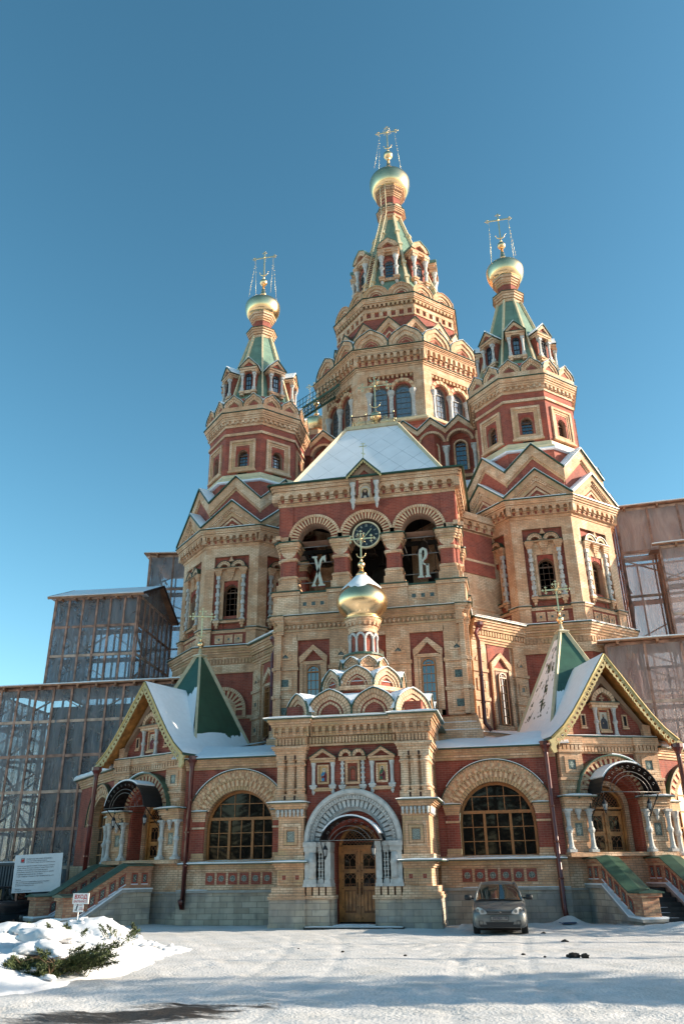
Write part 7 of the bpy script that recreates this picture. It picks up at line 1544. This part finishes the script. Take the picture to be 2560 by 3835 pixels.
# ------------------------------------------------------------------ cars
def car(M, paint, label, plate=None, y=0):
    t = thing('parked_car', label, 'car', M, None)
    W_, K = .84, SCL(1)
    def loft(mb, st, mat):      # st: (y, halfwidth, zbottom, zshoulder, ztop, top halfwidth)
        v = []; n = 0
        for (yy, hw, zb, zs, zt, tw) in st:
            half = [(hw*.86, zb), (hw*.97, zb+.05), (hw, zb+(zs-zb)*.45), (hw*.985, zs), (hw*.93, zs+(zt-zs)*.55), (tw, zt-(zt-zs)*.08), (tw*.6, zt), (0, zt+.012)]
            sec = half+[(-x, z) for x, z in half[-2::-1]]; n = len(sec); v += [(x, yy-.10*(1-min(1, abs(x)/hw))**0*0, z) for x, z in sec]
        f = [(i*n+k, i*n+k+1, (i+1)*n+k+1, (i+1)*n+k) for i in range(len(st)-1) for k in range(n-1)]
        f += [tuple(range(n-1, -1, -1)), tuple((len(st)-1)*n+k for k in range(n))]
        f += [(i*n+n-1, i*n, (i+1)*n, (i+1)*n+n-1) for i in range(len(st)-1)]
        mb.add(v, [q[::-1] for q in f], mat, True)
    mb = MB(M)
    loft(mb, [(.0, .60, .30, .50, .60, .50), (.02, .70, .24, .52, .66, .58), (.07, .77, .20, .55, .69, .62), (.18, .81, .19, .60, .735, .66), (.45, .835, .19, .68, .82, .70), (.8, .84, .19, .76, .91, .73), (1.0, .84, .19, .80, .95, .74), (2.0, .845, .19, .86, .95, .76), (3.2, .84, .2, .88, .96, .76), (3.7, .8, .24, .84, .95, .7), (3.82, .72, .34, .7, .86, .6)], paint)
    mb.box(-.6, .6, -.02, .05, .22, .29, 'plastic')
    body = mb.obj('body', t)
    mb = MB(M)         # cabin: roof and pillars
    zb, zt = .93, 1.43; hb, htp = .735, .56; yb, yt = .86, 1.62
    v = [(-htp, yt, zt-.02), (htp, yt, zt-.02), (htp*.98, yt+.6, zt+.04), (-htp*.98, yt+.6, zt+.04), (-htp*.95, 2.9, zt), (htp*.95, 2.9, zt), (-htp*.5, yt+.02, zt+.02), (htp*.5, yt+.02, zt+.02)]
    rows = [(yt-.06, htp*1.0, zt-.045), (yt, htp*.98, zt-.005), (yt+.25, htp*.97, zt+.035), (2.3, htp*.96, zt+.05), (2.9, htp*.95, zt+.02), (3.2, htp*.92, zt-.06)]
    v = []
    for yy, w_, z in rows:
        for k in range(9): u = -1+2*k/8; v.append((w_*u, yy, z-.05*abs(u)**3))
    mb.add(v, [(i*9+k, i*9+k+1, (i+1)*9+k+1, (i+1)*9+k) for i in range(5) for k in range(8)], paint, True)
    for s in (-1, 1):
        mb.tube([(s*(hb+.0), yb-.02, zb-.02), (s*.66, 1.2, 1.18), (s*(htp+.0), yt-.04, zt-.045), (s*htp*.98, 2.3, zt), (s*htp*.95, 2.95, zt-.03)], [.035, .033, .033, .03, .03], paint, 6)
        mb.tube([(s*htp*.95, 2.95, zt-.03), (s*.74, 3.6, .95)], .05, paint, 6); mb.tube([(s*htp*.97, 2.2, zt), (s*.76, 2.1, .95)], .04, 'plastic', 6)
    mb.add([(-htp*.95, 3.2, zt-.1), (htp*.95, 3.2, zt-.1), (.72, 3.75, .95), (-.72, 3.75, .95)], [(3, 2, 1, 0)], paint)
    mb.obj('roof', t)
    mb = MB(M); v = []
    for j in range(5):
        for k in range(9): u = -1+2*k/8; g = j/4; w_ = hb*.97+(htp*.97-hb*.97)*g; v.append((w_*u, yb+(yt-.04-yb)*g+.12*(u*u)*(1-g*.5)-.08, zb+(zt-.05-zb)*g))
    mb.add(v, [(j*9+k, j*9+k+1, (j+1)*9+k+1, (j+1)*9+k) for j in range(4) for k in range(8)], 'car_glass', True)
    for s in (-1, 1): q = [(s*.70, 1.15, .97), (s*.725, 2.1, .97), (s*.55, 2.2, 1.38), (s*.57, 1.75, 1.36)]; mb.add(q, [(0, 1, 2, 3)] if s > 0 else [(3, 2, 1, 0)], 'car_glass'); q = [(s*.73, 2.15, .97), (s*.72, 3.3, .97), (s*.54, 2.95, 1.36), (s*.55, 2.25, 1.38)]; mb.add(q, [(0, 1, 2, 3)] if s > 0 else [(3, 2, 1, 0)], 'car_glass')
    mb.obj('windscreen', t)
    mb = MB(M); mb.box(-.7, .7, .78, .86, .925, .945, 'plastic')
    for x0, x1 in ((-.62, .0), (-.02, .6)): mb.tube([(x0, .80, .955), (x1, .84, .985)], .012, 'plastic', 5)
    mb.tube([(-.33, .42, .835), (-.33, .44, .85)], .012, 'plastic', 5); mb.tube([(.12, .42, .835), (.12, .44, .85)], .012, 'plastic', 5)
    mb.obj('wiper', t)
    mb = MB(M)      # grille, bumper intake
    mb.prism([(-.37, .665), (.37, .665), (.35, .57), (-.35, .57)], -.035, .1, 'plastic')
    for z in (.595, .64): mb.box(-.35, .35, -.042, .02, z-.006, z+.006, 'iron_pale')
    mb.prism([(-.42, .36), (.42, .36), (.38, .27), (-.38, .27)], -.03, .05, 'plastic'); mb.box(-.38, .38, -.036, .0, .31, .32, 'iron')
    mb.obj('grille', t)
    mb = MB(M); mb.tube([(.055*math.cos(a), -.05, .618+.03*math.sin(a)) for a in np.linspace(0, 6.28, 13)[:-1]], .007, 'iron_pale', 5, closed=True); mb.tube([(-.03, -.05, .608), (.0, -.05, .632), (.03, -.05, .61)], .006, 'iron_pale', 4); mb.obj('emblem', t)
    for s in (-1, 1):
        mb = MB(M @ (I4 if s == 1 else MIR)); n = 6
        P = [(.36, .60), (.42, .575), (.58, .575), (.70, .60), (.73, .68), (.70, .745), (.62, .77), (.5, .735), (.41, .67)]
        def yo(x): return -.045+.30*max(0, (x-.42)/.33)**2.2
        v = [(x, yo(x)-.01+.12*max(0, (z-.64)), z) for x, z in P]; v2 = [(x, yo(x)+.2, z) for x, z in P]; k = len(P)
        c = (.56, yo(.56)-.035, .665); mb.add(v+[c], [(i, (i+1) % k, k) for i in range(k)], 'lamp_glass', True); mb.add(v+v2, [((i+1) % k, i, i+k, (i+1) % k+k) for i in range(k)], 'plastic')
        mb.disc(.50, .66, .05, yo(.5)-.035, 'iron_pale', 0, 360, 12); mb.disc(.64, .675, .045, yo(.64)-.05, 'iron_pale', 0, 360, 12)
        mb.obj('headlight', t)
        mb = MB(M @ (I4 if s == 1 else MIR)); mb.tube([(.78, .98, .99), (.84, .96, 1.0)], .03, 'plastic', 6); 
        v = [(x, yy, z) for yy, sc_ in ((.9, .8), (.93, 1), (1.02, 1), (1.06, .8)) for x, z in ((.96+.11*sc_*cx_, 1.02+.075*sc_*cz_) for cx_, cz_ in ((-1, -.8), (-.6, -1), (.8, -1), (1, -.5), (.95, .7), (.6, 1), (-.7, 1), (-1, .6)))]
        mb.add(v, [(i*8+k, i*8+(k+1) % 8, (i+1)*8+(k+1) % 8, (i+1)*8+k) for i in range(3) for k in range(8)]+[tuple(range(7, -1, -1))][::-1]+[tuple(24+k for k in range(8))], 'plastic', True); mb.obj('mirror', t)
        mb = MB(M @ (I4 if s == 1 else MIR)); mb.frame(.5, .63, .27, .40, .012, -.015, .09, 'plastic') ; mb.obj('bumper_recess', t)
        for yy in (.62, 3.08):
            mb = MB(M @ (I4 if s == 1 else MIR) @ TR(.73, yy, .29) @ RY(90)); mb.lathe([(.2, -.1), (.27, -.1), (.29, -.06), (.29, .06), (.27, .1), (.2, .1)], 0, 0, 24, 'rubber'); w0 = mb.obj('wheel', t)
            mb = MB(M @ (I4 if s == 1 else MIR) @ TR(.73, yy, .29) @ RY(90)); mb.lathe([(.01, .085), (.19, .07), (.2, .1)], 0, 0, 16, 'iron_pale'); mb.obj('rim', w0)
            mb = MB(M @ (I4 if s == 1 else MIR)); mb.arcband(0, 0, 0, 0, 0, 0, 'dark') if False else None
            mb.box(.5, .8, yy-.33, yy+.33, .24, .5, 'dark') if False else None
    if plate:
        mb = MB(M); mb.box(-.27, .27, -.05, -.02, .40, .525, 'plastic'); mb.box(-.255, .255, -.055, -.03, .412, .513, 'iron_pale'); put_text(mb, plate, .1, TR(-.06, -.058, .46), 'ink', .001, bold=.002, sx=.78); put_text(mb, '198', .062, TR(.19, -.058, .47), 'ink', .001, bold=.002, sx=.8); mb.obj('number_plate', t)
    mb = MB(M); mb.box(-.62, .62, .3, 3.5, .12, .22, 'dark')
    for s in (-1, 1): mb.ball((s*.36, 1.75, 1.06), .16, 'plastic', 8); mb.box(s*.36-.2, s*.36+.2, 1.75, 1.95, .6, 1.12, 'plastic')
    mb.tube([(.37+.17*math.cos(a), 1.3, .92+.15*math.sin(a)) for a in np.linspace(0, 6.28, 12)[:-1]], .015, 'plastic', 5, closed=True)
    mb.obj('interior', t)
    return t
Kc = SCL(.895); car(TR(4.545, 24.55, 0) @ RZ(1) @ Kc, 'car_paint', 'dusty silver hatchback parked facing the viewer below the right window', 'Р939ЕН')
car(TR(-14.7, 27.2, 0) @ RZ(-30) @ Kc, 'paint_dark', 'black car at the left edge of the lot behind the stair wall')

# ------------------------------------------------------------------ trees round the square, behind and beside the viewer
def fir(name):
    mb = MB(); hgt = 10.0
    for k in range(34):
        z = .7+k/34*(hgt-.9); rad = 2.1*(1-z/hgt)**.85+.12; nb = int(9*(1-z/hgt))+4
        for j in range(nb):
            a = random.uniform(0, 6.28); L_ = rad*random.uniform(.7, 1.1); dr = -.25-.15*random.random()
            for i in range(int(6+L_*9)):
                u = random.uniform(.15, 1); c = np.array((math.cos(a)*L_*u, math.sin(a)*L_*u, z+dr*L_*u*u)); sd = np.array((-math.sin(a), math.cos(a), 0))*random.choice((-1, 1)); s_ = .22*(1.15-u)
                q = np.array((math.cos(a), math.sin(a), -.3))*.55+sd*.8; l = random.uniform(.16, .34)
                mb.add([c-(0, 0, .03), c+q*l+(0, 0, -.05), c+q*l*.9+np.array((math.cos(a), math.sin(a), 0))*.1, c+(0, 0, .02)], [(0, 1, 2, 3)], 'needles' if random.random() < .86 else 'snow')
    cm = mb.mesh('crown'); mb = MB(); mb.lathe([(.17, -.1), (.14, 1), (.1, 4), (.03, 9.8)], 0, 0, 8, 'bark'); return cm, mb.mesh('trunk')
FC, FT = fir('fir')
def tree(x, y, h, label, w_=1.0):
    M = TR(x, y, 0) @ RZ(random.uniform(0, 360)) @ SCL(h/10*w_, h/10*w_, h/10); t = thing('fir_tree', label, 'tree', M, 'fir trees round the square'); place(FC, 'crown', t, M); place(FT, 'trunk', t, M)
for i, (x, y, h, w_) in enumerate([(14, 14.0, 5.4, 1.0), (17, 15.6, 6.2, 1.0), (20, 14.6, 7.6, 1.0), (24, 16.8, 8.6, .95), (28, 16.4, 11, .9), (33, 18.6, 13.5, .9), (38, 18.2, 16, .9), (22, 20.7, 9.0, .24), (25, 24.9, 10, .22),
        (17.5, 26.7, 6.5, 1.0), (21, 28.3, 8, 1.0), (26, 30.5, 10, 1.0), (15.2, 25.6, 3.6, 1.0),  # firs added out of view to shade the car and lower right wing
        (-12, -16, 17, 1.1), (-6.5, -17, 18, 1.1), (-1.5, -16, 17, 1.1), (3.5, -18, 18, 1.2), (8.5, -16, 17, 1.1), (13.5, -17, 18, 1.2), (19, -16, 17, 1.2), (-17.5, -15, 16, 1.2), (-26, -14, 17, 1.3), (25, -14, 16, 1.2), (-9, -9, 12, 1), (-4, -12, 14, 1), (1, -10, 11, 1), (6, -13, 13, 1.1), (11, -9, 12, 1), (16, -12, 14, 1), (-15, -7, 13, 1), (-21, -10, 14, 1), (22, -8, 12, 1)]):
    tree(x, y, h, 'dark fir tree dusted with snow at the edge of the square outside the view', w_)
# ------------------------------------------------------------------ bring everything to metres
for me in bpy.data.meshes:
    a = np.empty(len(me.vertices)*3); me.vertices.foreach_get('co', a); me.vertices.foreach_set('co', a*SC); me.update()
for o in bpy.data.objects:
    if o.type in ('MESH', 'EMPTY'): o.location = o.location*SC
